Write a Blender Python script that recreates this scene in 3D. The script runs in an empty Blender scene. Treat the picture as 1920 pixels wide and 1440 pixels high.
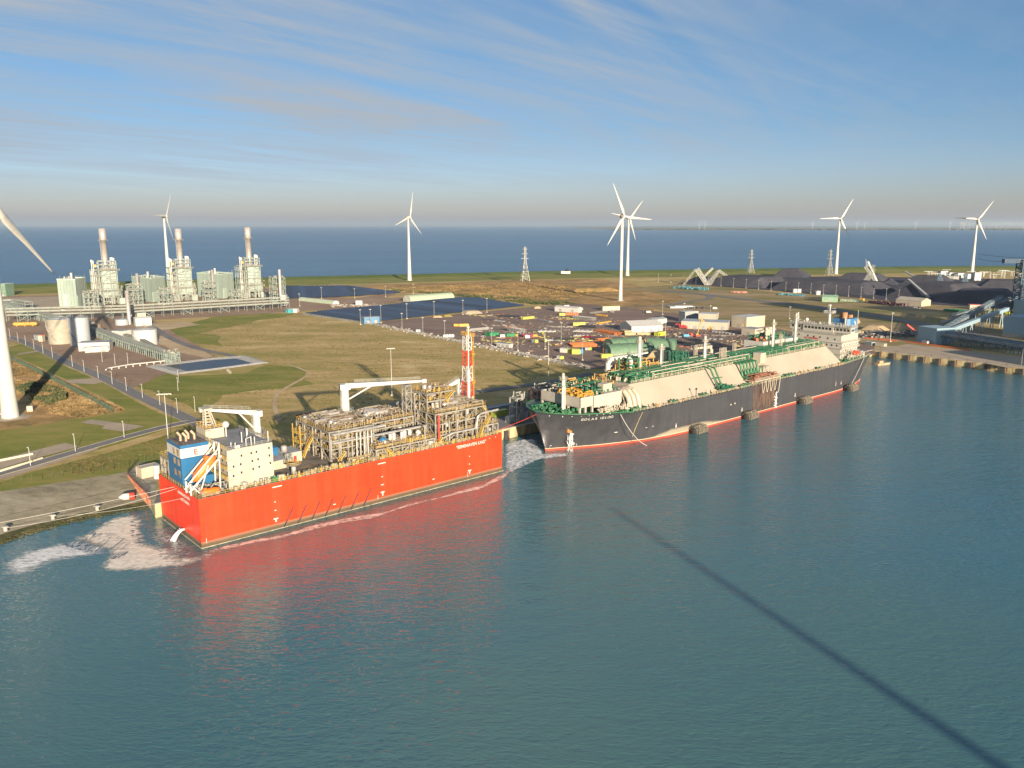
import bpy, math, random
from math import sin, cos, radians as R, pi, sqrt
from mathutils import Vector, Matrix, noise as mnoise
rnd = random.Random(7)
sc = bpy.context.scene
col = sc.collection

# ---------------------------------------------------------------- camera, sky, sun, exposure
F, HY, CH = 1530.0, 421.0, 96.0            # focal length in photo pixels, horizon row, camera height
TH = math.atan((720 - HY) / F)
cam = bpy.data.objects.new('camera', bpy.data.cameras.new('camera'))
col.objects.link(cam)
cam.location = (0, 0, CH)
cam.rotation_euler = (pi/2 - TH, 0, 0)
cam.data.sensor_width = 36.0
cam.data.lens = 36.0 * F / 1920.0
cam.data.clip_start = 1.0
cam.data.clip_end = 200000.0
sc.camera = cam

SUN_EL, SUN_AZ = R(12.2), R(21.5)          # shadows run 21.5 deg left of straight ahead
sun_dir = Vector((sin(SUN_AZ)*cos(SUN_EL), -cos(SUN_AZ)*cos(SUN_EL), sin(SUN_EL)))
sl = bpy.data.lights.new('sun', 'SUN')
sl.energy = 4.0
sl.angle = R(0.5)
sl.color = (1.0, 0.83, 0.62)
so = bpy.data.objects.new('sun', sl)
col.objects.link(so)
so.rotation_euler = sun_dir.to_track_quat('Z', 'Y').to_euler()

world = bpy.data.worlds.new('World')
sc.world = world
world.use_nodes = True

def nd(nt, typ, **kw):
    n = nt.nodes.new(typ)
    for k, v in kw.items():
        setattr(n, k, v)
    return n

def mathn(nt, op, a, b=None, clamp=False):
    n = nd(nt, 'ShaderNodeMath', operation=op, use_clamp=clamp)
    for i, x in enumerate((a, b)):
        if x is None:
            continue
        if hasattr(x, 'links'):
            nt.links.new(x, n.inputs[i])
        else:
            n.inputs[i].default_value = x
    return n.outputs[0]

def ramp(nt, fac, stops):
    n = nd(nt, 'ShaderNodeValToRGB')
    e = n.color_ramp.elements
    while len(e) < len(stops):
        e.new(0.5)
    for i, (p, c) in enumerate(stops):
        e[i].position = p
        e[i].color = c if len(c) == 4 else (*c, 1)
    nt.links.new(fac, n.inputs[0])
    return n.outputs[0]

def mixc(nt, fac, a, b, mode='MIX'):
    n = nd(nt, 'ShaderNodeMix', data_type='RGBA', blend_type=mode)
    for s, x in ((n.inputs['Factor'], fac), (n.inputs[6], a), (n.inputs[7], b)):
        if hasattr(x, 'links'):
            nt.links.new(x, s)
        elif isinstance(x, (tuple, list)):
            s.default_value = (*x[:3], 1)
        else:
            s.default_value = x
    return n.outputs[2]

def build_world():
    nt = world.node_tree
    nt.nodes.clear()
    out = nd(nt, 'ShaderNodeOutputWorld')
    bg = nd(nt, 'ShaderNodeBackground')
    sky = nd(nt, 'ShaderNodeTexSky', sky_type='NISHITA')
    sky.sun_disc = False
    sky.sun_elevation = SUN_EL
    sky.sun_rotation = math.atan2(sun_dir.x, sun_dir.y)
    sky.altitude = 0
    sky.air_density = 1.0
    sky.dust_density = 0.6
    sky.ozone_density = 3.0
    tc = nd(nt, 'ShaderNodeTexCoord')
    sep = nd(nt, 'ShaderNodeSeparateXYZ')
    nt.links.new(tc.outputs['Generated'], sep.inputs[0])
    X, Y, Z = sep.outputs
    # richer blue towards the zenith, calm grey-blue band near the horizon
    zc = mathn(nt, 'MAXIMUM', Z, 0.0)
    tint = ramp(nt, zc, [(0.0, (0.86, 0.80, 1.04)), (0.02, (0.84, 0.80, 1.02)), (0.06, (0.76, 0.80, 1.06)), (0.11, (0.60, 0.72, 0.92)), (0.20, (0.48, 0.70, 0.86)), (0.45, (0.34, 0.62, 0.84))])
    c = mixc(nt, 1.0, sky.outputs[0], tint, 'MULTIPLY')
    # cirrus: noise on a flat layer high above, stretched along the wind
    zs = mathn(nt, 'ADD', mathn(nt, 'MAXIMUM', Z, 0.0), 0.035)
    u = mathn(nt, 'DIVIDE', X, zs)
    v = mathn(nt, 'DIVIDE', Y, zs)
    cmb = nd(nt, 'ShaderNodeCombineXYZ')
    nt.links.new(u, cmb.inputs[0]); nt.links.new(v, cmb.inputs[1])
    def layer(rot, sx, sy, scale, det, seed, dist=0.6):
        mp = nd(nt, 'ShaderNodeMapping', vector_type='TEXTURE')
        mp.inputs['Location'].default_value = (seed, seed * 0.7, 0)
        mp.inputs['Rotation'].default_value = (0, 0, rot)
        mp.inputs['Scale'].default_value = (1/sx, 1/sy, 1)
        nt.links.new(cmb.outputs[0], mp.inputs[0])
        n = nd(nt, 'ShaderNodeTexNoise')
        n.inputs['Scale'].default_value = scale
        n.inputs['Detail'].default_value = det
        n.inputs['Roughness'].default_value = 0.6
        n.inputs['Distortion'].default_value = dist
        nt.links.new(mp.outputs[0], n.inputs['Vector'])
        return n.outputs[0]
    a = layer(R(62), 0.30, 1.1, 0.75, 9, 3.1, 1.1)
    b = layer(R(44), 0.22, 1.8, 1.2, 8, 9.4, 1.3)
    big = layer(R(55), 0.5, 0.8, 0.36, 3, 5.7, 0.4)
    aa = ramp(nt, a, [(0.40, (0, 0, 0)), (0.60, (1, 1, 1))])
    bb = ramp(nt, b, [(0.44, (0, 0, 0)), (0.60, (1, 1, 1))])
    gg = ramp(nt, big, [(0.30, (0, 0, 0)), (0.55, (1, 1, 1))])
    s1 = mathn(nt, 'ADD', mathn(nt, 'MULTIPLY', aa, 0.8), mathn(nt, 'MULTIPLY', bb, 0.5))
    # the veil is thicker over the left of the view
    lf = ramp(nt, mathn(nt, 'ADD', mathn(nt, 'MULTIPLY', X, -0.9), 0.5), [(0.0, (0.25,)*3), (0.25, (0.5,)*3), (0.55, (0.9,)*3), (0.9, (1.0,)*3)])
    d = mathn(nt, 'MULTIPLY', mathn(nt, 'MULTIPLY', s1, lf), mathn(nt, 'ADD', mathn(nt, 'MULTIPLY', gg, 0.75), 0.25))
    veil = mathn(nt, 'MULTIPLY', lf, 0.24)
    d = mathn(nt, 'ADD', d, veil)
    hz = ramp(nt, zc, [(0.0, (0.0,)*3), (0.03, (0.25,)*3), (0.12, (1.0,)*3)])
    d = mathn(nt, 'MULTIPLY', mathn(nt, 'MULTIPLY', d, hz), 0.85, clamp=True)
    c = mixc(nt, d, c, CLOUD_COL)
    # brownish-grey inversion haze sitting on the horizon
    hb = ramp(nt, zc, [(0.0, (0.6,)*3), (0.006, (0.55,)*3), (0.014, (0.15,)*3), (0.035, (0.04,)*3), (0.06, (0.0,)*3)])
    c = mixc(nt, hb, c, HORIZ_COL)
    nt.links.new(c, bg.inputs[0])
    bg.inputs[1].default_value = SKY_STR
    nt.links.new(bg.outputs[0], out.inputs[0])

SKY_STR = 0.052
CLOUD_COL = (3.0, 3.4, 3.9)
HORIZ_COL = (2.9, 2.7, 3.15)
build_world()
sc.view_settings.view_transform = 'Standard'
sc.view_settings.look = 'None'
sc.view_settings.exposure = 1.45
sc.view_settings.gamma = 1.0
sc.render.engine = 'CYCLES'
sc.cycles.max_bounces = 6
sc.cycles.volume_bounces = 0

# ---------------------------------------------------------------- where a photo pixel meets a level plane in the world
GZ = 4.6                                    # level of the land and the quays above the water
def W(px, py, z=GZ):
    x = (px - 960) / F; y = (720 - py) / F
    d = Vector((x, cos(TH) + y*sin(TH), -sin(TH) + y*cos(TH)))
    t = (z - CH) / d.z
    return Vector((d.x*t, d.y*t, z))
def PJ(p):
    q = Vector(p) - Vector((0, 0, CH))
    k = q.y*cos(TH) - q.z*sin(TH)
    return 960 + F*q.x/k, 720 - F*(q.y*sin(TH) + q.z*cos(TH))/k
def HT(p, py):
    lo, hi = -20.0, 400.0
    for _ in range(50):
        m = (lo + hi)/2
        if PJ((p[0], p[1], m))[1] > py: lo = m
        else: hi = m
    return lo
BH = R(41.4)                                # heading of the berth
BA = Vector((-93.5, 232.0, 0))
BU = Vector((cos(BH), sin(BH), 0)); BV = Vector((-sin(BH), cos(BH), 0))
def B(t, s, z=GZ):
    p = BA + BU*t + BV*s
    return Vector((p.x, p.y, z))

# ---------------------------------------------------------------- materials
MATS = {}
def srgb(r, g, b):
    f = lambda c: (c/255/12.92) if c/255 <= 0.04045 else ((c/255+0.055)/1.055)**2.4
    return (f(r), f(g), f(b))
def mat(name, color, rough=0.6, metal=0.0, var=0.18, scale=0.4, bump=0.0, bscale=4.0, spec=0.5, streak=False):
    if name in MATS: return MATS[name]
    m = bpy.data.materials.new(name); m.use_nodes = True
    nt = m.node_tree; bs = nt.nodes['Principled BSDF']
    tc = nd(nt, 'ShaderNodeTexCoord')
    n = nd(nt, 'ShaderNodeTexNoise')
    n.inputs['Scale'].default_value = scale; n.inputs['Detail'].default_value = 6
    src = tc.outputs['Object']
    if streak:
        mp = nd(nt, 'ShaderNodeMapping'); mp.inputs['Scale'].default_value = (1, 1, 0.12)
        nt.links.new(src, mp.inputs[0]); src = mp.outputs[0]
    nt.links.new(src, n.inputs['Vector'])
    lo = tuple(max(0, c*(1-var*1.6)) for c in color); hi = tuple(min(1, c*(1+var)) for c in color)
    c = ramp(nt, n.outputs[0], [(0.3, lo), (0.55, color), (0.75, hi)])
    nt.links.new(c, bs.inputs['Base Color'])
    bs.inputs['Roughness'].default_value = rough
    bs.inputs['Metallic'].default_value = metal
    bs.inputs['Specular IOR Level'].default_value = spec
    if bump:
        b = nd(nt, 'ShaderNodeBump'); n2 = nd(nt, 'ShaderNodeTexNoise')
        n2.inputs['Scale'].default_value = bscale; n2.inputs['Detail'].default_value = 4
        nt.links.new(tc.outputs['Object'], n2.inputs['Vector'])
        b.inputs['Strength'].default_value = bump; b.inputs['Distance'].default_value = 0.3
        nt.links.new(n2.outputs[0], b.inputs['Height'])
        nt.links.new(b.outputs[0], bs.inputs['Normal'])
    MATS[name] = m
    return m

def ground_mat(name, cols, scales=(0.012, 0.09, 0.9), rough=0.95, bump=0.4, stretch=(1, 1, 1), rot=0.0, gain=1.5):
    """patchy ground: three noises pick between the given colours"""
    m = bpy.data.materials.new(name); m.use_nodes = True
    nt = m.node_tree; bs = nt.nodes['Principled BSDF']
    tc = nd(nt, 'ShaderNodeTexCoord')
    mp = nd(nt, 'ShaderNodeMapping'); mp.inputs['Scale'].default_value = stretch; mp.inputs['Rotation'].default_value = (0, 0, rot)
    nt.links.new(tc.outputs['Object'], mp.inputs[0])
    ns = []
    for i, s in enumerate(scales):
        n = nd(nt, 'ShaderNodeTexNoise'); n.inputs['Scale'].default_value = s
        n.inputs['Detail'].default_value = 7; n.inputs['Roughness'].default_value = 0.62
        n.inputs['Distortion'].default_value = 0.4
        nt.links.new(mp.outputs[0], n.inputs['Vector']); ns.append(n.outputs[0])
    f = mathn(nt, 'ADD', mathn(nt, 'MULTIPLY', ns[0], 0.45), mathn(nt, 'ADD', mathn(nt, 'MULTIPLY', ns[1], 0.35), mathn(nt, 'MULTIPLY', ns[2], 0.20)))
    cols = [tuple(min(0.6, c*gain) for c in cc) for cc in cols]
    k = len(cols)
    c = ramp(nt, f, [(0.40 + 0.22*i/(k-1), cc) for i, cc in enumerate(cols)])
    nt.links.new(c, bs.inputs['Base Color'])
    bs.inputs['Roughness'].default_value = rough
    bs.inputs['Specular IOR Level'].default_value = 0.2
    b = nd(nt, 'ShaderNodeBump'); b.inputs['Strength'].default_value = bump; b.inputs['Distance'].default_value = 0.5
    nt.links.new(ns[2], b.inputs['Height']); nt.links.new(b.outputs[0], bs.inputs['Normal'])
    MATS[name] = m
    return m

# ---------------------------------------------------------------- mesh collector
class MB:
    def __init__(s): s.v = []; s.f = []; s.sm = []
    def add(s, vs, fs, smooth=False):
        o = len(s.v); s.v.extend([tuple(p) for p in vs])
        s.f.extend([tuple(o+i for i in f) for f in fs]); s.sm.extend([smooth]*len(fs)); return s
    def box(s, c, d, rz=0.0):
        cx, cy, cz = c; hx, hy, hz = d[0]/2, d[1]/2, d[2]/2
        ca, sa = cos(rz), sin(rz); vs = []
        for dz in (-hz, hz):
            for dx, dy in ((-hx, -hy), (hx, -hy), (hx, hy), (-hx, hy)):
                vs.append((cx + dx*ca - dy*sa, cy + dx*sa + dy*ca, cz + dz))
        return s.add(vs, [(0,3,2,1), (4,5,6,7), (0,1,5,4), (1,2,6,5), (2,3,7,6), (3,0,4,7)])
    def bx(s, x0, x1, y0, y1, z0, z1):
        return s.box(((x0+x1)/2, (y0+y1)/2, (z0+z1)/2), (abs(x1-x0), abs(y1-y0), abs(z1-z0)))
    def beam(s, p, q, w, h=None):
        p = Vector(p); q = Vector(q); d = q - p
        if d.length < 1e-5: return s
        d.normalize(); up = Vector((0, 0, 1)) if abs(d.z) < 0.95 else Vector((1, 0, 0))
        a = d.cross(up).normalized()*(w/2); b = a.cross(d).normalized()*((h or w)/2)
        vs = [p-a-b, p+a-b, p+a+b, p-a+b, q-a-b, q+a-b, q+a+b, q-a+b]
        return s.add(vs, [(0,3,2,1), (4,5,6,7), (0,1,5,4), (1,2,6,5), (2,3,7,6), (3,0,4,7)])
    def tube(s, p, q, r1, r2=None, n=10, cap=True):
        p = Vector(p); q = Vector(q); d = (q - p); r2 = r1 if r2 is None else r2
        if d.length < 1e-5: return s
        d.normalize(); up = Vector((0, 0, 1)) if abs(d.z) < 0.95 else Vector((1, 0, 0))
        a = d.cross(up).normalized(); b = a.cross(d).normalized()
        c1 = [p + (a*cos(2*pi*i/n) + b*sin(2*pi*i/n))*r1 for i in range(n)]
        c2 = [q + (a*cos(2*pi*i/n) + b*sin(2*pi*i/n))*r2 for i in range(n)]
        s.add(c1 + c2, [(i, n+i, n+(i+1) % n, (i+1) % n) for i in range(n)], True)
        if cap:
            s.add(c1, [tuple(range(n))]); s.add(c2, [tuple(range(n-1, -1, -1))])
        return s
    def cyl(s, x, y, z0, z1, r, r2=None, n=16): return s.tube((x, y, z0), (x, y, z1), r, r2, n)
    def lathe(s, c, prof, n=20, axis='z'):
        vs = []
        for (r, h) in prof:
            for i in range(n):
                a = 2*pi*i/n
                p = (r*cos(a), r*sin(a), h)
                if axis == 'y': p = (r*cos(a), h, -r*sin(a))
                if axis == 'x': p = (h, r*cos(a), r*sin(a))
                vs.append((c[0]+p[0], c[1]+p[1], c[2]+p[2]))
        fs = []
        for k in range(len(prof)-1):
            for i in range(n):
                fs.append((k*n+i, k*n+(i+1) % n, (k+1)*n+(i+1) % n, (k+1)*n+i))
        return s.add(vs, fs, True)
    def ball(s, c, r, n=12, sq=(1, 1, 1)):
        pr = [(max(1e-3, r*sin(pi*i/8)), -r*cos(pi*i/8)) for i in range(9)]
        o = len(s.v); s.lathe((0, 0, 0), pr, n)
        s.v[o:] = [(c[0]+x*sq[0], c[1]+y*sq[1], c[2]+z*sq[2]) for x, y, z in s.v[o:]]
        return s
    def prism(s, pts, z0, z1):
        n = len(pts)
        ar = sum(pts[i][0]*pts[(i+1) % n][1] - pts[(i+1) % n][0]*pts[i][1] for i in range(n))
        if ar < 0: pts = list(reversed(pts))
        vs = [(p[0], p[1], z0) for p in pts] + [(p[0], p[1], z1) for p in pts]
        return s.add(vs, [tuple(range(n-1, -1, -1)), tuple(range(n, 2*n))] + [(i, (i+1) % n, n+(i+1) % n, n+i) for i in range(n)])
    def truss(s, p, q, w, h, n, t=0.15, up=Vector((0, 0, 1))):
        """box lattice girder from p to q"""
        p = Vector(p); q = Vector(q); d = (q-p).normalized()
        if abs(d.dot(up)) > 0.95: up = Vector((1, 0, 0))
        a = d.cross(up).normalized()*(w/2); b = a.cross(d).normalized()*(h/2)
        cs = (-a-b, a-b, a+b, -a+b)
        for c in cs: s.beam(p+c, q+c, t)
        for i in range(n+1):
            m = p.lerp(q, i/n)
            for k in range(4):
                s.beam(m+cs[k], m+cs[(k+1) % 4], t*0.7)
                if i < n:
                    m2 = p.lerp(q, (i+1)/n)
                    if (i+k) % 2: s.beam(m+cs[k], m2+cs[(k+1) % 4], t*0.7)
                    else: s.beam(m+cs[(k+1) % 4], m2+cs[k], t*0.7)
        return s
    def rail(s, pts, h=1.1, t=0.07, step=2.0, closed=False):
        pts = [Vector(p) for p in pts]
        if closed: pts.append(pts[0])
        for a, b in zip(pts, pts[1:]):
            L = (b-a).length; n = max(1, int(L/step))
            for k in range(n+1):
                m = a.lerp(b, k/n); s.beam(m, m+Vector((0, 0, h)), t)
            for hh in (h, h*0.52): s.beam(a+Vector((0, 0, hh)), b+Vector((0, 0, hh)), t)
        return s
    def build(s, name, m=None, parent=None, label=None, loc=None):
        me = bpy.data.meshes.new(name)
        me.from_pydata(s.v, [], s.f)
        me.polygons.foreach_set('use_smooth', s.sm)
        if m is not None: me.materials.append(m)
        me.update()
        o = bpy.data.objects.new(name, me); col.objects.link(o)
        if parent is not None: o.parent = parent
        if loc is not None: o.location = loc
        if label: o['label'] = label
        return o

def thing(name, label, cat, loc=(0, 0, 0), rz=0.0, group=None):
    o = bpy.data.objects.new(name, None); col.objects.link(o)
    o.empty_display_size = 1; o.location = loc; o.rotation_euler = (0, 0, rz)
    o['label'] = label; o['category'] = cat
    if group: o['group'] = group
    return o
def tag(o, label, cat, group=None, kind=None, loc=None, rz=None):
    o['label'] = label; o['category'] = cat
    if group: o['group'] = group
    if kind: o['kind'] = kind
    if loc is not None: o.location = loc
    if rz is not None: o.rotation_euler = (0, 0, rz)
    return o
def struct(name, mb, m):
    o = mb.build(name, m); o['kind'] = 'structure'; return o
def dup(root, loc, rz=0.0, label=None):
    def cp(o, par):
        c = o.copy(); col.objects.link(c)
        if par is not None: c.parent = par
        for ch in [x for x in KIDS.get(o.name, ())]: cp(ch, c)
        return c
    r = cp(root, None); r.location = loc; r.rotation_euler = (0, 0, rz)
    if label: r['label'] = label
    return r
KIDS = {}
def note_kids(root):
    """remember a thing's tree once, so copies need no search"""
    for o in list(col.objects):
        if o.parent is not None:
            q = o
            while q.parent is not None: q = q.parent
            if q == root:
                KIDS.setdefault(o.parent.name, [])
                if o not in KIDS[o.parent.name]: KIDS[o.parent.name].append(o)
def text(body, size, name, m, parent, loc, rot, ext=0.02, align='CENTER', bold=0.0):
    cu = bpy.data.curves.new(name, 'FONT'); cu.body = body; cu.size = size; cu.extrude = ext
    cu.align_x = align; cu.offset = bold
    o = bpy.data.objects.new('tmp_text', cu); col.objects.link(o)
    bpy.context.view_layer.update()
    me = bpy.data.meshes.new_from_object(o.evaluated_get(bpy.context.evaluated_depsgraph_get()))
    col.objects.unlink(o); bpy.data.objects.remove(o)
    me.name = name; me.materials.clear(); me.materials.append(m)
    t = bpy.data.objects.new(name, me); col.objects.link(t)
    if parent is not None: t.parent = parent
    t.location = loc; t.rotation_euler = rot
    return t
ORD = ['first','second','third','fourth','fifth','sixth','seventh','eighth','ninth','tenth','eleventh','twelfth','thirteenth','fourteenth','fifteenth','sixteenth','seventeenth','eighteenth','nineteenth','twentieth']
ORD += ['twenty-'+x for x in ORD[:9]] + ['thirtieth'] + ['thirty-'+x for x in ORD[:9]] + ['fortieth'] + ['forty-'+x for x in ORD[:9]] + ['fiftieth']+ ['fifty-'+x for x in ORD[:9]] + ['sixtieth'] + ['sixty-'+x for x in ORD[:9]] + ['seventieth'] + ['seventy-'+x for x in ORD[:9]] + ['eightieth']

white = mat('white_paint', (0.50, 0.49, 0.455), 0.45, var=0.06)
cream = mat('cream_paint', (0.43, 0.385, 0.30), 0.5, var=0.08, scale=0.15, streak=True)
steel = mat('galvanised_steel', (0.36, 0.36, 0.33), 0.5, 0.2, var=0.2)
pale_steel = mat('pale_green_steel', (0.50, 0.60, 0.53), 0.5, 0.0, var=0.15)
dark = mat('dark_steel', (0.045, 0.045, 0.05), 0.6)
glass = mat('dark_glass', (0.02, 0.025, 0.03), 0.15, spec=0.6)
yellow = mat('yellow_paint', (0.58, 0.33, 0.05), 0.5)
yrail = mat('yellow_rail_paint', (0.46, 0.31, 0.07), 0.55)
redp = mat('red_paint', (0.62, 0.05, 0.03), 0.5)
orange = mat('orange_paint', (0.80, 0.16, 0.02), 0.45, var=0.08)
lime = mat('lime_paint', (0.40, 0.44, 0.06), 0.5)
green = mat('green_paint', (0.03, 0.20, 0.08), 0.5)
dgreen = mat('deck_green', (0.045, 0.13, 0.075), 0.6)
bluep = mat('blue_paint', (0.02, 0.125, 0.27), 0.4, var=0.08)
concrete = mat('concrete', (0.36, 0.32, 0.24), 0.9, var=0.3, scale=0.5, bump=0.3)
silver = mat('silver_cladding', (0.45, 0.42, 0.385), 0.4, 0.35, var=0.12, scale=0.3)
rust = mat('rusty_steel', (0.28, 0.10, 0.05), 0.8, var=0.35)
greyp = mat('grey_paint', (0.30, 0.31, 0.31), 0.6)
tanp = mat('tan_board', (0.45, 0.36, 0.2), 0.8)
# ================================================================ water, land, roads
def water_mat():
    m = bpy.data.materials.new('water'); m.use_nodes = True
    nt = m.node_tree; bs = nt.nodes['Principled BSDF']
    tc = nd(nt, 'ShaderNodeTexCoord'); P = tc.outputs['Object']
    sep = nd(nt, 'ShaderNodeSeparateXYZ'); nt.links.new(P, sep.inputs[0])
    n0 = nd(nt, 'ShaderNodeTexNoise'); n0.inputs['Scale'].default_value = 0.006; n0.inputs['Detail'].default_value = 3
    nt.links.new(P, n0.inputs['Vector'])
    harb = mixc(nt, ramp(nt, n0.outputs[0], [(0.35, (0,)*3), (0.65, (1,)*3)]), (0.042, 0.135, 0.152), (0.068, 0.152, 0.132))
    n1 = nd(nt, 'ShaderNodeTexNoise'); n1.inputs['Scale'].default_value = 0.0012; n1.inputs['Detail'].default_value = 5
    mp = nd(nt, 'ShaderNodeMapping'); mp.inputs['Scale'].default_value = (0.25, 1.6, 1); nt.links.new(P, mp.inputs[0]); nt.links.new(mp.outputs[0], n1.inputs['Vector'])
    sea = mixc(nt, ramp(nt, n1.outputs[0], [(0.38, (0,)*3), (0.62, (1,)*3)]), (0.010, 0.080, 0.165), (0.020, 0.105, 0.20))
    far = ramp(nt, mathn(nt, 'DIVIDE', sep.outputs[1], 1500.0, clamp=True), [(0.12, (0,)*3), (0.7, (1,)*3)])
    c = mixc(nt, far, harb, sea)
    nt.links.new(c, bs.inputs['Base Color'])
    nt.links.new(mathn(nt, 'ADD', mathn(nt, 'MULTIPLY', far, 0.20), 0.07), bs.inputs['Roughness'])
    bs.inputs['IOR'].default_value = 1.8
    def wave(scale, rot, sy, det, dist=0.3):
        mp = nd(nt, 'ShaderNodeMapping'); mp.inputs['Rotation'].default_value = (0, 0, rot); mp.inputs['Scale'].default_value = (1, sy, 1)
        nt.links.new(P, mp.inputs[0])
        n = nd(nt, 'ShaderNodeTexNoise'); n.inputs['Scale'].default_value = scale; n.inputs['Detail'].default_value = det
        n.inputs['Roughness'].default_value = 0.55; n.inputs['Distortion'].default_value = dist
        nt.links.new(mp.outputs[0], n.inputs['Vector'])
        return n.outputs[0]
    a = wave(0.36, R(18), 2.6, 2.5)
    b = wave(0.11, R(-10), 2.2, 2)
    d = wave(1.3, R(30), 1.7, 2)
    rid = mathn(nt, 'SUBTRACT', 1.0, mathn(nt, 'ABSOLUTE', mathn(nt, 'MULTIPLY', mathn(nt, 'SUBTRACT', wave(0.30, R(-14), 2.8, 1.5, .8), 0.5), 3.2)))
    a = mathn(nt, 'ADD', a, mathn(nt, 'MULTIPLY', rid, 0.42))
    h = mathn(nt, 'ADD', mathn(nt, 'MULTIPLY', a, 0.55), mathn(nt, 'ADD', mathn(nt, 'MULTIPLY', b, 0.9), mathn(nt, 'MULTIPLY', d, 0.10)))
    lane = nd(nt, 'ShaderNodeTexNoise'); lane.inputs['Scale'].default_value = 0.012; lane.inputs['Detail'].default_value = 3; nt.links.new(mp.outputs[0], lane.inputs['Vector'])
    bp = nd(nt, 'ShaderNodeBump'); nt.links.new(ramp(nt, lane.outputs[0], [(.35, (.62,)*3), (.65, (1,)*3)]), bp.inputs['Strength']); nt.links.new(mathn(nt, 'ADD', mathn(nt, 'MULTIPLY', far, 2.2), WAVE_H), bp.inputs['Distance'])
    nt.links.new(h, bp.inputs['Height']); nt.links.new(bp.outputs[0], bs.inputs['Normal'])
    return m
WAVE_H = 0.29
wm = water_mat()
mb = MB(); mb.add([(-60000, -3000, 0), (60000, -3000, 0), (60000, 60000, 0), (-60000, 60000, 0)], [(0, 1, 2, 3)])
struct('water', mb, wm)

def lerp2(a, b, n):
    return [Vector(a).lerp(Vector(b), i/n) for i in range(n)]
G_DRY = (0.175, 0.125, 0.055); G_GRN = (0.085, 0.105, 0.026); G_OLV = (0.135, 0.115, 0.042); G_SAND = (0.30, 0.225, 0.13)
field = ground_mat('dry_grass', [(0.120, 0.108, 0.030), (0.155, 0.122, 0.042), (0.19, 0.137, 0.055), (0.23, 0.165, 0.075), (0.31, 0.235, 0.13)], (0.010, 0.05, 0.5), stretch=(1, 2.6, 1), rot=R(12), gain=2.3, bump=.8)
lawn = ground_mat('green_grass', [(0.095, 0.115, 0.02), (0.125, 0.135, 0.026), (0.17, 0.155, 0.038), (0.20, 0.165, 0.055)], (0.02, 0.07, 1.2), stretch=(1, 2.4, 1), rot=R(15))
reedm = ground_mat('reed_ground', [(0.10, 0.085, 0.03), (0.20, 0.13, 0.05), (0.30, 0.18, 0.075), (0.36, 0.24, 0.12)], (0.02, 0.12, 1.0), bump=1.0)
gravel = ground_mat('plant_gravel', [(0.16, 0.105, 0.07), (0.21, 0.145, 0.10), (0.24, 0.175, 0.125)], (0.02, 0.2, 2.0))
yardm = ground_mat('yard_gravel', [(0.125, 0.088, 0.070), (0.155, 0.11, 0.088), (0.185, 0.14, 0.115)], (0.008, 0.06, 1.0), stretch=(1, 2.5, 1), rot=R(-25))
asph = ground_mat('asphalt', [(0.105, 0.10, 0.098), (0.13, 0.125, 0.12), (0.15, 0.14, 0.135)], (0.03, 0.3, 3.0), rough=0.85, bump=0.1)
sand = ground_mat('bare_sand', [(0.26, 0.19, 0.11), (0.33, 0.25, 0.15), (0.38, 0.29, 0.19)], (0.02, 0.15, 1.0))
paving = ground_mat('old_paving', [(0.22, 0.18, 0.135), (0.27, 0.22, 0.16), (0.31, 0.25, 0.19)], (0.03, 0.3, 2.0))
dike = ground_mat('dike_grass', [(0.055, 0.085, 0.016), (0.075, 0.10, 0.02), (0.10, 0.115, 0.03)], (0.01, 0.05, 0.3))
wasteland = ground_mat('waste_ground', [(0.10, 0.11, 0.03), (0.16, 0.13, 0.05), (0.23, 0.165, 0.09), (0.28, 0.20, 0.12)], (0.006, 0.03, 0.2), stretch=(1, 3.5, 1), rot=R(-20))
coalm = ground_mat('coal', [(0.030, 0.030, 0.038), (0.042, 0.042, 0.052), (0.06, 0.058, 0.066)], (0.02, 0.15, 1.0), bump=0.8)
bankm = ground_mat('asphalt_revetment', [(0.10, 0.09, 0.065), (0.15, 0.135, 0.095), (0.19, 0.17, 0.125), (0.235, 0.215, 0.17)], (0.03, 0.16, 1.0), stretch=(1, 2, 1), rot=R(-20), bump=0.2)
weed = ground_mat('weedy_stone', [(0.03, 0.035, 0.015), (0.06, 0.06, 0.025), (0.15, 0.12, 0.06)], (0.1, 0.6, 3.0), bump=1.0)
kerb = mat('kerb_stone', (0.30, 0.27, 0.22), 0.85)

bank_top = [W(0, 922), W(80, 910), W(150, 897), W(215, 889), W(243, 884)]
bank_toe = [W(0, 1020, -0.4), W(60, 1000, -0.4), W(120, 983, -0.4), W(200, 967, -0.4), W(284, 951, -0.4)]
bl = (bank_top[0]-bank_top[2]).normalized()
bank_top = [bank_top[0] + bl*500] + bank_top
bank_toe = [bank_toe[0] + bl*500] + bank_toe
RQ1 = B(513, 36.7); RQ2 = W(1920, 690)
rq = (RQ2-RQ1).normalized(); RQ3 = RQ1 + rq*420
coast = [Vector((-2600, 150, 0)), Vector((-1500, 870, 0)), W(30, 541, 0), W(540, 526, 0), W(1000, 515, 0), W(1250, 512, 0), W(1700, 505, 0), W(1919, 504, 0), Vector((2300, 1900, 0))]
land = [bank_top[0] + Vector((-900, -500, 0))] + bank_top + [W(281, 931), B(-1.5, 36.7), RQ1, RQ3, RQ3 + Vector((900, -250, 0)), Vector((2600, 400, 0))] + list(reversed(coast))
mb = MB(); land = [(p.x, p.y) for p in land]
mb.prism(land, -2.0, GZ)
struct('land', mb, field)

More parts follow.
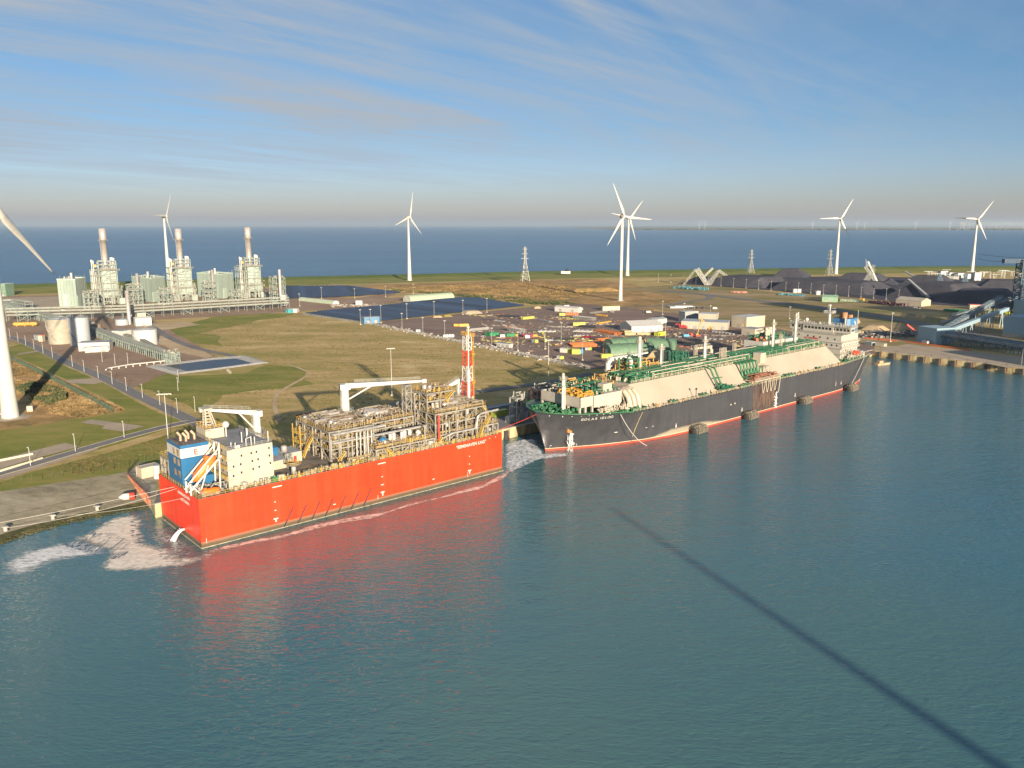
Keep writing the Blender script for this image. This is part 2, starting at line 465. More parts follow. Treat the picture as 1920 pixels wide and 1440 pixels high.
DZ = [0.0]
def zone(name, pts, m, jit=0.0, px=True, level=1, z=GZ, step=14):
    P = [W(*p) if px else Vector((p[0], p[1], z)) for p in pts]
    if jit:
        Q = []
        for i, a in enumerate(P):
            b = P[(i+1) % len(P)]; L = (b-a).length; n = max(1, int(L/step))
            nrm = Vector((-(b-a).y, (b-a).x, 0)).normalized()
            for k in range(n):
                q = a.lerp(b, k/n)
                j = mnoise.fractal(Vector((q.x*0.03, q.y*0.03, level*3.1)), 1.0, 2.0, 3)
                Q.append(q + nrm*j*jit)
        P = Q
    DZ[0] += 0.004
    zz = z + 0.02*level + DZ[0]
    mb = MB()
    ar = sum(P[i].x*P[(i+1) % len(P)].y - P[(i+1) % len(P)].x*P[i].y for i in range(len(P)))
    if ar < 0: P.reverse()
    mb.add([(p.x, p.y, zz) for p in P], [tuple(range(len(P)))])
    return struct(name, mb, m)
def road(name, pts, w, m=asph, px=True, kerbs=True, level=6, z=GZ):
    P = [W(*p) if px else Vector(p) for p in pts]
    # smooth the line a little
    for _ in range(2):
        Q = [P[0]]
        for a, b in zip(P, P[1:]): Q += [a.lerp(b, .25), a.lerp(b, .75)]
        P = Q + [P[-1]]
    DZ[0] += 0.004
    zz = z + 0.02*level + DZ[0]; mb = MB(); kb = MB(); L = []; Rr = []
    for i, p in enumerate(P):
        d = (P[min(i+1, len(P)-1)] - P[max(i-1, 0)]).normalized(); n = Vector((-d.y, d.x, 0))*(w/2)
        L.append(p+n); Rr.append(p-n)
    vs = []
    for a, b in zip(L, Rr): vs += [(a.x, a.y, zz), (b.x, b.y, zz)]
    mb.add(vs, [(2*i, 2*i+1, 2*i+3, 2*i+2) for i in range(len(P)-1)])
    o = struct(name, mb, m)
    if kerbs:
        for S in (L, Rr):
            for a, b in zip(S, S[1:]): kb.beam((a.x, a.y, zz+0.02), (b.x, b.y, zz+0.02), 0.35, 0.22)
        struct('kerb', kb, kerb)
    return o

# revetment bank on the left
mb = MB(); n = len(bank_top); V = []
for a, b in zip(bank_top, bank_toe):
    for k in range(5):
        f = k/4; p = a.lerp(b, f); V.append((p.x, p.y, p.z + (0.25 if 0 < k < 4 else 0.06 if k == 0 else 0)))
mb.add(V, [(5*i+k, 5*i+k+1, 5*i+k+6, 5*i+k+5) for i in range(n-1) for k in range(4)], True)
struct('embankment', mb, bankm)
mb = MB(); V = []
for a, b in zip(bank_top, bank_toe):
    for f, dz in ((0.86, 0.30), (0.95, 0.35), (1.05, 0.05)):
        p = a.lerp(b, f); V.append((p.x, p.y, p.z+dz+0.05))
mb.add(V, [(3*i+k, 3*i+k+1, 3*i+k+4, 3*i+k+3) for i in range(n-1) for k in range(2)], True)
struct('tidal_edge', mb, weed)
# stones with weed along the waterline
mb = MB()
for a, b, ta, tb in zip(bank_toe[1:], bank_toe[2:], bank_top[1:], bank_top[2:]):
    for k in range(150):
        f = rnd.random(); p = a.lerp(b, f); up = (ta.lerp(tb, f)-p); q = p + up*rnd.uniform(-0.06, 0.07)
        r = rnd.uniform(0.15, 0.45); mb.ball((q.x, q.y, max(q.z, -0.1)+0.3), r, 6, (1, rnd.uniform(.6, 1), .6))
o = mb.build('shore_stones', weed); tag(o, 'dark weedy stones along the waterline of the grey bank', 'stones', kind='stuff')

# sea dike along the coast
mb = MB(); V = []; cl = [c for c in coast]
for i, c in enumerate(cl):
    d = (cl[min(i+1, len(cl)-1)] - cl[max(i-1, 0)]).normalized(); n_ = Vector((d.y, -d.x, 0))   # inland
    for off, z in ((-6, -0.5), (18, 7.6), (26, 7.8), (60, GZ+0.02)):
        p = c + n_*off; V.append((p.x, p.y, z))
mb.add(V, [(4*i+k, 4*i+k+1, 4*i+k+5, 4*i+k+4) for i in range(len(cl)-1) for k in range(3)], True)
struct('sea_dike', mb, dike)
# green polder strip behind the dike
V = []
for i, c in enumerate(cl):
    d = (cl[min(i+1, len(cl)-1)] - cl[max(i-1, 0)]).normalized(); n_ = Vector((d.y, -d.x, 0))
    V.append((c+n_*58, c+n_*190))
zone('grass_strip', [(p.x, p.y) for p, q in V] + [(q.x, q.y) for p, q in reversed(V)], lawn, px=False, level=1)

zone('lawn', [(-60, 700), (0, 655), (40, 645), (75, 657), (130, 690), (190, 715), (250, 750), (310, 780), (352, 792), (300, 808), (230, 830), (60, 880), (-60, 905), (-60, 800), (80, 795), (235, 772), (225, 760), (100, 700), (20, 665)], lawn, 1.0, level=2)
zone('lawn', [(-60, 930), (0, 905), (60, 885), (200, 850), (300, 820), (352, 800), (400, 826), (400, 850), (300, 880), (243, 884), (215, 889), (0, 922)], lawn, level=2)
zone('lawn', [(150, 688), (200, 700), (280, 690), (330, 706), (460, 700), (500, 684), (560, 690), (590, 720), (420, 740), (380, 770), (300, 740), (240, 720)], lawn, 6.0, level=1)
zone('lawn', [(290, 640), (330, 612), (420, 590), (560, 588), (500, 600), (380, 625), (420, 650), (330, 640)], lawn, 14.0, level=1)
zone('reed_ground', [(-60, 672), (0, 668), (30, 672), (100, 706), (225, 764), (235, 770), (180, 778), (80, 796), (-60, 815)], reedm, 2.0, level=3)
zone('reed_ground', [(560, 560), (600, 545), (700, 534), (850, 530), (1000, 524), (1130, 524), (1240, 545), (1290, 560), (1200, 590), (1110, 576), (1000, 570), (900, 558), (780, 548), (650, 556)], reedm, 12.0, level=2)
zone('waste_ground', [(1200, 575), (1290, 550), (1440, 552), (1640, 575), (1760, 598), (1900, 620), (1980, 660), (1760, 650), (1640, 650), (1560, 640), (1440, 610), (1300, 592)], wasteland, 8.0, level=1)
zone('waste_ground', [(1150, 542), (1290, 532), (1450, 548), (1650, 560), (1920, 582), (1980, 600), (1640, 578), (1440, 562), (1280, 555)], wasteland, 6.0, level=2)
zone('gravel_ground', [(-80, 560), (-80, 640), (20, 640), (60, 648), (130, 681), (205, 712), (250, 728), (300, 705), (420, 676), (330, 625), (285, 600), (545, 585), (620, 580), (860, 552), (700, 560), (560, 556), (520, 540), (300, 548), (0, 556)], gravel, 1.5, level=3)
zone('bare_sand', [(285, 606), (350, 603), (375, 609), (320, 617), (292, 620)], sand, 2.0, level=4)
zone('bare_sand', [(295, 628), (340, 640), (400, 668), (385, 672), (330, 660), (292, 642)], sand, 1.5, level=4)
zone('paved_ground', [(-40, 560), (110, 556), (112, 580), (-40, 590)], paving, level=4)
zone('work_yard', [(700, 607), (726, 602), (985, 577), (1080, 568), (1290, 590), (1440, 612), (1500, 625), (1640, 650), (1640, 664), (1500, 690), (1110, 692), (960, 657), (845, 636)], yardm, 1.0, level=4)
qa = [B(-1.5, 36.7), B(513, 36.7), B(513, 66), B(170, 66), B(40, 58), B(4, 50)]
zone('quay_apron', [(p.x, p.y) for p in qa], asph, px=False, level=5)
zone('quay_apron', [(p.x, p.y) for p in (RQ1, RQ3, RQ3+Vector((40, 20, 0)), RQ1+Vector((40, 30, 0)))], paving, px=False, level=6)
zone('coal_yard_ground', [(1270, 532), (1300, 524), (1560, 518), (1940, 524), (1990, 585), (1760, 572), (1450, 545)], coalm, level=4)
for pl in ([(662, 560), (740, 548), (742, 552), (700, 566)],):
    zone('gravel_path', pl, gravel, level=4)
# small paved pads and bare patches left of the road
zone('paved_ground', [(122, 713), (190, 709), (208, 714), (175, 721), (130, 719)], paving, level=6)
zone('paved_ground', [(150, 793), (172, 787), (272, 800), (230, 810), (190, 804), (196, 799)], paving, level=6)
zone('paved_ground', [(35, 663), (72, 657), (74, 660), (30, 666)], paving, level=6)
zone('paved_ground', [(0, 862), (122, 831), (150, 838), (60, 862), (0, 880)], paving, level=6)
zone('paved_ground', [(-20, 905), (0, 893), (180, 838), (185, 843), (20, 896)], paving, level=6)
zone('turbine_pad', [(-20, 790), (-10, 782), (40, 776), (62, 780), (50, 786), (10, 792)], paving, level=6)
# concrete ramp beside the low road
mb = MB()
for (a, b) in (((0, 866), (62, 853)), ((0, 886), (80, 861))):
    mb.beam(W(*a)+Vector((0, 0, .5)), W(*b)+Vector((0, 0, .3)), 0.5, 1.1)
o = mb.build('retaining_wall', mat('pale_concrete', (0.62, 0.55, 0.42), 0.85)); tag(o, 'pair of low pale concrete walls flanking the sunken road at left edge', 'wall')
road('asphalt_road', [(-40, 628), (18, 630), (70, 652), (130, 683), (190, 706), (250, 738), (310, 766), (352, 786), (385, 800), (420, 812), (470, 818)], 7.5)
road('asphalt_road', [(360, 790), (300, 803), (230, 822), (150, 845), (60, 872), (-60, 905)], 6.0, level=7)
road('asphalt_road', [(190, 703), (240, 699), (300, 688), (420, 675), (470, 668)], 0.9, mat('pipe_white', (0.6, .58, .52)), kerbs=False, level=7) if False else None
road('access_road', [(285, 612), (320, 636), (370, 655), (440, 668)], 6, kerbs=False, level=7)
road('perimeter_road', [(560, 590), (640, 578), (700, 571), (860, 556), (880, 560)], 6, gravel, kerbs=False)
road('coast_road', [(540, 548), (640, 538), (740, 528), (900, 521), (1100, 517), (1280, 517)], 5, asph, kerbs=False)
road('coast_road', [(620, 531), (650, 537), (720, 545), (760, 551)], 4, paving, kerbs=False)
road('yard_road', [(1080, 578), (1200, 577), (1260, 571), (1350, 558), (1290, 548), (1240, 545)], 9, asph, kerbs=False)
road('strip_road', [(1240, 545), (1330, 553), (1440, 566), (1560, 580), (1700, 602), (1900, 640), (1960, 655)], 16, asph, kerbs=False, level=8)
road('yard_road', [(1650, 650), (1720, 652), (1900, 690)], 10, paving, kerbs=False, level=9)
road('quay_road', [(700, 772), (760, 752), (860, 740), (960, 727), (1060, 712), (1110, 700)], 6, asph, kerbs=False, level=7)
# worn wheel tracks over the big field
mb = MB()
for pts in ([(578, 700), (560, 712), (530, 730), (515, 750), (520, 780)], [(500, 682), (540, 690), (580, 700)]):
    pass
road('worn_track', [(583, 700), (565, 712), (535, 728), (516, 742), (514, 765), (524, 790)], 2.2, sand, kerbs=False, level=3)
road('worn_track', [(540, 684), (560, 690), (583, 700)], 2.0, sand, kerbs=False, level=3)

# lined basin
bs_ = [W(286, 687), W(400, 673), W(456, 669), W(494, 681), W(395, 694), (W(336, 701))]
inn = []
cx = sum(p.x for p in bs_)/6; cy = sum(p.y for p in bs_)/6
for p in bs_: inn.append((cx+(p.x-cx)*0.80, cy+(p.y-cy)*0.74))
mb = MB(); N = 6
mb.add([(p.x, p.y, GZ+0.9) for p in bs_] + [(a, b, GZ+0.2) for a, b in inn], [(i, (i+1) % N, N+(i+1) % N, N+i) for i in range(N)])
mb.add([(p.x*1.0+(p.x-cx)*.12, p.y+(p.y-cy)*.12, GZ+0.12) for p in bs_] + [(p.x, p.y, GZ+0.9) for p in bs_], [(i, (i+1) % N, N+(i+1) % N, N+i) for i in range(N)])
struct('basin_lining', mb, mat('basin_concrete', (0.42, 0.40, 0.36), 0.8))
mb = MB(); mb.add([(a, b, GZ+0.25) for a, b in inn], [tuple(range(N))])
struct('basin_water', mb, mat('basin_water_dark', (0.015, 0.03, 0.06), 0.3, var=0.3, bump=.5, bscale=1.5, spec=.25))

# quay walls
qw = mat('quay_concrete', (0.46, 0.37, 0.20), 0.9, var=0.35, scale=0.35, bump=0.4, streak=True)
capm = mat('quay_cap', (0.42, 0.37, 0.29), 0.85)
def quay(a, b, nm, lab, pitch, sheet=True):
    d = (b-a); L = d.length; d.normalize(); nrm = Vector((d.y, -d.x, 0))
    rz = math.atan2(d.y, d.x)
    t = thing(nm, lab, 'quay wall', (a.x, a.y, 0), rz)
    w = MB(); w.bx(0, L, -0.6, 0.0, 1.0, GZ+0.02); w.bx(0, L, -0.15, 0.3, -3, 1.0); w.build('wall', qw, t)
    c = MB(); c.bx(0, L, -0.9, 0.6, GZ+0.1, GZ+0.4); c.build('coping', capm, t)
    k = int(L/pitch)
    f = MB(); l = MB()
    for i in range(k):
        x = (i+0.5)*pitch
        f.bx(x-1.1, x+1.1, -1.5, -0.62, -0.8, GZ-0.5); l.bx(x+2.0, x+2.4, -0.8, -0.62, -0.8, GZ)
    f.build('fender', dark, t, 'dark rubber fender panels on the quay face'); l.build('ladder', rust, t)
    r = MB()
    for i in range(int(L/12)):
        r.cyl(6+i*12, 1.6, GZ, GZ+0.9, 0.28, n=8); r.cyl(6+i*12, 1.6, GZ+0.7, GZ+0.95, 0.45, n=8)
    r.build('bollard', dark, t)
    return t
quay(B(-1.5, 36.7, 0), B(513, 36.7, 0), 'berth_quay_wall', 'long yellowish concrete quay wall behind the two moored ships', 28)
quay(Vector((RQ1.x, RQ1.y, 0)), Vector((RQ3.x, RQ3.y, 0)), 'end_quay_wall', 'sunlit yellow concrete quay wall with dark fenders at right', 10.5)
# ================================================================ orange regasification barge
def hull_mat(name, top, boot, zline, stripe=None, zdep=None, dep=None, rough=0.35, zgrow=0.5, growth=(0.05, 0.045, 0.03)):
    m = bpy.data.materials.new(name); m.use_nodes = True
    nt = m.node_tree; bs = nt.nodes['Principled BSDF']
    tc = nd(nt, 'ShaderNodeTexCoord'); P = tc.outputs['Object']
    sep = nd(nt, 'ShaderNodeSeparateXYZ'); nt.links.new(P, sep.inputs[0])
    mp = nd(nt, 'ShaderNodeMapping'); mp.inputs['Scale'].default_value = (0.35, 0.35, 0.04); nt.links.new(P, mp.inputs[0])
    n = nd(nt, 'ShaderNodeTexNoise'); n.inputs['Scale'].default_value = 1.0; n.inputs['Detail'].default_value = 6
    nt.links.new(mp.outputs[0], n.inputs['Vector'])
    n2 = nd(nt, 'ShaderNodeTexNoise'); n2.inputs['Scale'].default_value = 0.22; n2.inputs['Detail'].default_value = 5
    nt.links.new(P, n2.inputs['Vector'])
    t2 = tuple(c*0.82 for c in top); t3 = tuple(min(1, c*1.08+0.004) for c in top)
    c = ramp(nt, n.outputs[0], [(0.3, t2), (0.5, top), (0.7, t3)])
    zz = mathn(nt, 'ADD', sep.outputs[2], mathn(nt, 'MULTIPLY', mathn(nt, 'SUBTRACT', n2.outputs[0], 0.5), 0.5))
    def below(z, w=0.08): 
        return mathn(nt, 'MULTIPLY', mathn(nt, 'SUBTRACT', z, sep.outputs[2]), 1/w, clamp=True)
    if zdep:   # lighter salt stains over part of the length, with a ragged top
        xs = mathn(nt, 'MULTIPLY', mathn(nt, 'MULTIPLY', mathn(nt, 'SUBTRACT', sep.outputs[0], zdep[0]), 1/20.0, clamp=True), mathn(nt, 'MULTIPLY', mathn(nt, 'SUBTRACT', zdep[1], sep.outputs[0]), 1/30.0, clamp=True))
        k = mathn(nt, 'MULTIPLY', mathn(nt, 'SUBTRACT', mathn(nt, 'MULTIPLY', xs, zdep[2]), zz), 0.9, clamp=True)
        c = mixc(nt, mathn(nt, 'MULTIPLY', k, 0.8), c, dep)
    c = mixc(nt, below(zline), c, boot)
    if stripe: 
        a = mathn(nt, 'MULTIPLY', below(stripe[1]), mathn(nt, 'SUBTRACT', 1.0, below(stripe[0])))
        c = mixc(nt, a, c, stripe[2])
    g = mathn(nt, 'MULTIPLY', mathn(nt, 'SUBTRACT', zgrow, zz), 2.0, clamp=True)
    c = mixc(nt, g, c, growth)
    cx = nd(nt, 'ShaderNodeCombineXYZ'); nt.links.new(mathn(nt, 'ADD', sep.outputs[0], sep.outputs[1]), cx.inputs[0]); nt.links.new(sep.outputs[2], cx.inputs[1])
    bk = nd(nt, 'ShaderNodeTexBrick'); bk.inputs['Scale'].default_value = 1.0; bk.inputs['Brick Width'].default_value = 9.0; bk.inputs['Row Height'].default_value = 2.6; bk.inputs['Mortar Size'].default_value = 0.05; bk.inputs['Mortar Smooth'].default_value = .5
    bk.inputs['Color1'].default_value = (1, 1, 1, 1); bk.inputs['Color2'].default_value = (.90, .90, .90, 1); bk.inputs['Mortar'].default_value = (.68, .68, .68, 1)
    nt.links.new(cx.outputs[0], bk.inputs['Vector']); c = mixc(nt, 1.0, c, bk.outputs[0], 'MULTIPLY')
    mp3 = nd(nt, 'ShaderNodeMapping'); mp3.inputs['Scale'].default_value = (.9, .9, .05); nt.links.new(P, mp3.inputs[0])
    n3 = nd(nt, 'ShaderNodeTexNoise'); n3.inputs['Scale'].default_value = 1.0; n3.inputs['Detail'].default_value = 8; nt.links.new(mp3.outputs[0], n3.inputs['Vector'])
    c = mixc(nt, ramp(nt, n3.outputs[0], [(.60, (0,)*3), (.78, (.45,)*3)]), c, tuple(x*.45+.05 for x in top))
    nt.links.new(c, bs.inputs['Base Color']); bs.inputs['Roughness'].default_value = rough
    MATS[name] = m; return m
ohull = hull_mat('orange_hull_paint', (0.80, 0.048, 0.012), (0.24, 0.12, 0.075), 2.0, zgrow=1.5, growth=(0.10, 0.075, 0.045), rough=0.42)
DK = 15.5
BG = thing('gas_barge', 'long bright orange box-hulled gas barge stacked with pipework, moored nearest', 'barge', (BA.x, BA.y, 0), BH)
mb = MB(); mb.prism([(0, 0), (119.2, 0), (120, .8), (120, 34), (119.2, 34.6), (0, 34.6)], -6, DK)
hull = mb.build('hull', ohull, BG)
# fendering strips, white draught marks, anode cables
mb = MB()
for x, z, w, h in ((25, 14.2, 3.2, .35), (64, 14.2, 3.2, .35), (24, 3.2, .5, 1.2), (64, 3.0, .5, 1.2), (64, 6.4, 1.2, .3), (64, 9.3, .6, .3), (103, 3.0, .5, 1.2), (103, 6.2, .6, .3), (103, 9.3, .5, .3), (24, 6.5, .7, .3), (24, 9.3, .5, .3), (86, 3.8, 1.0, .3), (45, 3.6, 1.0, .3), (113, 14.6, .4, .3), (116, 14.6, .4, .3), (1.5, 2.2, .15, 1.5), (62, 2.2, .15, 1.6), (102, 2.2, .15, 1.6)):
    mb.box((x, -0.03, z), (w, 0.06, h))
for x in (24, 64, 103): mb.box((x, -0.03, 3.7), (1.6, 0.065, 0.4))
mb.build('draught_mark', white, hull)
mb = MB()
for i in range(7):
    x = 26.5 + i*4.9; mb.beam((x, -0.3, 0.3), (x+3.4, -0.3, 6.0), 0.3)
mb.build('cable_guard', dark, hull)
text('"EEMSHAVEN LNG"', 1.7, 'ship_name', white, hull, (104, -0.06, 13.2), (pi/2, 0, 0), bold=0.03)
text('EEMSHAVEN LNG', 1.3, 'stern_name', white, hull, (-0.06, 12, 13.4), (pi/2, 0, -pi/2), bold=0.03)
text('ANTWERPEN', 1.2, 'port_name', white, hull, (-0.06, 11.5, 11.6), (pi/2, 0, -pi/2), bold=0.03)
mb = MB()
for a, b in (((0, -.15, .2), (120, -.15, .2)), ((-.15, 0, .2), (-.15, 34.6, .2))): mb.beam(a, b, 0.3, 0.22)
mb.build('rubbing_strake', concrete, hull)
mb = MB(); mb.bx(0.15, 119.1, 0.15, 34.4, DK, DK+0.06)
deck = mb.build('deck', mat('deck_paint', (0.17, 0.145, 0.12), 0.8, var=0.35, scale=0.2), BG)
mb = MB(); mb.rail([(0.3, 0.3, DK), (119.5, 0.3, DK), (119.5, 34.2, DK), (0.3, 34.2, DK)], 1.2, 0.10, 2.0, closed=True)
mb.build('railing', yrail, BG)

def clutter(mb, x0, x1, y0, y1, z0, z1, n, seed, r=(0.12, 0.4), vert=0.4):
    g = random.Random(seed)
    for _ in range(n):
        x = g.uniform(x0, x1); y = g.uniform(y0, y1); z = g.uniform(z0, z1); rr = g.uniform(*r); k = g.random()
        if k < vert: mb.tube((x, y, z0), (x, y, min(z1, z+1.5)), rr, n=6)
        elif k < vert + (1-vert)*0.6:
            L = g.uniform(3, (x1-x0)*0.6); a = max(x0, x-L/2); b = min(x1, x+L/2); mb.tube((a, y, z), (b, y, z), rr, n=6)
            mb.tube((b, y, z), (b, y, max(z0, z-g.uniform(1, 4))), rr, n=6)
        else:
            L = g.uniform(2, (y1-y0)*0.7); a = max(y0, y-L/2); b = min(y1, y+L/2); mb.tube((x, a, z), (x, b, z), rr, n=6)
def vessels(mb, x0, x1, y0, y1, z0, n, seed, hmax=5, horiz=0.3):
    g = random.Random(seed)
    for _ in range(n):
        x = g.uniform(x0, x1); y = g.uniform(y0, y1); r = g.uniform(0.5, 1.1)
        if g.random() < horiz:
            L = g.uniform(3, 5); mb.tube((x, y, z0+r+.4), (x+L, y, z0+r+.4), r, n=12); mb.ball((x, y, z0+r+.4), r, 10); mb.ball((x+L, y, z0+r+.4), r, 10)
        else:
            h = g.uniform(2, hmax); mb.cyl(x, y, z0, z0+h, r, n=12); mb.ball((x, y, z0+h), r, 10, (1, 1, .5))
def valves(mb, x0, x1, y0, y1, z, n, seed, s=(0.25, 0.7)):
    g = random.Random(seed)
    for _ in range(n):
        x = g.uniform(x0, x1); y = g.uniform(y0, y1); a = g.uniform(*s); h = g.uniform(0.4, 1.8)
        if g.random() < .6: mb.box((x, y, z+h/2), (a, a, h), g.random())
        else: mb.cyl(x, y, z, z+h, a*.5, n=6); mb.box((x, y, z+h), (a*1.6, a*.5, .2), g.random())
fsteel = mat('module_steel', (0.26, 0.245, 0.21), 0.6, 0.0, var=0.25)
grate = mat('grating', (0.20, 0.17, 0.13), 0.8, var=0.4, scale=0.6)
pipem = mat('pipe_cladding', (0.36, 0.31, 0.23), 0.42, 0.3, var=0.25, scale=0.5)
browns = mat('primer_brown', (0.24, 0.17, 0.11), 0.7, var=0.4, scale=0.3)
def frame(mb, xs, ys, zs, t=0.42, braces=True, seed=1):
    g = random.Random(seed)
    for x in xs:
        for y in ys: mb.beam((x, y, zs[0]), (x, y, zs[-1]), t)
    for z in zs[1:]:
        for y in ys: mb.beam((xs[0], y, z), (xs[-1], y, z), t*.8, t*1.1)
        for x in xs: mb.beam((x, ys[0], z), (x, ys[-1], z), t*.8, t*1.1)
    if braces:
        for z0, z1 in zip(zs, zs[1:]):
            for y in (ys[0], ys[-1]):
                for a, b in zip(xs, xs[1:]):
                    if g.random() < .5: mb.beam((a, y, z0), (b, y, z1), t*.55) if g.random() < .5 else mb.beam((b, y, z0), (a, y, z1), t*.55)
            for x in (xs[0], xs[-1]):
                for a, b in zip(ys, ys[1:]):
                    if g.random() < .5: mb.beam((x, a, z0), (x, b, z1), t*.55)
def module(name, label, x0, x1, y0, y1, zs, nx, ny, seed, parent=BG, dens=1.0, rails=True, fm=None, pm=None):
    xs = [x0+(x1-x0)*i/nx for i in range(nx+1)]; ys = [y0+(y1-y0)*i/ny for i in range(ny+1)]
    fr = MB(); frame(fr, xs, ys, zs, seed=seed)
    fo = fr.build(name, fm or fsteel, parent, label)
    dk_ = MB(); pp = MB(); ve = MB(); rl = MB(); va = MB(); br = MB()
    A_ = (x1-x0)*(y1-y0)
    for i, z in enumerate(zs):
        nz = zs[i+1] if i+1 < len(zs) else z+2.4
        if i > 0:
            g = random.Random(seed*7+i)
            for a in range(nx):
                for b in range(ny):
                    if g.random() < 0.72: dk_.bx(xs[a]+.1, xs[a+1]-.1, ys[b]+.1, ys[b+1]-.1, z+.1, z+.22)
            if rails: rl.rail([(x0, y0, z+.3), (x1, y0, z+.3), (x1, y1, z+.3), (x0, y1, z+.3)], 1.15, .08, 1.6, closed=True)
        clutter(pp, x0+.4, x1-.4, y0+.4, y1-.4, z+.4, nz-.3, int(A_*.17*dens), seed*11+i, vert=0.35 if i < len(zs)-1 else .3)
        clutter(br, x0+.4, x1-.4, y0+.4, y1-.4, z+.4, nz-.3, int(A_*.13*dens), seed*17+i, r=(.08, .22))
        vessels(ve, x0+1, x1-5, y0+1.2, y1-1.2, z+.25, int(A_*.02*dens), seed*13+i, hmax=min(4, (nz-z)*.7))
        valves(va, x0+.3, x1-.3, y0+.3, y1-.3, z+.25, int(A_*.22*dens), seed*19+i)
    dk_.build('platform', grate, fo); pp.build('pipework', pm or pipem, fo); ve.build('vessel', silver, fo)
    if rails: rl.build('railing', yrail, fo)
    va.build('valve', yrail if seed in (3, 6) else fsteel, fo); br.build('pipe_rack', browns, fo)
    return fo
def stairs(name, pts, parent, m=yrail, w=1.2):
    mb = MB()
    for a, b in pts:
        a = Vector(a); b = Vector(b); d = (b-a); side = Vector((-d.y, d.x, 0)).normalized()*(w/2) if abs(d.x)+abs(d.y) > .1 else Vector((.5, 0, 0))
        for s in (-1, 1):
            mb.beam(a+side*s, b+side*s, .15, .35); mb.beam(a+side*s+Vector((0, 0, 1.1)), b+side*s+Vector((0, 0, 1.1)), .1)
        n = max(2, int(abs(d.z)/.45))
        for k in range(n+1):
            p = a.lerp(b, k/n); mb.beam(p-side, p+side, .3, .08)
    return mb.build(name, m, parent)
# --- process modules
module('process_module', 'grey steel process module with yellow-railed top nearest the deckhouse', 48.5, 66, 8, 32, [DK, 20, 23, 26.2], 5, 4, 1, dens=1.25)
module('process_module', 'process module between the tall deck columns and the jib rest', 66.5, 87, 14, 32, [DK, 19, 22.5, 25], 5, 3, 2, dens=1.2)
module('process_module', 'low open process deck with small vessels along the port side', 63, 88, 1.8, 13.5, [DK, 18.6], 7, 3, 3, dens=1.7)
module('process_module', 'multi-deck module with piping under the flare tower', 89.5, 113.5, 3, 20, [DK, 18.8, 23, 27], 5, 3, 4, dens=1.1)
module('process_module', 'rear multi-deck module beside the flare tower', 91, 115, 20.5, 33, [DK, 20, 24.5], 4, 3, 5, dens=1.1)
module('upper_platform', 'high square platform with yellow handrails on four steel columns', 89.5, 101.5, 8, 18, [27, 31, 34], 2, 2, 6, dens=.9)
module('bow_platform', 'low pipe platform with yellow stair at the bow end', 110.5, 118.5, 1.5, 8, [DK, 19.5], 3, 2, 7, dens=1.0)
# fat pipes running along the port side
mb = MB()
for dy in (0, 1.0):
    P = [(92, 2.0-dy*.6, 18.0+dy*.2), (96, 1.4-dy*.6, 19.4), (107, 1.4-dy*.6, 19.4), (108, 1.4-dy*.6, 23.5+dy*.6), (110, 1.4-dy*.6, 24.6+dy*.4), (118, 1.4-dy*.6, 24.8+dy*.4)]
    for a, b in zip(P, P[1:]): mb.tube(a, b, .32, n=8); mb.ball(b, .33, 8)
for yy in (6.4, 7.2): mb.tube((49, yy, 25.6), (70, yy, 25.6), .35, n=8); mb.tube((49, yy, 22.6), (88, yy, 22.6), .3, n=8)
for k in range(5): mb.tube((58+k*1.5, 6.2, DK), (58+k*1.5, 6.2, 25), .3, n=8)
mb.build('header_pipe', mat('pale_pipe', (0.55, 0.53, 0.49), .35, .5), BG)
mb = MB(); mb.tube((90, 1.6, DK), (90, 1.6, 27), .4, n=10); mb.build('vent_riser', redp, BG, 'red vent riser with white top')
# columns at the front of the modules
mb = MB()
for x in (48.8, 52.5, 57, 62.5): mb.tube((x, 7.6, DK), (x, 7.6, 24), .35, n=8)
for x in (84.4, 90.5, 95.6, 99.4, 103.5, 109): mb.tube((x, 2.6, DK), (x, 2.6, 24), .38, n=8)
mb.build('column', fsteel, BG)
# blue and silver vessels
mb = MB(); mb.ball((68.5, 6, 20.3), 1.5, 14); mb.cyl(68.5, 6, 18.6, 20, .5); mb.build('sphere_tank', bluep, BG, 'blue ball-shaped tank')
mb = MB()
for x, y in ((71, 5), (72.8, 5.5), (76, 5), (77.6, 5.6), (80, 6.0)): mb.cyl(x, y, 18.8, 22.3, .7, n=12); mb.ball((x, y, 22.3), .7, 10, (1, 1, .6))
mb.ball((83.5, 5.5, 20.8), 1.1, 12); mb.cyl(86.5, 2, DK, 18, .8, 1.1)
mb.build('filter_vessel', mat('bright_vessel', (.7, .68, .62), .3, .4), BG)
stairs('stair', [((88.5, 1.2, DK), (91, 1.2, 18.8)), ((69.5, 1.0, DK), (66.5, 1.0, 18.8)), ((101.8, 8.5, 27), (98, 8.5, 31)), ((98, 7.4, 31), (101.8, 7.4, 34)), ((112, 2, 18.8), (115, 2, 23)), ((115, 3.2, 23), (112, 3.2, 27)), ((46.2, 20, 19), (48.4, 20, 22.5)), ((44.5, 20, DK), (46.2, 20, 19)), ((51, 7, DK), (53.5, 7, 18.5)), ((108.5, 0.9, DK), (110.5, 0.9, 19.5))], BG)
# yellow stair landing at the left end of the long module
mb = MB()
for z in (19.5, 22.8): mb.bx(45.6, 48.4, 24, 30, z, z+.15); mb.rail([(45.6, 24, z), (45.6, 30, z), (48.4, 30, z)], 1.2, .14, 1.2)
for q in ((45.8, 24.2), (45.8, 29.8)): mb.beam((q[0], q[1], DK), (q[0], q[1], 26), .3)
mb.build('stair_landing', yrail, BG)
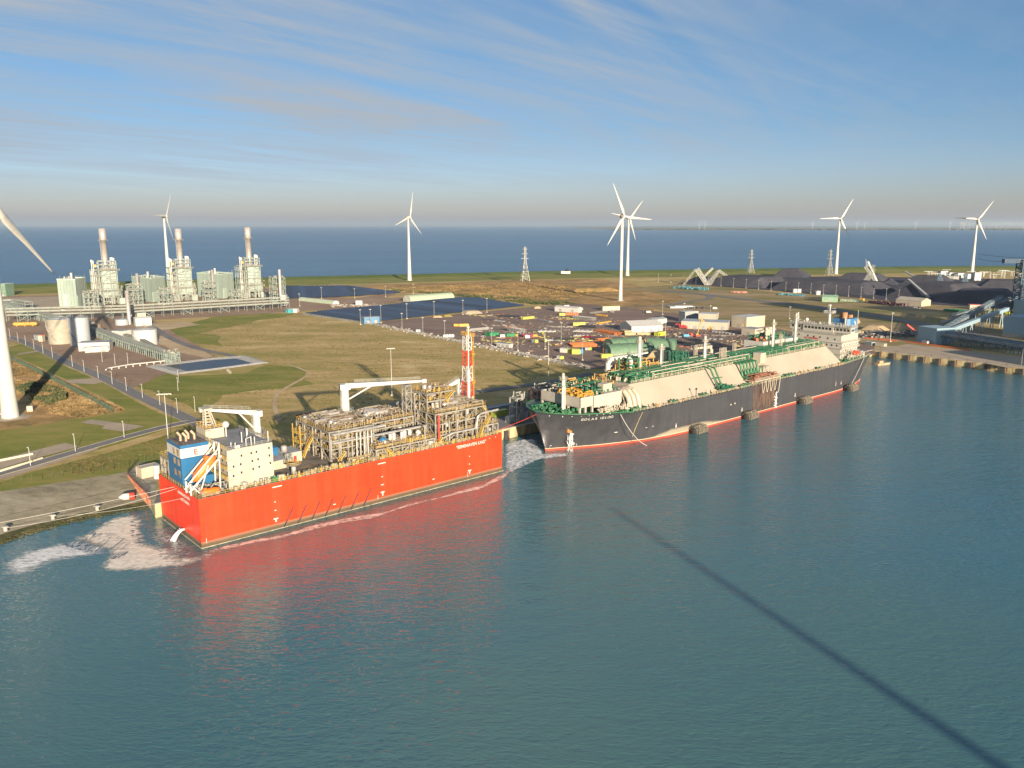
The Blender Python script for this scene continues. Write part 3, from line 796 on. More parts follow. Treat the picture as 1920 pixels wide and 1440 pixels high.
# jib rest lattice tower
mb = MB(); mb.truss((86.5, 17, DK), (86.5, 17, 36.5), 2.4, 2.4, 8, .36); mb.truss((89.6, 15.5, DK), (89.6, 15.5, 33.5), 2.2, 2.6, 7, .34)
mb.bx(85.3, 87.7, 15.6, 18.4, 36.4, 36.8)
mb.build('jib_rest', fsteel, BG)
# --- cranes
def crane(parent, x, y, z0, ztop, r, jib, name='deck_crane', m=white, plat=True, hj=1.9, rest=True, knee=True, upper=None):
    """pedestal crane with a box jib; jib = tip position"""
    zs = ztop-5.0
    p = MB(); p.cyl(x, y, z0, zs, r, n=20)
    c = p.build(name, mat('pedestal_grey_white', (.55, .53, .48), .5), parent)
    h = MB(); h.cyl(x, y, zs, ztop-1, r*.98, r*.92, n=20); h.box((x, y, ztop-.6), (r*2.4, r*2.2, 2.0), math.atan2(jib[1]-y, jib[0]-x))
    h.build('slewing_head', m, c)
    j = MB(); a = Vector((x, y, ztop-.3)); b = Vector(jib); d = (b-a).normalized(); n_ = d.cross(Vector((0, 0, 1))).normalized()
    segs = 8; pv = None; V = []; Fs = []
    for i in range(segs+1):
        f = i/segs; q = a.lerp(b, f); hh = hj*(1-.62*f); ww = r*1.15*(1-.5*f)
        V += [q-n_*ww/2-Vector((0, 0, hh/2)), q+n_*ww/2-Vector((0, 0, hh/2)), q+n_*ww/2+Vector((0, 0, hh/2)), q-n_*ww/2+Vector((0, 0, hh/2))]
    for i in range(segs):
        for k in range(4): Fs.append((4*i+k, 4*i+(k+1) % 4, 4*i+4+(k+1) % 4, 4*i+4+k))
    Fs += [(3, 2, 1, 0), tuple(4*segs+k for k in range(4))]
    j.add(V, Fs); j.box(tuple(b), (1.6, 1.3, 1.5), math.atan2(d.y, d.x))
    if knee: j.beam(Vector((x, y, zs-.4))+Vector((d.x, d.y, 0))*r, a.lerp(b, .33)-Vector((0, 0, hj*.3)), .5)
    j.build('jib', m, c)
    rl = MB(); up = Vector((0, 0, hj*.5))
    for s in (-1, 1): rl.rail([a.lerp(b, .12)+n_*s*r*.55+up*.9, a.lerp(b, .95)+n_*s*r*.4+up*.45], 1.2, .06, 2.4)
    rl.build('walkway_rail', steel, c)
    if plat:
        q = MB(); zp = z0+(zs-z0)*.45 if upper is None else upper
        q.cyl(x, y, zp, zp+.2, r+1.5, n=16)
        ring = [(x+(r+1.4)*cos(2*pi*i/10), y+(r+1.4)*sin(2*pi*i/10), zp+.2) for i in range(10)]
        q.rail(ring, 1.1, .1, 1.6, closed=True)
        q.build('ring_platform', steel, c)
        l = MB()
        for s in (-.25, .25): l.beam((x-r-.3, y+s, z0), (x-r-.3, y+s, ztop-2), .1)
        for k in range(int((ztop-2-z0)/.8)): l.beam((x-r-.3, y-.25, z0+k*.8), (x-r-.3, y+.25, z0+k*.8), .08)
        l.build('ladder', steel, c)
    return c
def onray(px, py, s):
    """barge-frame point at cross position s seen at a photo pixel"""
    x = (px-960)/F; y = (720-py)/F
    d = Vector((x, cos(TH)+y*sin(TH), -sin(TH)+y*cos(TH)))
    o = Vector((0, 0, CH)) - BA
    t = (s - o.dot(BV))/d.dot(BV)
    q = o + d*t
    return Vector((q.dot(BU), s, q.z))
p0 = onray(646, 722, 31); tip = onray(795, 714, 20.5)
crane(BG, p0.x, 31, DK, p0.z, 1.55, tuple(tip), upper=27)
p0 = onray(480, 772, 27); tip = onray(378, 768, 27)
crane(BG, p0.x, 27, DK, p0.z, 1.35, tuple(tip), upper=25.5, hj=1.7)
CR2 = p0
p0 = onray(861, 716, 24); tip = onray(836, 726, 24)
crane(BG, p0.x, 24, DK, p0.z+1, 1.05, tuple(tip), upper=p0.z-5, hj=2.0, knee=False)
# --- flare tower: red and white lattice with yellow ladder cage
FT = (117.0, 18.5)
def lat_tower(x, y, z0, z1, w0, w1, bands, parent, name):
    parts = []
    for k in range(bands):
        a = z0+(z1-z0)*k/bands; b = z0+(z1-z0)*(k+1)/bands
        wa = w0+(w1-w0)*k/bands; wb = w0+(w1-w0)*(k+1)/bands; m = MB()
        for sx, sy in ((-1, -1), (1, -1), (1, 1), (-1, 1)): m.beam((x+sx*wa/2, y+sy*wa/2, a), (x+sx*wb/2, y+sy*wb/2, b), .26)
        h = (b-a)/2
        for q in range(2):
            za = a+h*q; zb = za+h; w_ = wa+(wb-wa)*q/2; w2 = wa+(wb-wa)*(q+1)/2
            c1 = [(x-w_/2, y-w_/2), (x+w_/2, y-w_/2), (x+w_/2, y+w_/2), (x-w_/2, y+w_/2)]
            c2 = [(x-w2/2, y-w2/2), (x+w2/2, y-w2/2), (x+w2/2, y+w2/2), (x-w2/2, y+w2/2)]
            for i in range(4):
                j = (i+1) % 4
                m.beam((*c1[i], za), (*c1[j], za), .22)
                m.beam((*c1[i], za), (*c2[j], zb), .2) if (i+q) % 2 else m.beam((*c1[j], za), (*c2[i], zb), .2)
        parts.append(m)
    root = parts[0].build(name, redp if bands % 2 == 0 else white, parent)
    for i, m in enumerate(parts[1:], 1): m.build('tower_section', redp if (i % 2 == (0 if bands % 2 == 0 else 1)) else white, root)
    return root
ftz = HT(BA + BU*FT[0] + BV*FT[1], 612)
fl = lat_tower(FT[0], FT[1], DK, ftz-3.2, 3.4, 2.3, 6, BG, 'flare_tower')
mb = MB(); mb.cyl(FT[0]-.9, FT[1]-1.9, DK, 39, .62, n=14); mb.cyl(FT[0]-.9, FT[1]-1.9, 39, ftz-.2, .22, n=8); mb.box((FT[0]-.9, FT[1]-1.9, ftz), (1.3, .5, .4)); mb.build('flare_stack', white, fl)
mb = MB()
x, y = FT[0]+1.9, FT[1]-.8
for k in range(28):
    z = 24+k*(ftz-27)/28
    mb.rail([(x-.4, y-.5, z), (x+.4, y-.5, z), (x+.4, y+.5, z), (x-.4, y+.5, z)], .1, .09, 3, closed=True)
for dx in (-.4, .4):
    for dy in (-.5, .5): mb.beam((x+dx, y+dy, 16), (x+dx, y+dy, ftz-3), .13)
for z in (24, 33, ftz-12, ftz-4): mb.bx(x-.9, x+.8, y-.9, y+.9, z, z+.12); mb.rail([(x-.9, y-.9, z), (x+.8, y-.9, z), (x+.8, y+.9, z), (x-.9, y+.9, z)], 1.1, .12, 1.2, closed=True)
mb.bx(FT[0]-2, FT[0]+1, FT[1]-1.3, FT[1]+1.3, ftz-3.3, ftz-3.1)
mb.rail([(FT[0]-2, FT[1]-1.3, ftz-3.1), (FT[0]+1, FT[1]-1.3, ftz-3.1), (FT[0]+1, FT[1]+1.3, ftz-3.1), (FT[0]-2, FT[1]+1.3, ftz-3.1)], 1.1, .12, 1.0, closed=True)
mb.build('ladder_cage', yellow, fl)
# --- accommodation block
ax0, ax1, ay0, ay1, az = 10.6, 25.6, 3.0, 28.0, 28.0
mb = MB(); mb.bx(ax0+1.8, ax1, ay0, ay1, DK, az); mb.bx(ax0+.2, ax0+1.8, ay0, ay0+.6, DK, az)
mb.bx(ax0, ax0+1.9, ay0+16, ay1-3, DK, az+3.0); mb.bx(ax0+.4, ax1-8.5, ay1-8, ay1, az, az+3.2)
acc = mb.build('accommodation_block', cream, BG)
mb = MB(); mb.bx(ax0+1.9, ax1-.2, ay0+.2, ay1-8.2, az+.02, az+.12); mb.bx(ax1-8.4, ax1-.2, ay1-8.2, ay1-.2, az+.02, az+.12); mb.bx(ax0+.6, ax1-8.7, ay1-7.8, ay1-.2, az+3.21, az+3.3)
mb.build('roof', mat('roof_grey', (0.22, 0.225, 0.235), .7, var=.2), acc)
for (x, z) in ((15.3, 25.6), (18.5, 25.8), (20.2, 25.9), (24.4, 26.4), (12.6, 22.6), (14.9, 22.9), (18.7, 23.2), (20.6, 23.4), (24.4, 23.9), (15.0, 20.2), (18.8, 20.6), (20.8, 20.9), (24.6, 21.4), (12.4, 19.6)):
    mb = MB(); mb.bx(x-.26, x+.26, ay0-.04, ay0+.02, z-.36, z+.36); wo = mb.build('window', glass, acc)
mb = MB(); mb.bx(17.6, 17.75, ay0-.12, ay0, DK, az)
for z in (19.0,): mb.beam((13, ay0-.1, 18.2), (17.4, ay0-.1, 18.6), .09)
for k in range(3): mb.beam((21+k, ay0-.15, 17+k*.6), (24.8, ay0-.15, 17+k*.6), .08); mb.beam((21+k, ay0-.15, 16), (21+k, ay0-.15, 17+k*.6), .08)
mb.beam((18.2, ay0-.1, 23.9), (20, ay0-.1, 24), .08); mb.build('wall_pipe', steel, acc)
mb = MB(); rl = MB()
for z in (18.3, 21.5, 24.7):
    mb.bx(ax0-.2, ax0+1.8, ay0, ay0+16, z, z+.25)
    rl.rail([(ax0-.1, ay0+.1, z+.25), (ax0-.1, ay0+16, z+.25)], 1.1, .14, 1.0)
rl.rail([(ax0+.3, ay0+.2, az), (ax0+.3, ay1-8.5, az), ], 1.1, .12, 1.3)
mb.bx(ax0+.2, ax0+1.9, ay0, ay1-8, az-.2, az+.02)
mb.build('balcony', cream, acc); rl.build('balcony_rail', yrail, acc)
rl = MB(); rl.rail([(ax0+.3, ay0+.15, az), (ax1-.1, ay0+.15, az), (ax1-.1, ay1, az)], 1.1, .1, 1.5); rl.build('roof_rail', steel, acc)
for z in (16.6, 19.6, 22.8, 25.9):
    for y in (5.2, 8.0, 11, 14):
        mb = MB(); mb.bx(ax0+1.74, ax0+1.82, y-.35, y+.35, z-.3, z+.9); mb.build('door' if y == 8.0 else 'window', glass if y != 8 else greyp, acc)
mb = MB()
for (x, y, h) in ((18.2, 9, 3.5), (17.4, 4.0, 2.4), (18.9, 3.6, 3.0), (20.2, 4.0, 2.6), (14, 4.2, 1.8), (24.9, 4.4, 3.6), (22, 14, 3.2), (23.5, 17, 2.2), (13.4, 6, 1.6)):
    mb.beam((x, y, az), (x, y, az+h), .26)
mb.beam((17.4, 4, az+2.4), (18.9, 3.6, az+2.9), .15); mb.bx(13.6, 15.2, 3.4, 4.6, az, az+.9)
mb.build('mast', white, acc)
mb = MB(); mb.cyl(17.5, 19.5, az, az+3.2, .22, n=8); mb.ball((17.5, 19.5, az+4.1), 1.15, 14); mb.build('satellite_dome', white, acc)
# crane rest lattice on the stair tower
mb = MB(); rx, ry = 13.2, 24.0; tz = 38.3
for sx, sy in ((-1, -1), (1, -1), (-1, 1), (1, 1)):
    mb.beam((rx+sx*.9+(1.6 if sx > 0 else 0), ry+sy*1.2, az+3.2), (rx+sx*.7, ry+sy*.8, tz-1), .32)
for k in range(6):
    z = az+3.6+k*1.0; mb.beam((rx-.9, ry-1, z), (rx+1.6-k*.2, ry-1, z+.8), .2); mb.beam((rx-.9, ry-1, z+.8), (rx+1.6-k*.2, ry-1, z), .18)
    mb.beam((rx-.9, ry-1, z), (rx-.9, ry+1, z+.8), .2)
mb.bx(rx-1.3, rx+1.3, ry-1.6, ry+1.6, tz-1.2, tz-.8); mb.build('jib_rest', cream, acc)
rl = MB(); rl.rail([(ax0+.5, ay1-8, az+3.3), (ax1-8.7, ay1-8, az+3.3), (ax1-8.7, ay1, az+3.3), (ax0+.5, ay1, az+3.3)], 1.1, .14, 1.2, closed=True); rl.build('tower_rail', yrail, acc)
# --- funnel
fx0, fx1, fy0, fy1 = 0.7, 9.6, 14.2, 26.0
mb = MB(); mb.bx(fx0, fx1, fy0, fy1, DK, 24.9); mb.bx(fx0, fx1, fy0, fy1, 27.9, 28.95)
mb.bx(6.5, fx1, fy0-3.0, fy0, DK, 19)
fu = mb.build('funnel', bluep, BG, 'blue funnel with a white band and red letter E')
mb = MB(); mb.bx(fx0-.01, fx1+.01, fy0-.01, fy1+.01, 24.9, 27.9); mb.build('funnel_band', white, fu)
mb = MB(); mb.bx(fx0+.25, fx1-.25, fy0+.25, fy1-.25, 28.95, 29.0); mb.rail([(fx0+.1, fy0+.1, 28.95), (fx1, fy0+.1, 28.95), (fx1, fy1, 28.95), (fx0+.1, fy1, 28.95)], 1.0, .07, 1.0, closed=True); mb.build('funnel_top', mat('funnel_grate', (.12, .10, .09), .8), fu)
text('E', 2.6, 'funnel_letter', redp, fu, (5.4, fy0-.06, 25.45), (pi/2, 0, 0), bold=.03)
mb = MB()
for (x, y) in ((3.2, 20.5), (4.2, 18.5), (6.0, 21.5), (7.2, 19.5)):
    mb.tube((x, y, 28.9), (x, y, 30.6), .42, n=10); mb.ball((x, y, 30.6), .43, 8); mb.tube((x, y, 30.6), (x-.9, y+.3, 31.9), .42, n=10)
mb.build('exhaust_pipe', mat('exhaust_tan', (.50, .36, .24), .5, .3), fu)
for z in (22.2, 25.3, 18.5):
    for y in (16.4, 19.8):
        mb = MB()
        for k in range(4): mb.bx(fx0-.06, fx0+.02, y-.9+k*.5, y-.55+k*.5, z, z+2.1)
        mb.build('louvre', browns, fu)
mb = MB(); mb.bx(4.8, 6.2, fy0-.06, fy0, 19.5, 22); mb.bx(3.6, 4.2, fy0-.06, fy0, 19.3, 20.9); mb.build('louvre', browns, fu)
# --- free-fall lifeboat on its launching ramp
lo = onray(357, 905, 9.5); hi = onray(391, 842, 6.0)
L0 = Vector((0.8, 7.0, 17.6)); L1 = Vector((9.2, 7.0, 25.8))
mb = MB()
for dy in (-1.9, 1.9):
    mb.beam(L0+Vector((-1.5, dy, -1.0)), L1+Vector((.6, dy, .4)), .42, .5)
    mb.beam(L0+Vector((-1.2, dy, 2.0)), L1+Vector((-.4, dy, 2.6)), .34, .4)
    mb.beam((-.2, 7+dy, DK), (-.2, 7+dy, 19.2), .45); mb.beam((2.5, 7+dy, DK), (5.6, 7+dy, 24), .35); mb.beam((2.5, 7+dy, DK), (.4, 7+dy, 18.5), .3)
    mb.beam((8.8, 7+dy, DK), (9.2, 7+dy, 30.0), .42); mb.beam(L1+Vector((-.4, dy, 2.6)), (9.3, 7+dy, 30.2), .36)
for f in (0, .5, 1): 
    q = L0.lerp(L1, f); mb.beam(q+Vector((0, -1.9, -.3)), q+Vector((0, 1.9, -.3)), .3)
mb.beam((9.3, 5.1, 30.2), (9.3, 8.9, 30.2), .4); mb.beam((8.6, 5.1, 30.6), (8.6, 8.9, 30.6), .36)
mb.build('launching_ramp', white, BG)
def lifeboat(L, w, h):
    mb = MB(); st = []
    prof = [(-.5, .25, .2), (-.44, .6, .6), (-.3, .9, .9), (0, 1, 1), (.28, .92, .92), (.42, .62, .65), (.5, .1, .15)]
    V = []; n = 12
    for (f, a, b) in prof:
        for i in range(n):
            t = 2*pi*i/n; V.append((f*L, cos(t)*w/2*a, sin(t)*h/2*b*(1.0 if sin(t) > 0 else .85)))
    Fs = [(k*n+i, k*n+(i+1) % n, (k+1)*n+(i+1) % n, (k+1)*n+i) for k in range(len(prof)-1) for i in range(n)]
    Fs += [tuple(range(n-1, -1, -1)), tuple((len(prof)-1)*n+i for i in range(n))]
    mb.add(V, Fs, True); mb.box((-.28*L, 0, h*.5), (L*.14, w*.4, h*.3)); return mb
mid = L0.lerp(L1, .5)+Vector((0, 0, .9))
lb = lifeboat(10.0, 3.6, 3.5).build('freefall_lifeboat', orange, None)
tag(lb, 'orange free-fall lifeboat tilted nose-down on white ramp beside the blue funnel', 'lifeboat')
ang = math.atan2(L1.z-L0.z, L1.x-L0.x)
wp = BA + BU*mid.x + BV*mid.y
lb.matrix_world = Matrix.Translation((wp.x, wp.y, mid.z)) @ Matrix.Rotation(BH, 4, 'Z') @ Matrix.Rotation(-ang, 4, 'Y') @ Matrix.Rotation(pi, 4, 'Z')
mb = MB()
for k in range(5): mb.box((-3+k*1.4, -1.3, .4), (.5, .12, .35))
for k in range(3): mb.box((-2+k*2, 0, -1.2), (.5, 1.9, .25))
mb.build('window', white, lb)
# rescue boat
rb = lifeboat(6.0, 2.3, 1.9).build('rescue_boat', orange, None); tag(rb, 'small orange rescue boat lying on the barge deck below the lifeboat ramp', 'rescue boat')
wp = BA + BU*4.6 + BV*2.0; rb.location = (wp.x, wp.y, DK+1.3); rb.rotation_euler = (0, 0, BH)
mb = MB(); mb.beam((3.5, 3.6, DK+.1), (6.5, 3.6, DK+3), .25); mb.beam((6.5, 3.6, DK+3), (6.8, 2.0, DK+3.2), .25); mb.bx(2.2, 7.0, 1.6, 2.4, DK, DK+.5); mb.build('davit', steel, BG)
# deck gear near the accommodation, port side
mb = MB(); g = random.Random(5)
for k in range(16):
    x = g.uniform(12, 26); mb.cyl(x, g.uniform(1.0, 2.4), DK, DK+g.uniform(.8, 2), g.uniform(.25, .6), n=10)
mb.build('winch', steel, BG)
mb = MB(); mb.bx(24.0, 25.8, .8, 2.2, DK, DK+1.6); mb.build('hose_cabinet', green, BG)
mb = MB(); mb.bx(26.2, 28, .8, 2.0, DK, DK+1.9); mb.build('equipment_locker', cream, BG)
mb = MB(); clutter(mb, 2, 11, 4, 13, DK+.1, DK+1.6, 26, 44, r=(.1, .25)); valves(mb, .8, 10, 1, 13, DK, 50, 45); mb.build('mooring_gear', steel, BG)
mb = MB(); valves(mb, 26, 48, .8, 3.0, DK, 60, 46); valves(mb, 48, 118, .6, 2.0, DK, 190, 47); mb.build('deck_fitting', fsteel, BG)
mb = MB(); valves(mb, 26, 118, .6, 1.8, DK, 80, 48, (.3, .7)); mb.build('deck_fitting', yrail, BG)
# mid deckhouse, red container, small crane base
mb = MB(); mb.bx(26.5, 36.5, 13, 27, DK, 18.4); mb.bx(36.8, 42.5, 17, 25, DK, 19.0); hs = mb.build('deckhouse', cream, BG)
mb = MB(); mb.bx(26.4, 36.7, 12.8, 27.2, 18.4, 18.6); mb.bx(36.7, 42.8, 16.8, 25.2, 19, 19.2); mb.build('roof', greyp, hs)
mb = MB(); mb.bx(39.5, 40.5, 16.9, 16.98, DK+.1, DK+2.3); mb.build('door', redp, hs)
mb = MB(); mb.truss((35.5, 12.4, DK), (35.5, 12.4, 20.2), 1.8, 1.8, 4, .2); mb.build('stair_tower', steel, BG)
mb = MB(); mb.cyl(32.6, 3.4, DK, 18.6, .8, .8, 14); mb.cyl(32.6, 3.4, 18.6, 19.2, 1.0, 2.2, 14); pc = mb.build('crane_base', steel, BG)
mb = MB(); ring = [(32.6+2.3*cos(i*pi/5), 3.4+2.3*sin(i*pi/5), 19.2) for i in range(10)]; mb.rail(ring, 1.0, .12, 1.2, closed=True); mb.build('ring_rail', yrail, pc)
mb = MB(); mb.bx(38, 45, 5, 11, DK+.05, DK+.25); mb.build('hatch', browns, BG)
mb = MB()
for i in range(5): mb.bx(36+i*1.9, 37.3+i*1.9, 2.6, 4, DK, DK+1.0)
mb.build('stacked_grating', tanp, BG)
mb = MB(); 
for i in range(3):
    for j in range(2): mb.bx(54+i*3.2, 56.4+i*3.2, 2.8+j*2, 4.2+j*2, DK, DK+1.3)
mb.build('covered_skid', tanp, BG)
def top_item(mb, name, m, label, cat, t, s, z, rz=0.0):
    p = BA+BU*t+BV*s; o = mb.build(name, m); tag(o, label, cat, loc=(p.x, p.y, z), rz=BH+rz); return o
def container_mb(L=6.1, w=2.44, h=2.6):
    mb = MB(); mb.bx(-L/2, L/2, -w/2, w/2, 0.15, h-.08)
    n = int(L/.55)
    for i in range(n):
        x = -L/2+.3+i*(L-.6)/(n-1)
        for s in (-1, 1): mb.box((x, s*(w/2+.03), h/2), (.22, .07, h-.5))
    for x in (-L/2, L/2):
        for y in (-w/2, w/2): mb.box((x, y, h/2), (.18, .18, h))
        mb.box((x, 0, .1), (.16, w, .2)); mb.box((x, 0, h-.08), (.16, w, .16))
    for y in (-w/2, w/2): mb.box((0, y, .1), (L, .16, .2)); mb.box((0, y, h-.08), (L, .16, .16))
    for y in (-.75, -.3, .3, .75): mb.beam((L/2+.06, y, .2), (L/2+.06, y, h-.2), .06)
    return mb
top_item(container_mb(4.5), 'shipping_container', redp, 'red container on the deckhouse roof beside the white accommodation block', 'container', 29.2, 17.2, 18.6)
top_item(container_mb(3.5), 'shipping_container', bluep, 'small blue container behind the red container on the deckhouse roof', 'container', 33.4, 21, 18.6)
top_item(MB().lathe((0, 0, 1.1), [(.01, -1.1), (1.1, -1.1), (1.1, .6), (.8, 1.0), (.01, 1.1)], 14), 'water_tank', silver, 'small silver tank on the deckhouse roof of the barge', 'tank', 37.5, 20, 19.2)
mb = MB(); mb.ball((29, 31, DK+2.2), 1.6, 12); mb.cyl(29, 31, DK, DK+1, .6); mb.bx(29.5, 34, 29, 33, DK, DK+2.4); mb.build('nitrogen_tank', white, BG)
# loading arms and shore frame at the stern, starboard
module('stern_rack', 'open grey steel rack with yellow rails behind the funnel', 1.0, 9.5, 27, 34, [DK, 18.5, 21.5], 3, 2, 21, dens=.6)
# water outlet at the stern
def outlet(name, label, p, tgt, wdt, m):
    mb = MB(); P = []
    for i in range(9):
        f = i/8; P.append(Vector((p[0]+(tgt[0]-p[0])*f, p[1]+(tgt[1]-p[1])*f, p[2]+(tgt[2]-p[2])*f*f + .3*sin(pi*f))))
    for i, (a, b) in enumerate(zip(P, P[1:])): mb.tube(a, b, wdt*(.3+.09*i), wdt*(.3+.09*(i+1)), 8)
    g = random.Random(3)
    for k in range(60):
        f = g.uniform(.4, 1); i = int(f*7.9); q = P[i]; mb.ball((q.x+g.gauss(0, wdt*.5*f), q.y+g.gauss(0, wdt*.5*f), q.z+g.gauss(0, .2)), g.uniform(.06, .2), 5)
    o = mb.build(name, m); tag(o, label, 'water jet'); return o
foamy = mat('white_water', (.82, .82, .80), .6, var=.05)
a = B(-.2, 13.5, 2.4); b = B(-4.5, 12.0, 0)
outlet('discharge_jet', 'white jet of water falling from the barge stern', tuple(a), tuple(b), .9, foamy)
a = B(-.2, 15.5, 2.0); b = B(-2.5, 15.3, 0)
outlet('discharge_jet', 'thin jet of water falling from the barge stern, left of the big jet', tuple(a), tuple(b), .4, foamy)
# ================================================================ wind turbines, power plant, tanks
tw = mat('turbine_white', (0.50, 0.49, 0.45), 0.45, var=0.05)
tipb = mat('blade_black', (0.03, 0.03, 0.035), 0.5)
def blade_mb(d, L, hn, root=1.0):
    """blade from the hub along d (unit); hn = rotor axis"""
    mb = MB(); d = Vector(d).normalized(); side = d.cross(hn).normalized(); V = []; n = 8; st = []
    prof = [(0.02, .9, .9), (0.06, 1.0, .9), (0.16, 1.9, .55), (0.28, 1.75, .42), (0.5, 1.15, .3), (0.75, .72, .2), (0.92, .42, .12), (1.0, .12, .05)]
    for (f, c, t) in prof:
        q = d*f*L
        for i in range(n):
            a = 2*pi*i/n; V.append(q + side*(cos(a)*c*root + c*.35*root*(f > .1)) + hn*sin(a)*t*root)
    Fs = [(k*n+i, k*n+(i+1) % n, (k+1)*n+(i+1) % n, (k+1)*n+i) for k in range(len(prof)-1) for i in range(n)]
    Fs += [tuple(range(n-1, -1, -1)), tuple((len(prof)-1)*n+i for i in range(n))]
    return mb.add(V, Fs, True)
def turbine(x, y, H, L, a0, c, label, rb=3.6, rt=1.3, tip=None, z0=GZ, side=1.0):
    t = thing('wind_turbine', label, 'wind turbine', (x, y, z0), 0, 'white wind turbines around the port')
    mb = MB(); pr = [(rb, 0), (rb*.88, H*.12), (rb*.70, H*.35), (rt*1.35, H*.7), (rt, H-1.5), (.01, H-1.4)]
    mb.lathe((0, 0, 0), pr, 24); mb.build('tower', tw, t)
    h = Vector((c, sqrt(max(0, 1-c*c))*side, 0)).normalized()
    ax = Vector((h.y, -h.x, 0))
    if ax.y > 0: ax = -ax
    hub = ax*4.2 + Vector((0, 0, H))
    mb = MB(); yaw = math.atan2(ax.y, ax.x); o0 = len(mb.v)
    mb.lathe((0, 0, 0), [(.01, -4.6), (1.3, -4.2), (2.1, -2.5), (2.5, 0), (2.3, 2.0), (1.9, 3.0), (.01, 3.1)], 16, 'x')
    mb.v[o0:] = [(p[0]*cos(yaw)-p[1]*sin(yaw), p[0]*sin(yaw)+p[1]*cos(yaw), p[2]+H) for p in mb.v[o0:]]
    na = mb.build('nacelle', mat('nacelle_paint', (.42, .38, .30), .5, var=.05), t)
    mb = MB(); o0 = len(mb.v)
    mb.lathe((0, 0, 0), [(1.95, 3.15), (2.0, 4.6), (1.4, 5.6), (.6, 6.1), (.01, 6.2)], 16, 'x')
    mb.v[o0:] = [(p[0]*cos(yaw)-p[1]*sin(yaw), p[0]*sin(yaw)+p[1]*cos(yaw), p[2]+H) for p in mb.v[o0:]]
    hb = mb.build('hub', tw, t)
    for k in range(3):
        a = R(a0+120*k); d = h*sin(a) + Vector((0, 0, cos(a)))
        mb = blade_mb(d, L, ax, L/41); mb.v = [(p[0]+hub.x, p[1]+hub.y, p[2]+hub.z) for p in mb.v]
        b = mb.build('blade', tw, hb)
        if tip == k:
            b.data.materials.append(tipb)
            for f in b.data.polygons:
                if (Vector(f.center)-hub).length > L*.46: f.material_index = 1
            b['label'] = 'blade with black outer half'
    mb = MB(); mb.cyl(0, 0, 0, .35, rb+2.2, n=24); mb.build('foundation', capm, t)
    return t
p = W(22, 783); turbine(p.x-0.6, p.y, 100.5, 56, 8, 0.0, 'largest nearest wind turbine, standing in reeds at the left edge of the photo', 3.9, 1.8)
p = W(1163, 564); turbine(p.x, p.y, 101, 42, -25, .88, 'white wind turbine in front of the pylon-side pair, behind the work yard', 2.6, 1.5)
p = W(768, 526); turbine(p.x, p.y, 103, 42, 12, .5, 'lone white wind turbine on the dike between the chimneys and the pylon')
p = W(317, 530); turbine(p.x, p.y, 104, 42, 32, .03, 'white wind turbine half hidden behind the middle power station chimney')
p = W(1176, 517); turbine(p.x, p.y, 103, 42, 41, .88, 'white wind turbine on the dike, farther of the overlapping pair')
p = W(1567, 514); turbine(p.x, p.y, 102, 42, 30, .995, 'wind turbine behind the coal heaps with a half black blade pointing down', tip=1)
p = W(1822, 512); turbine(p.x, p.y, 101, 42, 34, .98, 'wind turbine near the switchyard with a half black blade pointing left', tip=2, side=-1.0)
# small cabinets and steps at the nearest turbine
p = W(57, 771); mb = MB(); mb.bx(-1.3, 1.3, -1, 1, 0, 2.6); mb.bx(-1.4, 1.4, -1.1, 1.1, 2.6, 2.75); tag(mb.build('transformer_cabinet', cream), 'small cream cabinet in the reeds beside the nearest turbine', 'cabinet', loc=p, rz=.3)
p = W(8, 780); mb = MB()
for s in (-.6, .6): mb.beam((-3, s, 0), (3, s, 4.2), .2, .4); mb.beam((-3, s, 1.1), (3, s, 5.3), .1)
for k in range(12): mb.beam((-3+k*.5, -.6, k*.35), (-3+k*.5, .6, k*.35), .35, .08)
tag(mb.build('steel_steps', white), 'white steel steps leading to the nearest turbine tower', 'steps', loc=p, rz=.4)

# ---- distant far shore and its turbines
mb = MB(); mb.add([(1800, 14600, .5), (60000, 13900, .5), (60000, 55000, .5), (2500, 55000, .5)], [(0, 1, 2, 3)])
struct('far_shore', mb, ground_mat('far_land', [(.08, .09, .05), (.12, .11, .07), (.15, .13, .09)], (.0003, .002, .01)))
mb = MB(); g = random.Random(11)
for k in range(70):
    x = 2600+k*150+g.uniform(-60, 60); w = g.uniform(60, 260); mb.bx(x-w/2, x+w/2, 14900, 15000+g.uniform(0, 900), 0, g.uniform(8, 22))
tag(mb.build('far_treeline', mat('far_trees', (.05, .06, .04), .9)), 'thin hazy tree line on the far shore below the horizon', 'trees', kind='stuff')
def far_turbine():
    t = thing('far_wind_turbine', '', 'wind turbine', (0, 0, 0), 0, 'wind turbines on the far shore horizon')
    mb = MB(); mb.cyl(0, 0, 0, 125, 4.0, 2.6, 8); mb.box((0, 0, 126), (6, 9, 6)); mb.build('tower', white, t)
    mb = MB()
    for k in range(3): a = R(20+120*k); mb.beam((0, -5, 126), (sin(a)*58, -5, 126+cos(a)*58), 3.4, 1.5)
    mb.build('rotor', white, t); return t
ft = far_turbine(); note_kids(ft); first = True
pos = [(1305, 15800), (1315, 15500), (1513, 15800), (1595, 15000), (1609, 16000), (1703, 15800), (1766, 14900)] + [(1785+i*4.6+g.uniform(-1.5, 1.5), 15200+g.uniform(0, 3800)) for i in range(44)]
for i, (px, dy) in enumerate(pos):
    loc = ((px-960)/F*dy, dy, 0)
    lab = f'tiny white wind turbine in the dense row at far right of the horizon, {ORD[i-7]}' if px >= 1783 else f'tiny white wind turbine standing apart on the far shore, {ORD[i]} from the left'
    if first: ft.location = loc; ft['label'] = lab; first = False
    else: dup(ft, loc, 0, lab)

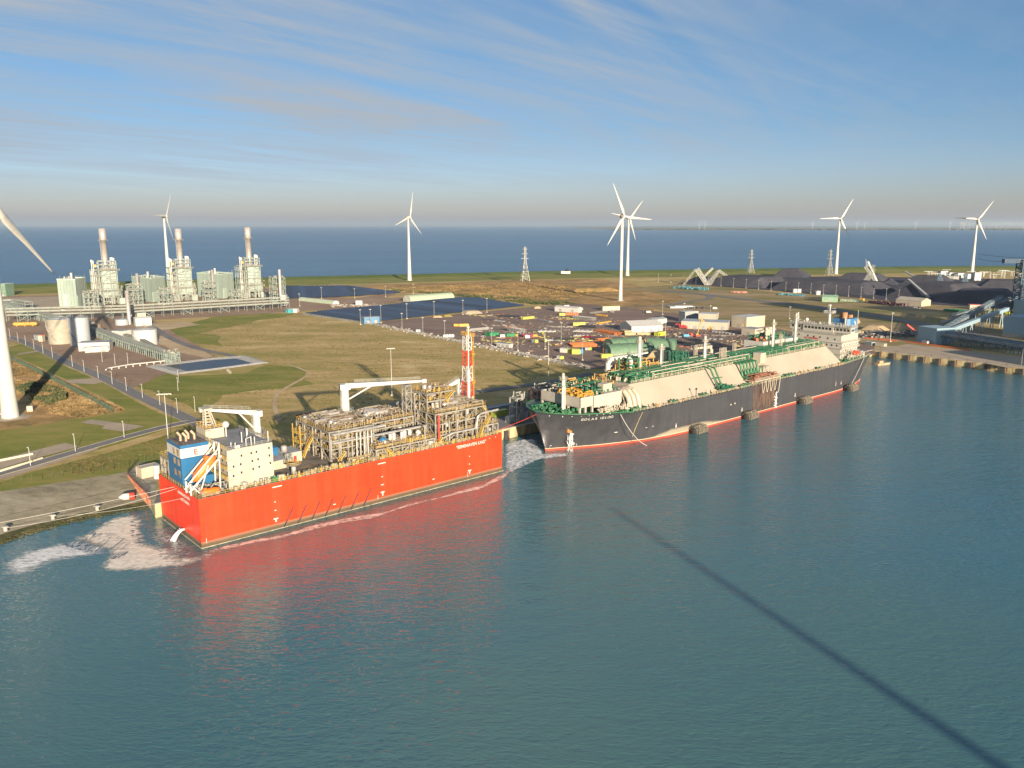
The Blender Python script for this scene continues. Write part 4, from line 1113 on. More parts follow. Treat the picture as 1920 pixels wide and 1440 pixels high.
# ---- power station: three units
clad = mat('pale_green_cladding', (0.29, 0.37, 0.32), 0.6, var=0.10, scale=.12, streak=True)
clad2 = mat('pale_green_door', (0.40, 0.49, 0.42), 0.6, var=0.05)
psteel = mat('pale_frame_steel', (0.22, 0.27, 0.245), 0.6, var=0.15)
dirty = mat('plant_dirty_grey', (0.26, 0.25, 0.21), 0.7, var=0.35)
PH = math.atan2(W(466, 560).y-W(187, 574).y, W(466, 560).x-W(187, 574).x)      # the row's direction
def unit(bx_, by_, lab_h, lab_b, htop, wid, sh):
    """heat-recovery boiler frame with silver chimney; local x along the row, y away from the viewer"""
    p = W(bx_, by_); t = thing('boiler_unit', lab_b, 'power plant', (p.x, p.y, GZ), PH-.06, 'boiler units of the power station')
    k = wid/24.0
    fr = MB(); xs = [0, 7*k, 9*k, 17*k, 24*k]; ys = [0, 8, 16, 26]; zs = [0, 9, 17, 25, 33, 40]
    frame(fr, xs, ys, zs, .8, seed=sh); frame(fr, [7*k, 12*k, 18*k, 24*k], [2, 12, 22], [40, 46, 50], .7, seed=sh+1)
    for i in range(6):
        fr.beam((9*k, -.3, 9+i*5), (24*k, -.3, 13+i*5 if i % 2 else 9+i*5), .45)
    fr.build('steel_frame', psteel, t)
    b = MB(); b.bx(9.6*k, 23.4*k, 1.5, 24, 8, 36); b.prism([(10*k, 2), (23*k, 2), (23*k, 23), (10*k, 23)], 36, 40); b.build('boiler_casing', clad, t)
    dkk = MB()
    for z in zs[1:]: dkk.bx(0, 9*k, -1.2, 8, z, z+.3)
    dkk.bx(7*k, 27*k, -2, 24, 39.6, 40); dkk.bx(8*k, 26*k, -1.5, 3, 24.6, 25); dkk.bx(8*k, 28*k, -1.5, 3, 15.5, 15.9)
    dkk.build('platform', dirty, t)
    rl = MB()
    for z in (40, 15.9): rl.rail([(7*k, -2, z), (27*k, -2, z), (27*k, 10, z)], 1.3, .2, 2.5)
    for z in zs[1:5]: rl.rail([(0, -1.2, z+.3), (9*k, -1.2, z+.3)], 1.3, .18, 2.5)
    rl.build('railing', dirty, t)
    s = MB(); sx, sy = 14.5*k, 12; s.lathe((sx, sy, 0), [(6.5*k, 40), (3.4, 44), (3.3, 50), (3.3, htop-13), (3.35, htop-13), (3.9, htop-12), (3.9, htop), (3.4, htop), (3.4, htop-3), (.01, htop-3)], 28)
    st_ = s.build('chimney', silver, t)
    r = MB(); r.lathe((sx, sy, 0), [(3.4, htop-14), (5.4, htop-14), (5.4, htop-13.7), (3.4, htop-13.7)], 20)
    r.rail([(sx+5.3*cos(i*pi/6), sy+5.3*sin(i*pi/6), htop-13.7) for i in range(12)], 1.2, .2, 2.5, closed=True)
    for q in (-.4, .4): r.beam((sx-3.6, sy-2+q, 44), (sx-3.6, sy-2+q, htop-13), .2)
    r.build('chimney_platform', steel, st_)
    v = MB()
    for (x, y, z) in ((.5, -.5, 52), (2.2, -.2, 51), (19.5*k, 5, 54), (21*k, 5, 54), (22.4*k, 5, 53.5)): v.cyl(x, y, 30 if z > 52.5 else 8, z-3, .45, n=8); v.cyl(x, y, z-3, z, .95, n=10)
    v.build('vent_pipe', mat('vent_silver', (.6, .58, .52), .4, .4), t)
    pp = MB(); clutter(pp, .5, 9*k, -.8, 7.5, .5, 39, 60, sh*3, r=(.2, .5), vert=.6); clutter(pp, 9*k, 24*k, -1.2, 1, 1, 39, 36, sh*3+1, r=(.2, .45), vert=.35); clutter(pp, 24*k, 29*k, 0, 8, 0, 22, 20, sh*5, r=(.2, .4))
    clutter(pp, 9*k, 22*k, 4, 20, 40.2, 44, 16, sh*3+3, r=(.2, .4))
    pp.build('pipework', mat('pale_pipework', (.33, .34, .29), .5, .1), t)
    q = MB(); valves(q, 0, 24*k, -1, 6, 40, 20, sh, (.8, 2)); valves(q, 0, 9*k, -1, 2, 17, 16, sh+2, (.7, 1.6)); valves(q, 0, 28*k, -1, 2, 9.3, 20, sh+4, (.7, 1.6)); q.build('equipment', dirty, t)
    c = MB()
    for i in range(7): c.box((18*k+i*1.2*k, -1.6, 13), (.5, .4, 5))
    c.bx(24.5*k, 30*k, 3, 12, 0, 7); c.build('side_duct', clad, t)
    w = MB(); w.box((4, 2, 45), (2.6, 2, 3)); w.build('hoist', yellow, t)
    return t
unit(178, 573, '', 'leftmost boiler frame of the power station with tall silver chimney', 87, 26, 31)
unit(323, 566, '', 'middle boiler frame of the power station with tall silver chimney', 86.5, 24, 41)
unit(453, 560, '', 'rightmost boiler frame of the power station with tall silver chimney', 88, 25, 51)
def hall(pl, pc, pr, ty, label):
    """turbine hall: two visible walls meeting at the corner pl-pc-pr (photo ground points)"""
    a, c, b = W(*pl), W(*pc), W(*pr); H = HT(a, ty)-GZ
    u_ = (c-a); v_ = (b-c); d = a+v_
    t = thing('turbine_hall', label, 'power plant', (c.x, c.y, GZ), 0, 'pale green turbine halls of the power station')
    P = [a-c, Vector((0, 0, 0)), b-c, a-c+v_]
    mb = MB(); mb.prism([(p.x, p.y) for p in P], 0, H); mb.build('wall', clad, t)
    mb = MB(); z = H
    for p, q in zip(P, P[1:]+P[:1]):
        mb.beam((p.x, p.y, z+.7), (q.x, q.y, z+.7), .5, 1.4)
    mb.build('parapet', clad2, t)
    for f0, f1, hh, (p, q) in ((.25, .5, .5, (P[0], P[1])), (.05, .35, .44, (P[1], P[2]))):
        m_ = MB(); n_ = Vector(((q-p).y, -(q-p).x, 0)).normalized()
        x, y = p.lerp(q, f0)+n_*.15, p.lerp(q, f1)+n_*.15
        m_.beam((x.x, x.y, H*hh/2), (y.x, y.y, H*hh/2), .3, H*hh); m_.build('door', clad2, t)
    m_ = MB()
    for k in range(1, 6):
        for (p, q) in ((P[0], P[1]), (P[1], P[2])):
            x = p.lerp(q, k/6); m_.beam((x.x, x.y, H*.1), (x.x, x.y, H), .35)
    m_.build('cladding_seam', dirty, t)
    m_ = MB(); g = random.Random(int(H*10)); cc = (P[0]+P[2])/2
    for k in range(12):
        x = P[0].lerp(P[1], g.uniform(.15, .85)) + v_*g.uniform(.15, .8); h = g.choice((1.2, 2, 3)); m_.cyl(x.x, x.y, H, H+h, g.uniform(.3, .8), n=8)
    x = cc; m_.cyl(x.x, x.y, H, H+7, 1.5, n=12)
    m_.build('roof_vent', silver, t)
    m_ = MB()
    for k in range(8): x = P[k % 2].lerp(P[(k % 2)+1], g.random()); m_.beam((x.x, x.y, H), (x.x, x.y, H+5), .16)
    m_.build('lightning_rod', steel, t)
    return t
hall((112, 577), (146, 577.5), (166, 572), 525, 'leftmost pale green turbine hall beside the leftmost chimney')
hall((250, 562), (286, 567), (312, 562), 520, 'middle pale green turbine hall between the left and middle chimneys')
hall((372, 556), (418, 560), (440, 556), 513, 'pale green turbine hall between the middle and right chimneys')
# auxiliary process structures between units
def aux(px, py, L, Wd, zs, nx, ny, label, seed, rz=None, m=None, dens=.5):
    p = W(px, py); t = thing('process_structure', label, 'process plant', (p.x, p.y, GZ), PH if rz is None else rz)
    f = MB(); xs = [L*i/nx for i in range(nx+1)]; ys = [Wd*i/ny for i in range(ny+1)]; frame(f, xs, ys, zs, .5, seed=seed); f.build('steel_frame', m or psteel, t)
    d_ = MB(); pp = MB(); v = MB()
    for i, z in enumerate(zs):
        nz = zs[i+1] if i+1 < len(zs) else z+3
        if i: d_.bx(0, L, 0, Wd, z, z+.25)
        clutter(pp, .3, L-.3, -.3, Wd, z+.4, nz, int(L*Wd*.12*dens)+4, seed+i, r=(.15, .4)); valves(v, 0, L, 0, Wd, z+.3, int(L*Wd*.15*dens)+4, seed+9+i, (.5, 1.5))
    if d_.v: d_.build('platform', dirty, t)
    pp.build('pipework', MATS['pale_pipework'], t); v.build('equipment', dirty, t)
    return t
aux(243, 573, 15, 12, [0, 6, 11, 17, 22], 3, 2, 'open steel process frame right of the leftmost boiler unit', 61)
aux(385, 566, 15, 12, [0, 6, 11, 17, 22], 3, 2, 'open steel process frame right of the middle boiler unit', 62)
aux(513, 570, 15, 12, [0, 6, 11, 17, 24, 30], 3, 2, 'open steel process frame with lift tower at the right end of the power station', 63)
aux(435, 566, 12, 8, [0, 6, 12], 3, 1, 'low process frame at the foot of the rightmost hall', 64)
aux(160, 580, 14, 10, [0, 6, 13, 18], 3, 2, 'process frame at the foot of the leftmost hall', 65)
aux(300, 573, 14, 10, [0, 6, 13, 18], 3, 2, 'process frame at the foot of the middle hall', 66)
mb = MB(); mb.cyl(0, 0, 0, 40, 1.7, n=14)
p = W(527, 570); tag(mb.build('vent_stack', silver), 'short silver stack at the right end of the power station', 'stack', loc=p)
for px, py, h, l in ((261, 566, 34, 'silver flue beside the middle turbine hall'), (401, 560, 36, 'silver flue in front of the right turbine hall'), (243, 608, 31.5, 'slim free-standing silver chimney in front of the leftmost boiler unit')):
    mb = MB(); r = 1.7 if h < 33 or h == 31.5 else 1.5; mb.lathe((0, 0, 0), [(r*1.1, 0), (r, 1), (r, h), (r*.8, h), (.01, h-1)], 20); p = W(px, py)
    o = mb.build('silver_chimney', silver); tag(o, l, 'chimney', loc=p)
    mb = MB(); mb.lathe((0, 0, 0), [(r, h-3), (r+1, h-3), (r+1, h-2.8), (r, h-2.8)], 14); mb.build('chimney_platform', steel, o)
# pipe racks
def rack(pts, w, levels, label, pitch=9, t_=.4, seed=1, npipe=7, hsteel=None, px=True, m=None):
    P = [W(*p) for p in pts] if px else [Vector(p) for p in pts]
    o = P[0]; t = thing('pipe_rack', label, 'pipe rack', (o.x, o.y, GZ), 0)
    f = MB(); pi_ = MB(); g = random.Random(seed); H = levels[-1]
    for a, b in zip(P, P[1:]):
        a = a-o; b = b-o; a.z = b.z = 0; d = (b-a); L = d.length; d.normalize(); nn = Vector((-d.y, d.x, 0))*(w/2); n = max(1, int(L/pitch))
        for k in range(n+1):
            c = a.lerp(b, k/n); up = Vector((0, 0, H))
            for s in (-1, 1): f.beam(c+nn*s, c+nn*s+up, t_)
            for z in levels: f.beam(c-nn+Vector((0, 0, z)), c+nn+Vector((0, 0, z)), t_)
            if k % 4 == 1:
                c2 = a.lerp(b, min(1, (k+1)/n))
                for s in (-1, 1):
                    f.beam(c+nn*s, c2+nn*s+Vector((0, 0, levels[0])), t_*.6); f.beam(c2+nn*s, c+nn*s+Vector((0, 0, levels[0])), t_*.6)
        for z in levels:
            for s in (-1, 1): f.beam(a+nn*s+Vector((0, 0, z)), b+nn*s+Vector((0, 0, z)), t_*.8)
            for q in range(npipe):
                off = nn*(-1+2*(q+.5)/npipe); r = g.uniform(.15, .42); pi_.tube(a+off+Vector((0, 0, z+r+.2)), b+off+Vector((0, 0, z+r+.2)), r, n=6)
    f.build('steel_frame', m or psteel, t); pi_.build('pipe', MATS['pale_pipework'] if seed % 2 else dirty, t)
    return t
rack([(15, 603), (250, 596), (540, 578)], 8, [6, 9, 12], 'long three-level pipe rack along the front of the power station', seed=3)
rack([(8, 578), (60, 596), (120, 612)], 6, [5.5, 7.5], 'pipe rack running diagonally behind the beige tank at left', seed=5, pitch=5)
rack([(166, 624), (230, 650), (320, 680)], 5, [4.6, 6.4], 'long pipe rack running from the tall white tank down to the basin', seed=7, pitch=4.2)
rack([(210, 633), (262, 646), (300, 668)], 3.5, [3.6, 5], 'short pipe rack behind the one running to the basin', seed=8, pitch=4.2)
aux(308, 680, 10, 6, [0, 4, 7], 4, 2, 'pipe terminal frame at the end of the rack beside the basin', 67, rz=-.7)
rack([(0, 577), (28, 576), (55, 580)], 8, [5, 8], 'pipe rack at far left behind the nearest turbine tower', seed=9, pitch=6)
# tanks
def tank(px0, px1, py, ty, name, m, label, roof=.06, n=36, rails=True, rm=None, ribs=0):
    a, b = W(px0, py), W(px1, py); r = (b-a).length/2; c = (a+b)/2; c.y += r*.6; H = HT(Vector((c.x, c.y-r, GZ)), ty)-GZ
    t = thing('storage_tank', label, 'tank', (c.x, c.y, GZ))
    mb = MB(); mb.lathe((0, 0, 0), [(r, 0), (r, H)], n); 
    if ribs:
        for k in range(ribs): z = H*(k+1)/(ribs+1); mb.lathe((0, 0, 0), [(r, z-.1), (r+.12, z), (r, z+.1)], n)
    mb.build('wall', m, t)
    mb = MB(); mb.lathe((0, 0, 0), [(r+.15, H), (r*.5, H+r*roof*1.5), (.01, H+r*roof*2)], n); mb.build('roof', rm or m, t)
    if rails:
        mb = MB(); mb.rail([(r*cos(2*pi*i/18), r*sin(2*pi*i/18), H) for i in range(18)], 1.1, .1, 2, closed=True)
        q = [( (r+.5)*cos(-1.2-k*.09), (r+.5)*sin(-1.2-k*.09), H*k/20) for k in range(21)]
        for u0, u1 in zip(q, q[1:]): mb.beam(u0, u1, .7, .12); mb.beam((u0[0], u0[1], u0[2]+1), (u1[0], u1[1], u1[2]+1), .1)
        mb.build('stair_rail', steel, t)
    return t
bt = mat('beige_tank', (.33, .30, .24), .7, var=.12, scale=.3); gt = mat('grey_tank', (.37, .40, .41), .55, var=.06)
tank(87, 131, 645, 600, 't', bt, 'wide beige ribbed storage tank at left with zigzag stair', rm=gt, ribs=9)
tank(129, 164, 648, 597, 't', gt, 'tall pale grey cylinder tank beside the beige tank', roof=.03)
tank(247, 289, 648, 620, 't', mat('white_tank', (.52, .52, .49), .5, var=.05), 'white cylinder tank at the right of the tank area', roof=.03)
tank(162, 176, 617, 604, 't', bt, 'small beige tank just behind the tall grey tank', rails=False)
tank(214, 238, 610, 600, 't', gt, 'low pale tank at the foot of the slim silver chimney', rails=False)
tank(168, 188, 628, 609, 't', mat('brown_tank', (.28, .20, .13), .7), 'squat brown tank behind the pipe rack start', rails=False)
# sheds and small buildings: baseline from two photo points
def two(p1, p2):
    a, b = W(*p1), W(*p2); d = b-a; L = d.length; return a, L, math.atan2(d.y, d.x)
def shed(name, p1, p2, depth, H, label, cat='building', m=cream, rm=None, style='flat', doors=1, group=None, base=None, seams=0):
    """building with its front along the photo ground points p1-p2; x along the front, y away from the viewer"""
    a, L, rz = two(p1, p2); t = thing(name, label, cat, (a.x, a.y, GZ), rz, group)
    mb = MB(); mb.bx(0, L, 0, depth, 0, H); mb.build('wall', m, t)
    mb = MB(); rm = rm or greyp
    if style == 'flat':
        mb.bx(-.15, L+.15, -.15, depth+.15, H+.003, H+.25)
    elif style == 'gable':
        r = min(depth, L)*.16
        mb.add([(-.3, -.3, H), (L+.3, -.3, H), (L+.3, depth/2, H+r), (-.3, depth/2, H+r), (-.3, depth+.3, H), (L+.3, depth+.3, H)], [(0, 1, 2, 3), (3, 2, 5, 4), (0, 3, 4), (1, 5, 2), (0, 4, 5, 1)])
    elif style == 'gablex':
        r = L*.2
        mb.add([(-.3, -.3, H), (-.3, depth+.3, H), (L/2, depth+.3, H+r), (L/2, -.3, H+r), (L+.3, -.3, H), (L+.3, depth+.3, H)], [(0, 1, 2, 3), (3, 2, 5, 4), (0, 3, 4), (1, 5, 2), (0, 4, 5, 1)])
    mb.build('roof', rm, t)
    for k in range(doors):
        x = L*(k+.5)/doors; mb = MB(); mb.bx(x-min(1.6, L*.12), x+min(1.6, L*.12), -.06, 0, 0, min(3.2, H*.75)); mb.build('door', greyp, t)
    if seams:
        mb = MB()
        for k in range(1, seams): mb.bx(L*k/seams-.06, L*k/seams+.06, -.04, 0, 0, H)
        mb.build('cladding_seam', dirty, t)
    if base: mb = MB(); mb.bx(-.05, L+.05, -.05, depth+.05, 0, base); mb.build('plinth', capm, t)
    return t
shed('pump_house', (148, 659), (206, 657), 12, 6.0, 'long white pump house with grey roof in front of the grey tank', m=white, rm=greyp, doors=3)
shed('lean_to_building', (160, 662), (204, 659), 4, 3.8, 'low pale annex in front of the white pump house', m=clad2, rm=greyp, doors=2)
shed('valve_house', (229, 640), (247, 637), 10, 8, 'pale building adjoining the white cylinder tank', m=white)
shed('switch_house', (255, 612), (285, 610), 8, 7, 'small pale gabled building right of the slim chimney', m=clad2, rm=white, style='gable')
shed('control_room', (249, 594), (262, 593), 8, 6, 'white flat-roofed cabin below the pipe rack', m=white)
shed('control_room', (258, 597), (274, 596), 6, 5, 'tan flat-roofed cabin right of the white cabin under the pipe rack', m=cream)
shed('compressor_cabin', (73, 641), (80, 641), 4, 5, 'small orange and white cabin at the foot of the beige tank', m=cream, rm=orange)
shed('filter_cabin', (64, 637), (72, 639), 4, 4, 'small blue-grey cabin left of the orange one', m=gt)
shed('workshop', (534, 586), (540, 587), 6, 3.5, 'small turquoise cabin at the end of the power station', m=mat('turquoise', (.04, .3, .33), .6))
shed('gate_building', (527, 573), (536, 573), 8, 12, 'white tower block at the right end of the power station', m=white)
shed('warehouse', (0, 556), (12, 556), 18, 16, 'green-glazed hall partly hidden behind the nearest turbine tower', m=mat('green_glazing', (.16, .25, .18), .3), rm=pale_steel)
def barrel(name, p1, p2, depth, H, label, m, n=12, cat='shed', end=None, group=None, along='x', loc=None):
    if loc: a, L, rz = loc
    else: a, L, rz = two(p1, p2)
    t = thing(name, label, cat, (a.x, a.y, GZ), rz, group); V = []; V2 = []
    W_ = depth if along == 'x' else L; LL = L if along == 'x' else depth
    for i in range(n+1):
        an = pi*i/n; y = W_/2 - cos(an)*W_/2; z = sin(an)**.75*H
        for x in (0, LL): V.append((x, y, z) if along == 'x' else (y, x, z))
    mb = MB(); mb.add(V, [(2*i, 2*i+1, 2*i+3, 2*i+2) for i in range(n)], True)
    mb.build('roof', m, t)
    mb = MB()
    for x in (0.02, LL-.02):
        vs = [V[2*i] for i in range(n+1)]; vs = [((x, v[1], v[2]) if along == 'x' else (v[0], x, v[2])) for v in vs]
        mb.add(vs, [tuple(range(n+1))])
    mb.build('end_wall', end or m, t)
    mb = MB(); k = max(3, int(LL/5))
    for j in range(k+1):
        x = LL*j/k
        pv = None
        for i in range(n+1):
            v = V[2*i]; q = (x, v[1], v[2]+.05) if along == 'x' else (v[0], x, v[2]+.05)
            if pv: mb.beam(pv, q, .18)
            pv = q
    mb.build('rib', end or m, t)
    mb = MB(); c = W_/2
    if along == 'x': mb.bx(-.06, .0, c-2, c+2, 0, min(4, H*.6))
    else: mb.bx(c-2, c+2, -.06, .0, 0, min(4, H*.6))
    mb.build('door', white, t)
    return t
pgr = mat('pale_green_sheet', (.36, .44, .30), .5, var=.08)
barrel('barrel_warehouse', (770, 567), (852, 561), 16, 8.0, 'pale green arched warehouse beside the larger solar field', pgr, end=mat('pale_end', (.48, .5, .42), .6))
barrel('polytunnel', (560, 564), (624, 571), 9, 4.0, 'long low pale arched shed between the two solar fields', pgr, end=white)
barrel('dome_tent', (537, 586), (557, 586), 9, 4.0, 'small white dome tent at the corner of the big field', white)
shed('blue_shed', (683, 608), (712, 606), 8, 6, 'blue flat-roofed shed at the corner of the larger solar field', m=mat('shed_blue', (.10, .22, .36), .5), doors=2)
# yellow horizontal vessel by the left edge
mb = MB(); mb.tube((0, 0, 2.2), (18, 0, 2.2), 1.7, n=14); mb.ball((0, 0, 2.2), 1.7, 12); mb.ball((18, 0, 2.2), 1.7, 12)
for x in (2, 9, 16): mb.bx(x-.4, x+.4, -1.2, 1.2, 0, 1.2)
p = W(28, 612); tag(mb.build('gas_vessel', yrail), 'long yellow horizontal vessel left of the beige tank', 'tank', loc=p, rz=.1)
# white pipeline from the rack along the road to the bend
mb = MB(); P = [W(320, 679), (W(245, 687)), W(203, 694), W(199, 697)]
for a, b in zip(P, P[1:]): mb.tube(a+Vector((0, 0, 1.3)), b+Vector((0, 0, 1.3)), .42, n=8); mb.ball(a+Vector((0, 0, 1.3)), .42, 8)
for k in range(9):
    q = P[0].lerp(P[2], (k+.5)/9); mb.bx(q.x-.3, q.x+.3, q.y-.4, q.y+.4, GZ, GZ+1.2)
tag(mb.build('pipeline', white), 'pale pipeline on short supports running from the basin rack to the road', 'pipeline')
mb = MB(); mb.truss((0, 0, 1.2), (0, 9, 1.2), 1.2, 1.2, 6, .12); p = W(432, 702); tag(mb.build('gangway', cream), 'cream footbridge reaching over the lined basin from its near bank', 'footbridge', loc=p, rz=.5)
mb = MB()
for s in (0, 1):
    q = B(6, 60)
# fences
fm = mat('green_fence', (.07, .13, .09), .6)
def fence(name, pts, H, label, m=fm, pitch=3.0, mesh=True, t_=.12):
    P = [W(*p) for p in pts]; o = P[0]; t = thing(name, label, 'fence', (o.x, o.y, GZ)); a_ = MB(); b_ = MB()
    for a, b in zip(P, P[1:]):
        a = a-o; b = b-o; a.z = b.z = 0; n = max(1, int((b-a).length/pitch))
        for k in range(n+1): q = a.lerp(b, k/n); a_.beam(q, q+Vector((0, 0, H)), t_)
        if mesh:
            for z in [H*(i+.5)/9 for i in range(9)]: b_.beam(a+Vector((0, 0, z)), b+Vector((0, 0, z)), .06)
            nv = int((b-a).length/.8)
            for k in range(nv): q = a.lerp(b, k/nv); b_.beam(q, q+Vector((0, 0, H)), .05)
    a_.build('post', m, t); b_.build('mesh_panel', m, t); return t
fence('green_fence', [(-20, 660), (0, 662), (23, 676), (95, 712), (212, 774)], 3.2, 'dark green mesh fence between reeds and lawn at left', pitch=2.5)
fence('bank_fence', [(-20, 911), (0, 908), (80, 898), (170, 885), (215, 880), (243, 873), (300, 860)], 2.4, 'thin security fence along the top of the grey bank', fm, 3, mesh=False, t_=.09)
fence('yard_fence', [(568, 590), (700, 610), (845, 640), (960, 662), (1110, 697)], 2.2, 'thin fence between the big field and the work yard', steel, 5, t_=.14)
# street lamps
def lamp():
    t = thing('street_lamp', '', 'street lamp', (0, 0, 0), 0, 'lamp posts along the asphalt road')
    mb = MB(); mb.tube((0, 0, 0), (0, 0, 7.6), .13, .09, 8); mb.build('pole', white, t)
    mb = MB(); mb.box((0, -.5, 7.65), (.45, 1.1, .2)); mb.build('lamp_head', white, t); return t
lp = lamp(); note_kids(lp)
roadl = [(19, 634), (34, 641), (48.5, 648), (64, 655.5), (81, 663), (98.6, 670.5), (136, 688), (158, 698), (184.5, 709.7), (210.6, 721), (237.3, 733), (267.4, 746), (300, 760), (333, 775)]
more = [(192, 679), (216, 685), (240, 683), (335, 718), (233, 821), (141.5, 847), (57.5, 874), (334, 733), (366, 772)]
for i, q in enumerate(roadl):
    lab = f'white lamp post by the road past the tanks, {ORD[i]} counting from the left edge'
    if i == 0: lp.location = W(*q); lp['label'] = lab
    else: dup(lp, W(*q), rnd.uniform(-.4, .4), lab)
for i, (q, l) in enumerate(zip(more, ['in front of the white pump house', 'on the gravel between the pump house and the pipeline', 'beside the low pipe frame on the gravel', 'near the corner of the lined basin', 'beside the paved pad nearest the road bend', 'halfway along the low road, left of the paved pad', 'nearest the pale retaining walls at the left', 'on the grass below the lined basin', 'at the road junction behind the barge'])):
    dup(lp, W(*q), .2, 'white lamp post standing '+l)
def mast(px, py, H, label, arm=1.6, m=white):
    p = W(px, py); t = thing('light_mast', label, 'light mast', (p.x, p.y, GZ), .2, 'tall light masts')
    mb = MB(); mb.tube((0, 0, 0), (0, 0, H), .2, .11, 8); mb.build('pole', m, t)
    mb = MB(); mb.beam((-arm, 0, H), (arm, 0, H), .25, .3)
    for s in (-1, -.3, .4, 1): mb.box((s*arm, -.3, H-.1), (.5, .7, .3))
    mb.build('floodlight_bar', m, t); mb = MB(); mb.bx(-.7, .7, -.7, .7, 0, .8); mb.build('base', capm, t)
    return t
mast(317, 846, 24, 'tall white light mast behind the stern of the orange barge', 2.6)
mast(735, 742, 26, 'light mast seen above the long white crane jib', 2.0)
mast(1028, 730, 28, 'tall light mast on the quay near the bow of the dark ship', 2.0)
mast(1669, 641, 23, 'white light mast on the quay behind the stern of the dark ship', .8)
mast(1246, 672, 26, 'slim light mast beside the green arched tents', .6)
for i, (px, py, h) in enumerate([(676, 609, 14), (695, 608, 14), (714.5, 606, 17), (763, 598, 15), (814, 593, 15), (868, 590, 15), (913, 586, 15), (754, 617, 14), (793, 626, 14), (834, 633, 14), (922, 649, 14), (971, 658, 14), (1052, 646, 17), (1092, 676, 15), (1022, 655, 16), (562, 574, 14), (603, 560, 14), (665, 559, 12), (723, 557, 14), (775, 551, 13), (1242, 590, 14), (1282, 595, 14), (1331, 600, 14), (1480, 598, 12)]):
    mast(px, py, h, f'slim floodlight mast around the solar fields and work yard, {ORD[i]} of its run', .8, steel)
for i in range(20):
    px = 1234+i*23.5+(i > 9)*4; py = 529+i*1.15 if i < 3 else 533+(i-3)*1.9
    mast(px, py, 13, f'lamp post in the row before the coal heaps, {ORD[i]} from the left', .5, steel)
# pylons
def pylon(px, py, ty, label):
    p = W(px, py); H = HT(p, ty)-GZ; t = thing('power_pylon', label, 'pylon', (p.x, p.y, GZ), .3, 'lattice power pylons')
    mb = MB(); w0, w1 = H*.24, H*.05
    hs = [0, .14, .28, .42, .56, .70, .85, 1]; 
    wf = lambda f: w0+(w1-w0)*min(1, f/.62)
    for a, b in zip(hs, hs[1:]):
        ca = [(x*wf(a)/2, y*wf(a)/2, a*H) for x, y in ((-1, -1), (1, -1), (1, 1), (-1, 1))]; cb = [(x*wf(b)/2, y*wf(b)/2, b*H) for x, y in ((-1, -1), (1, -1), (1, 1), (-1, 1))]
        for i in range(4):
            j = (i+1) % 4; mb.beam(ca[i], cb[i], .5); mb.beam(ca[i], cb[j], .3); mb.beam(ca[j], cb[i], .3); mb.beam(cb[i], cb[j], .3)
    mb.build('lattice', steel, t)
    for f, l in ((.66, 7), (.8, 5.5), (.93, 4)):
        mb = MB()
        for s in (-1, 1): mb.beam((0, 0, f*H+1.4), (s*l, 0, f*H), .3); mb.beam((0, 0, f*H-.5), (s*l, 0, f*H), .3)
        mb.build('crossarm', steel, t)
    return t
pylon(984, 527, 463, 'lattice pylon on the dike left of the overlapping turbine pair')
pylon(1407, 512, 468, 'thin lattice pylon standing behind the coal heaps')
pylon(1554, 517, 468, 'lattice pylon just left of the turbine behind the coal heaps')
# reed tufts and shrubs
def tufts(name, region, n, label, hr, m, seed, wr=(.4, 1.2)):
    g = random.Random(seed); mb = MB(); P = [W(*q) for q in region]
    x0, x1 = min(p.x for p in P), max(p.x for p in P); y0, y1 = min(p.y for p in P), max(p.y for p in P)
    def ins(x, y):
        c = False
        for i in range(len(P)):
            a, b = P[i], P[i-1]
            if (a.y > y) != (b.y > y) and x < (b.x-a.x)*(y-a.y)/(b.y-a.y)+a.x: c = not c
        return c
    k = 0; tries = 0
    while k < n and tries < n*30:
        tries += 1
        x, y = g.uniform(x0, x1), g.uniform(y0, y1)
        if not ins(x, y): continue
        d = mnoise.noise(Vector((x*.04, y*.04, seed)))
        if d+g.uniform(-.5, .4) < -.05: continue
        k += 1; h = g.uniform(*hr)*(1+max(0, d)*1.2)
        for q in range(3):
            a = g.uniform(0, pi); w = g.uniform(*wr); dx, dy = cos(a)*w, sin(a)*w; tx, ty = g.uniform(-.4, .4), g.uniform(-.4, .4)
            mb.add([(x-dx, y-dy, GZ), (x+dx, y+dy, GZ), (x+dx*.7+tx, y+dy*.7+ty, GZ+h), (x-dx*.5+tx, y-dy*.5+ty, GZ+h*g.uniform(.7, 1))], [(0, 1, 2, 3)])
    o = mb.build(name, m); tag(o, label, 'plants', kind='stuff'); return o
reedc = ground_mat('reed_stalks', [(.07, .06, .025), (.13, .09, .04), (.20, .14, .065), (.28, .20, .10)], (.03, .15, 1.0), gain=1.2)
shrubm = ground_mat('shrub_leaves', [(.03, .045, .02), (.06, .07, .03), (.10, .085, .035)], (.03, .15, 1.0), gain=1.2)
tufts('reed_bed', [(-60, 672), (0, 668), (30, 672), (100, 706), (225, 764), (235, 770), (150, 785), (90, 775), (40, 740), (-60, 760)], 9000, 'brown and golden reeds and rough grass around the nearest turbine', (.15, .7), reedc, 3)
tufts('bramble_patch', [(30, 730), (60, 718), (120, 735), (125, 752), (90, 760), (50, 745)], 500, 'dark bramble patches among the reeds near the nearest turbine', (.8, 2.0), shrubm, 4)
tufts('far_reeds', [(640, 552), (700, 540), (1000, 530), (1130, 545), (1060, 562), (900, 556), (780, 548)], 6000, 'tan reeds on the waste land beyond the solar field', (.3, 1.0), reedc, 5, (.6, 1.6))
tufts('far_shrubs', [(700, 545), (780, 548), (900, 560), (1000, 571), (1100, 574), (1060, 566), (900, 553), (720, 541)], 900, 'dark scrub along the edge of the tan reeds', (.5, 1.5), shrubm, 6, (.8, 2))
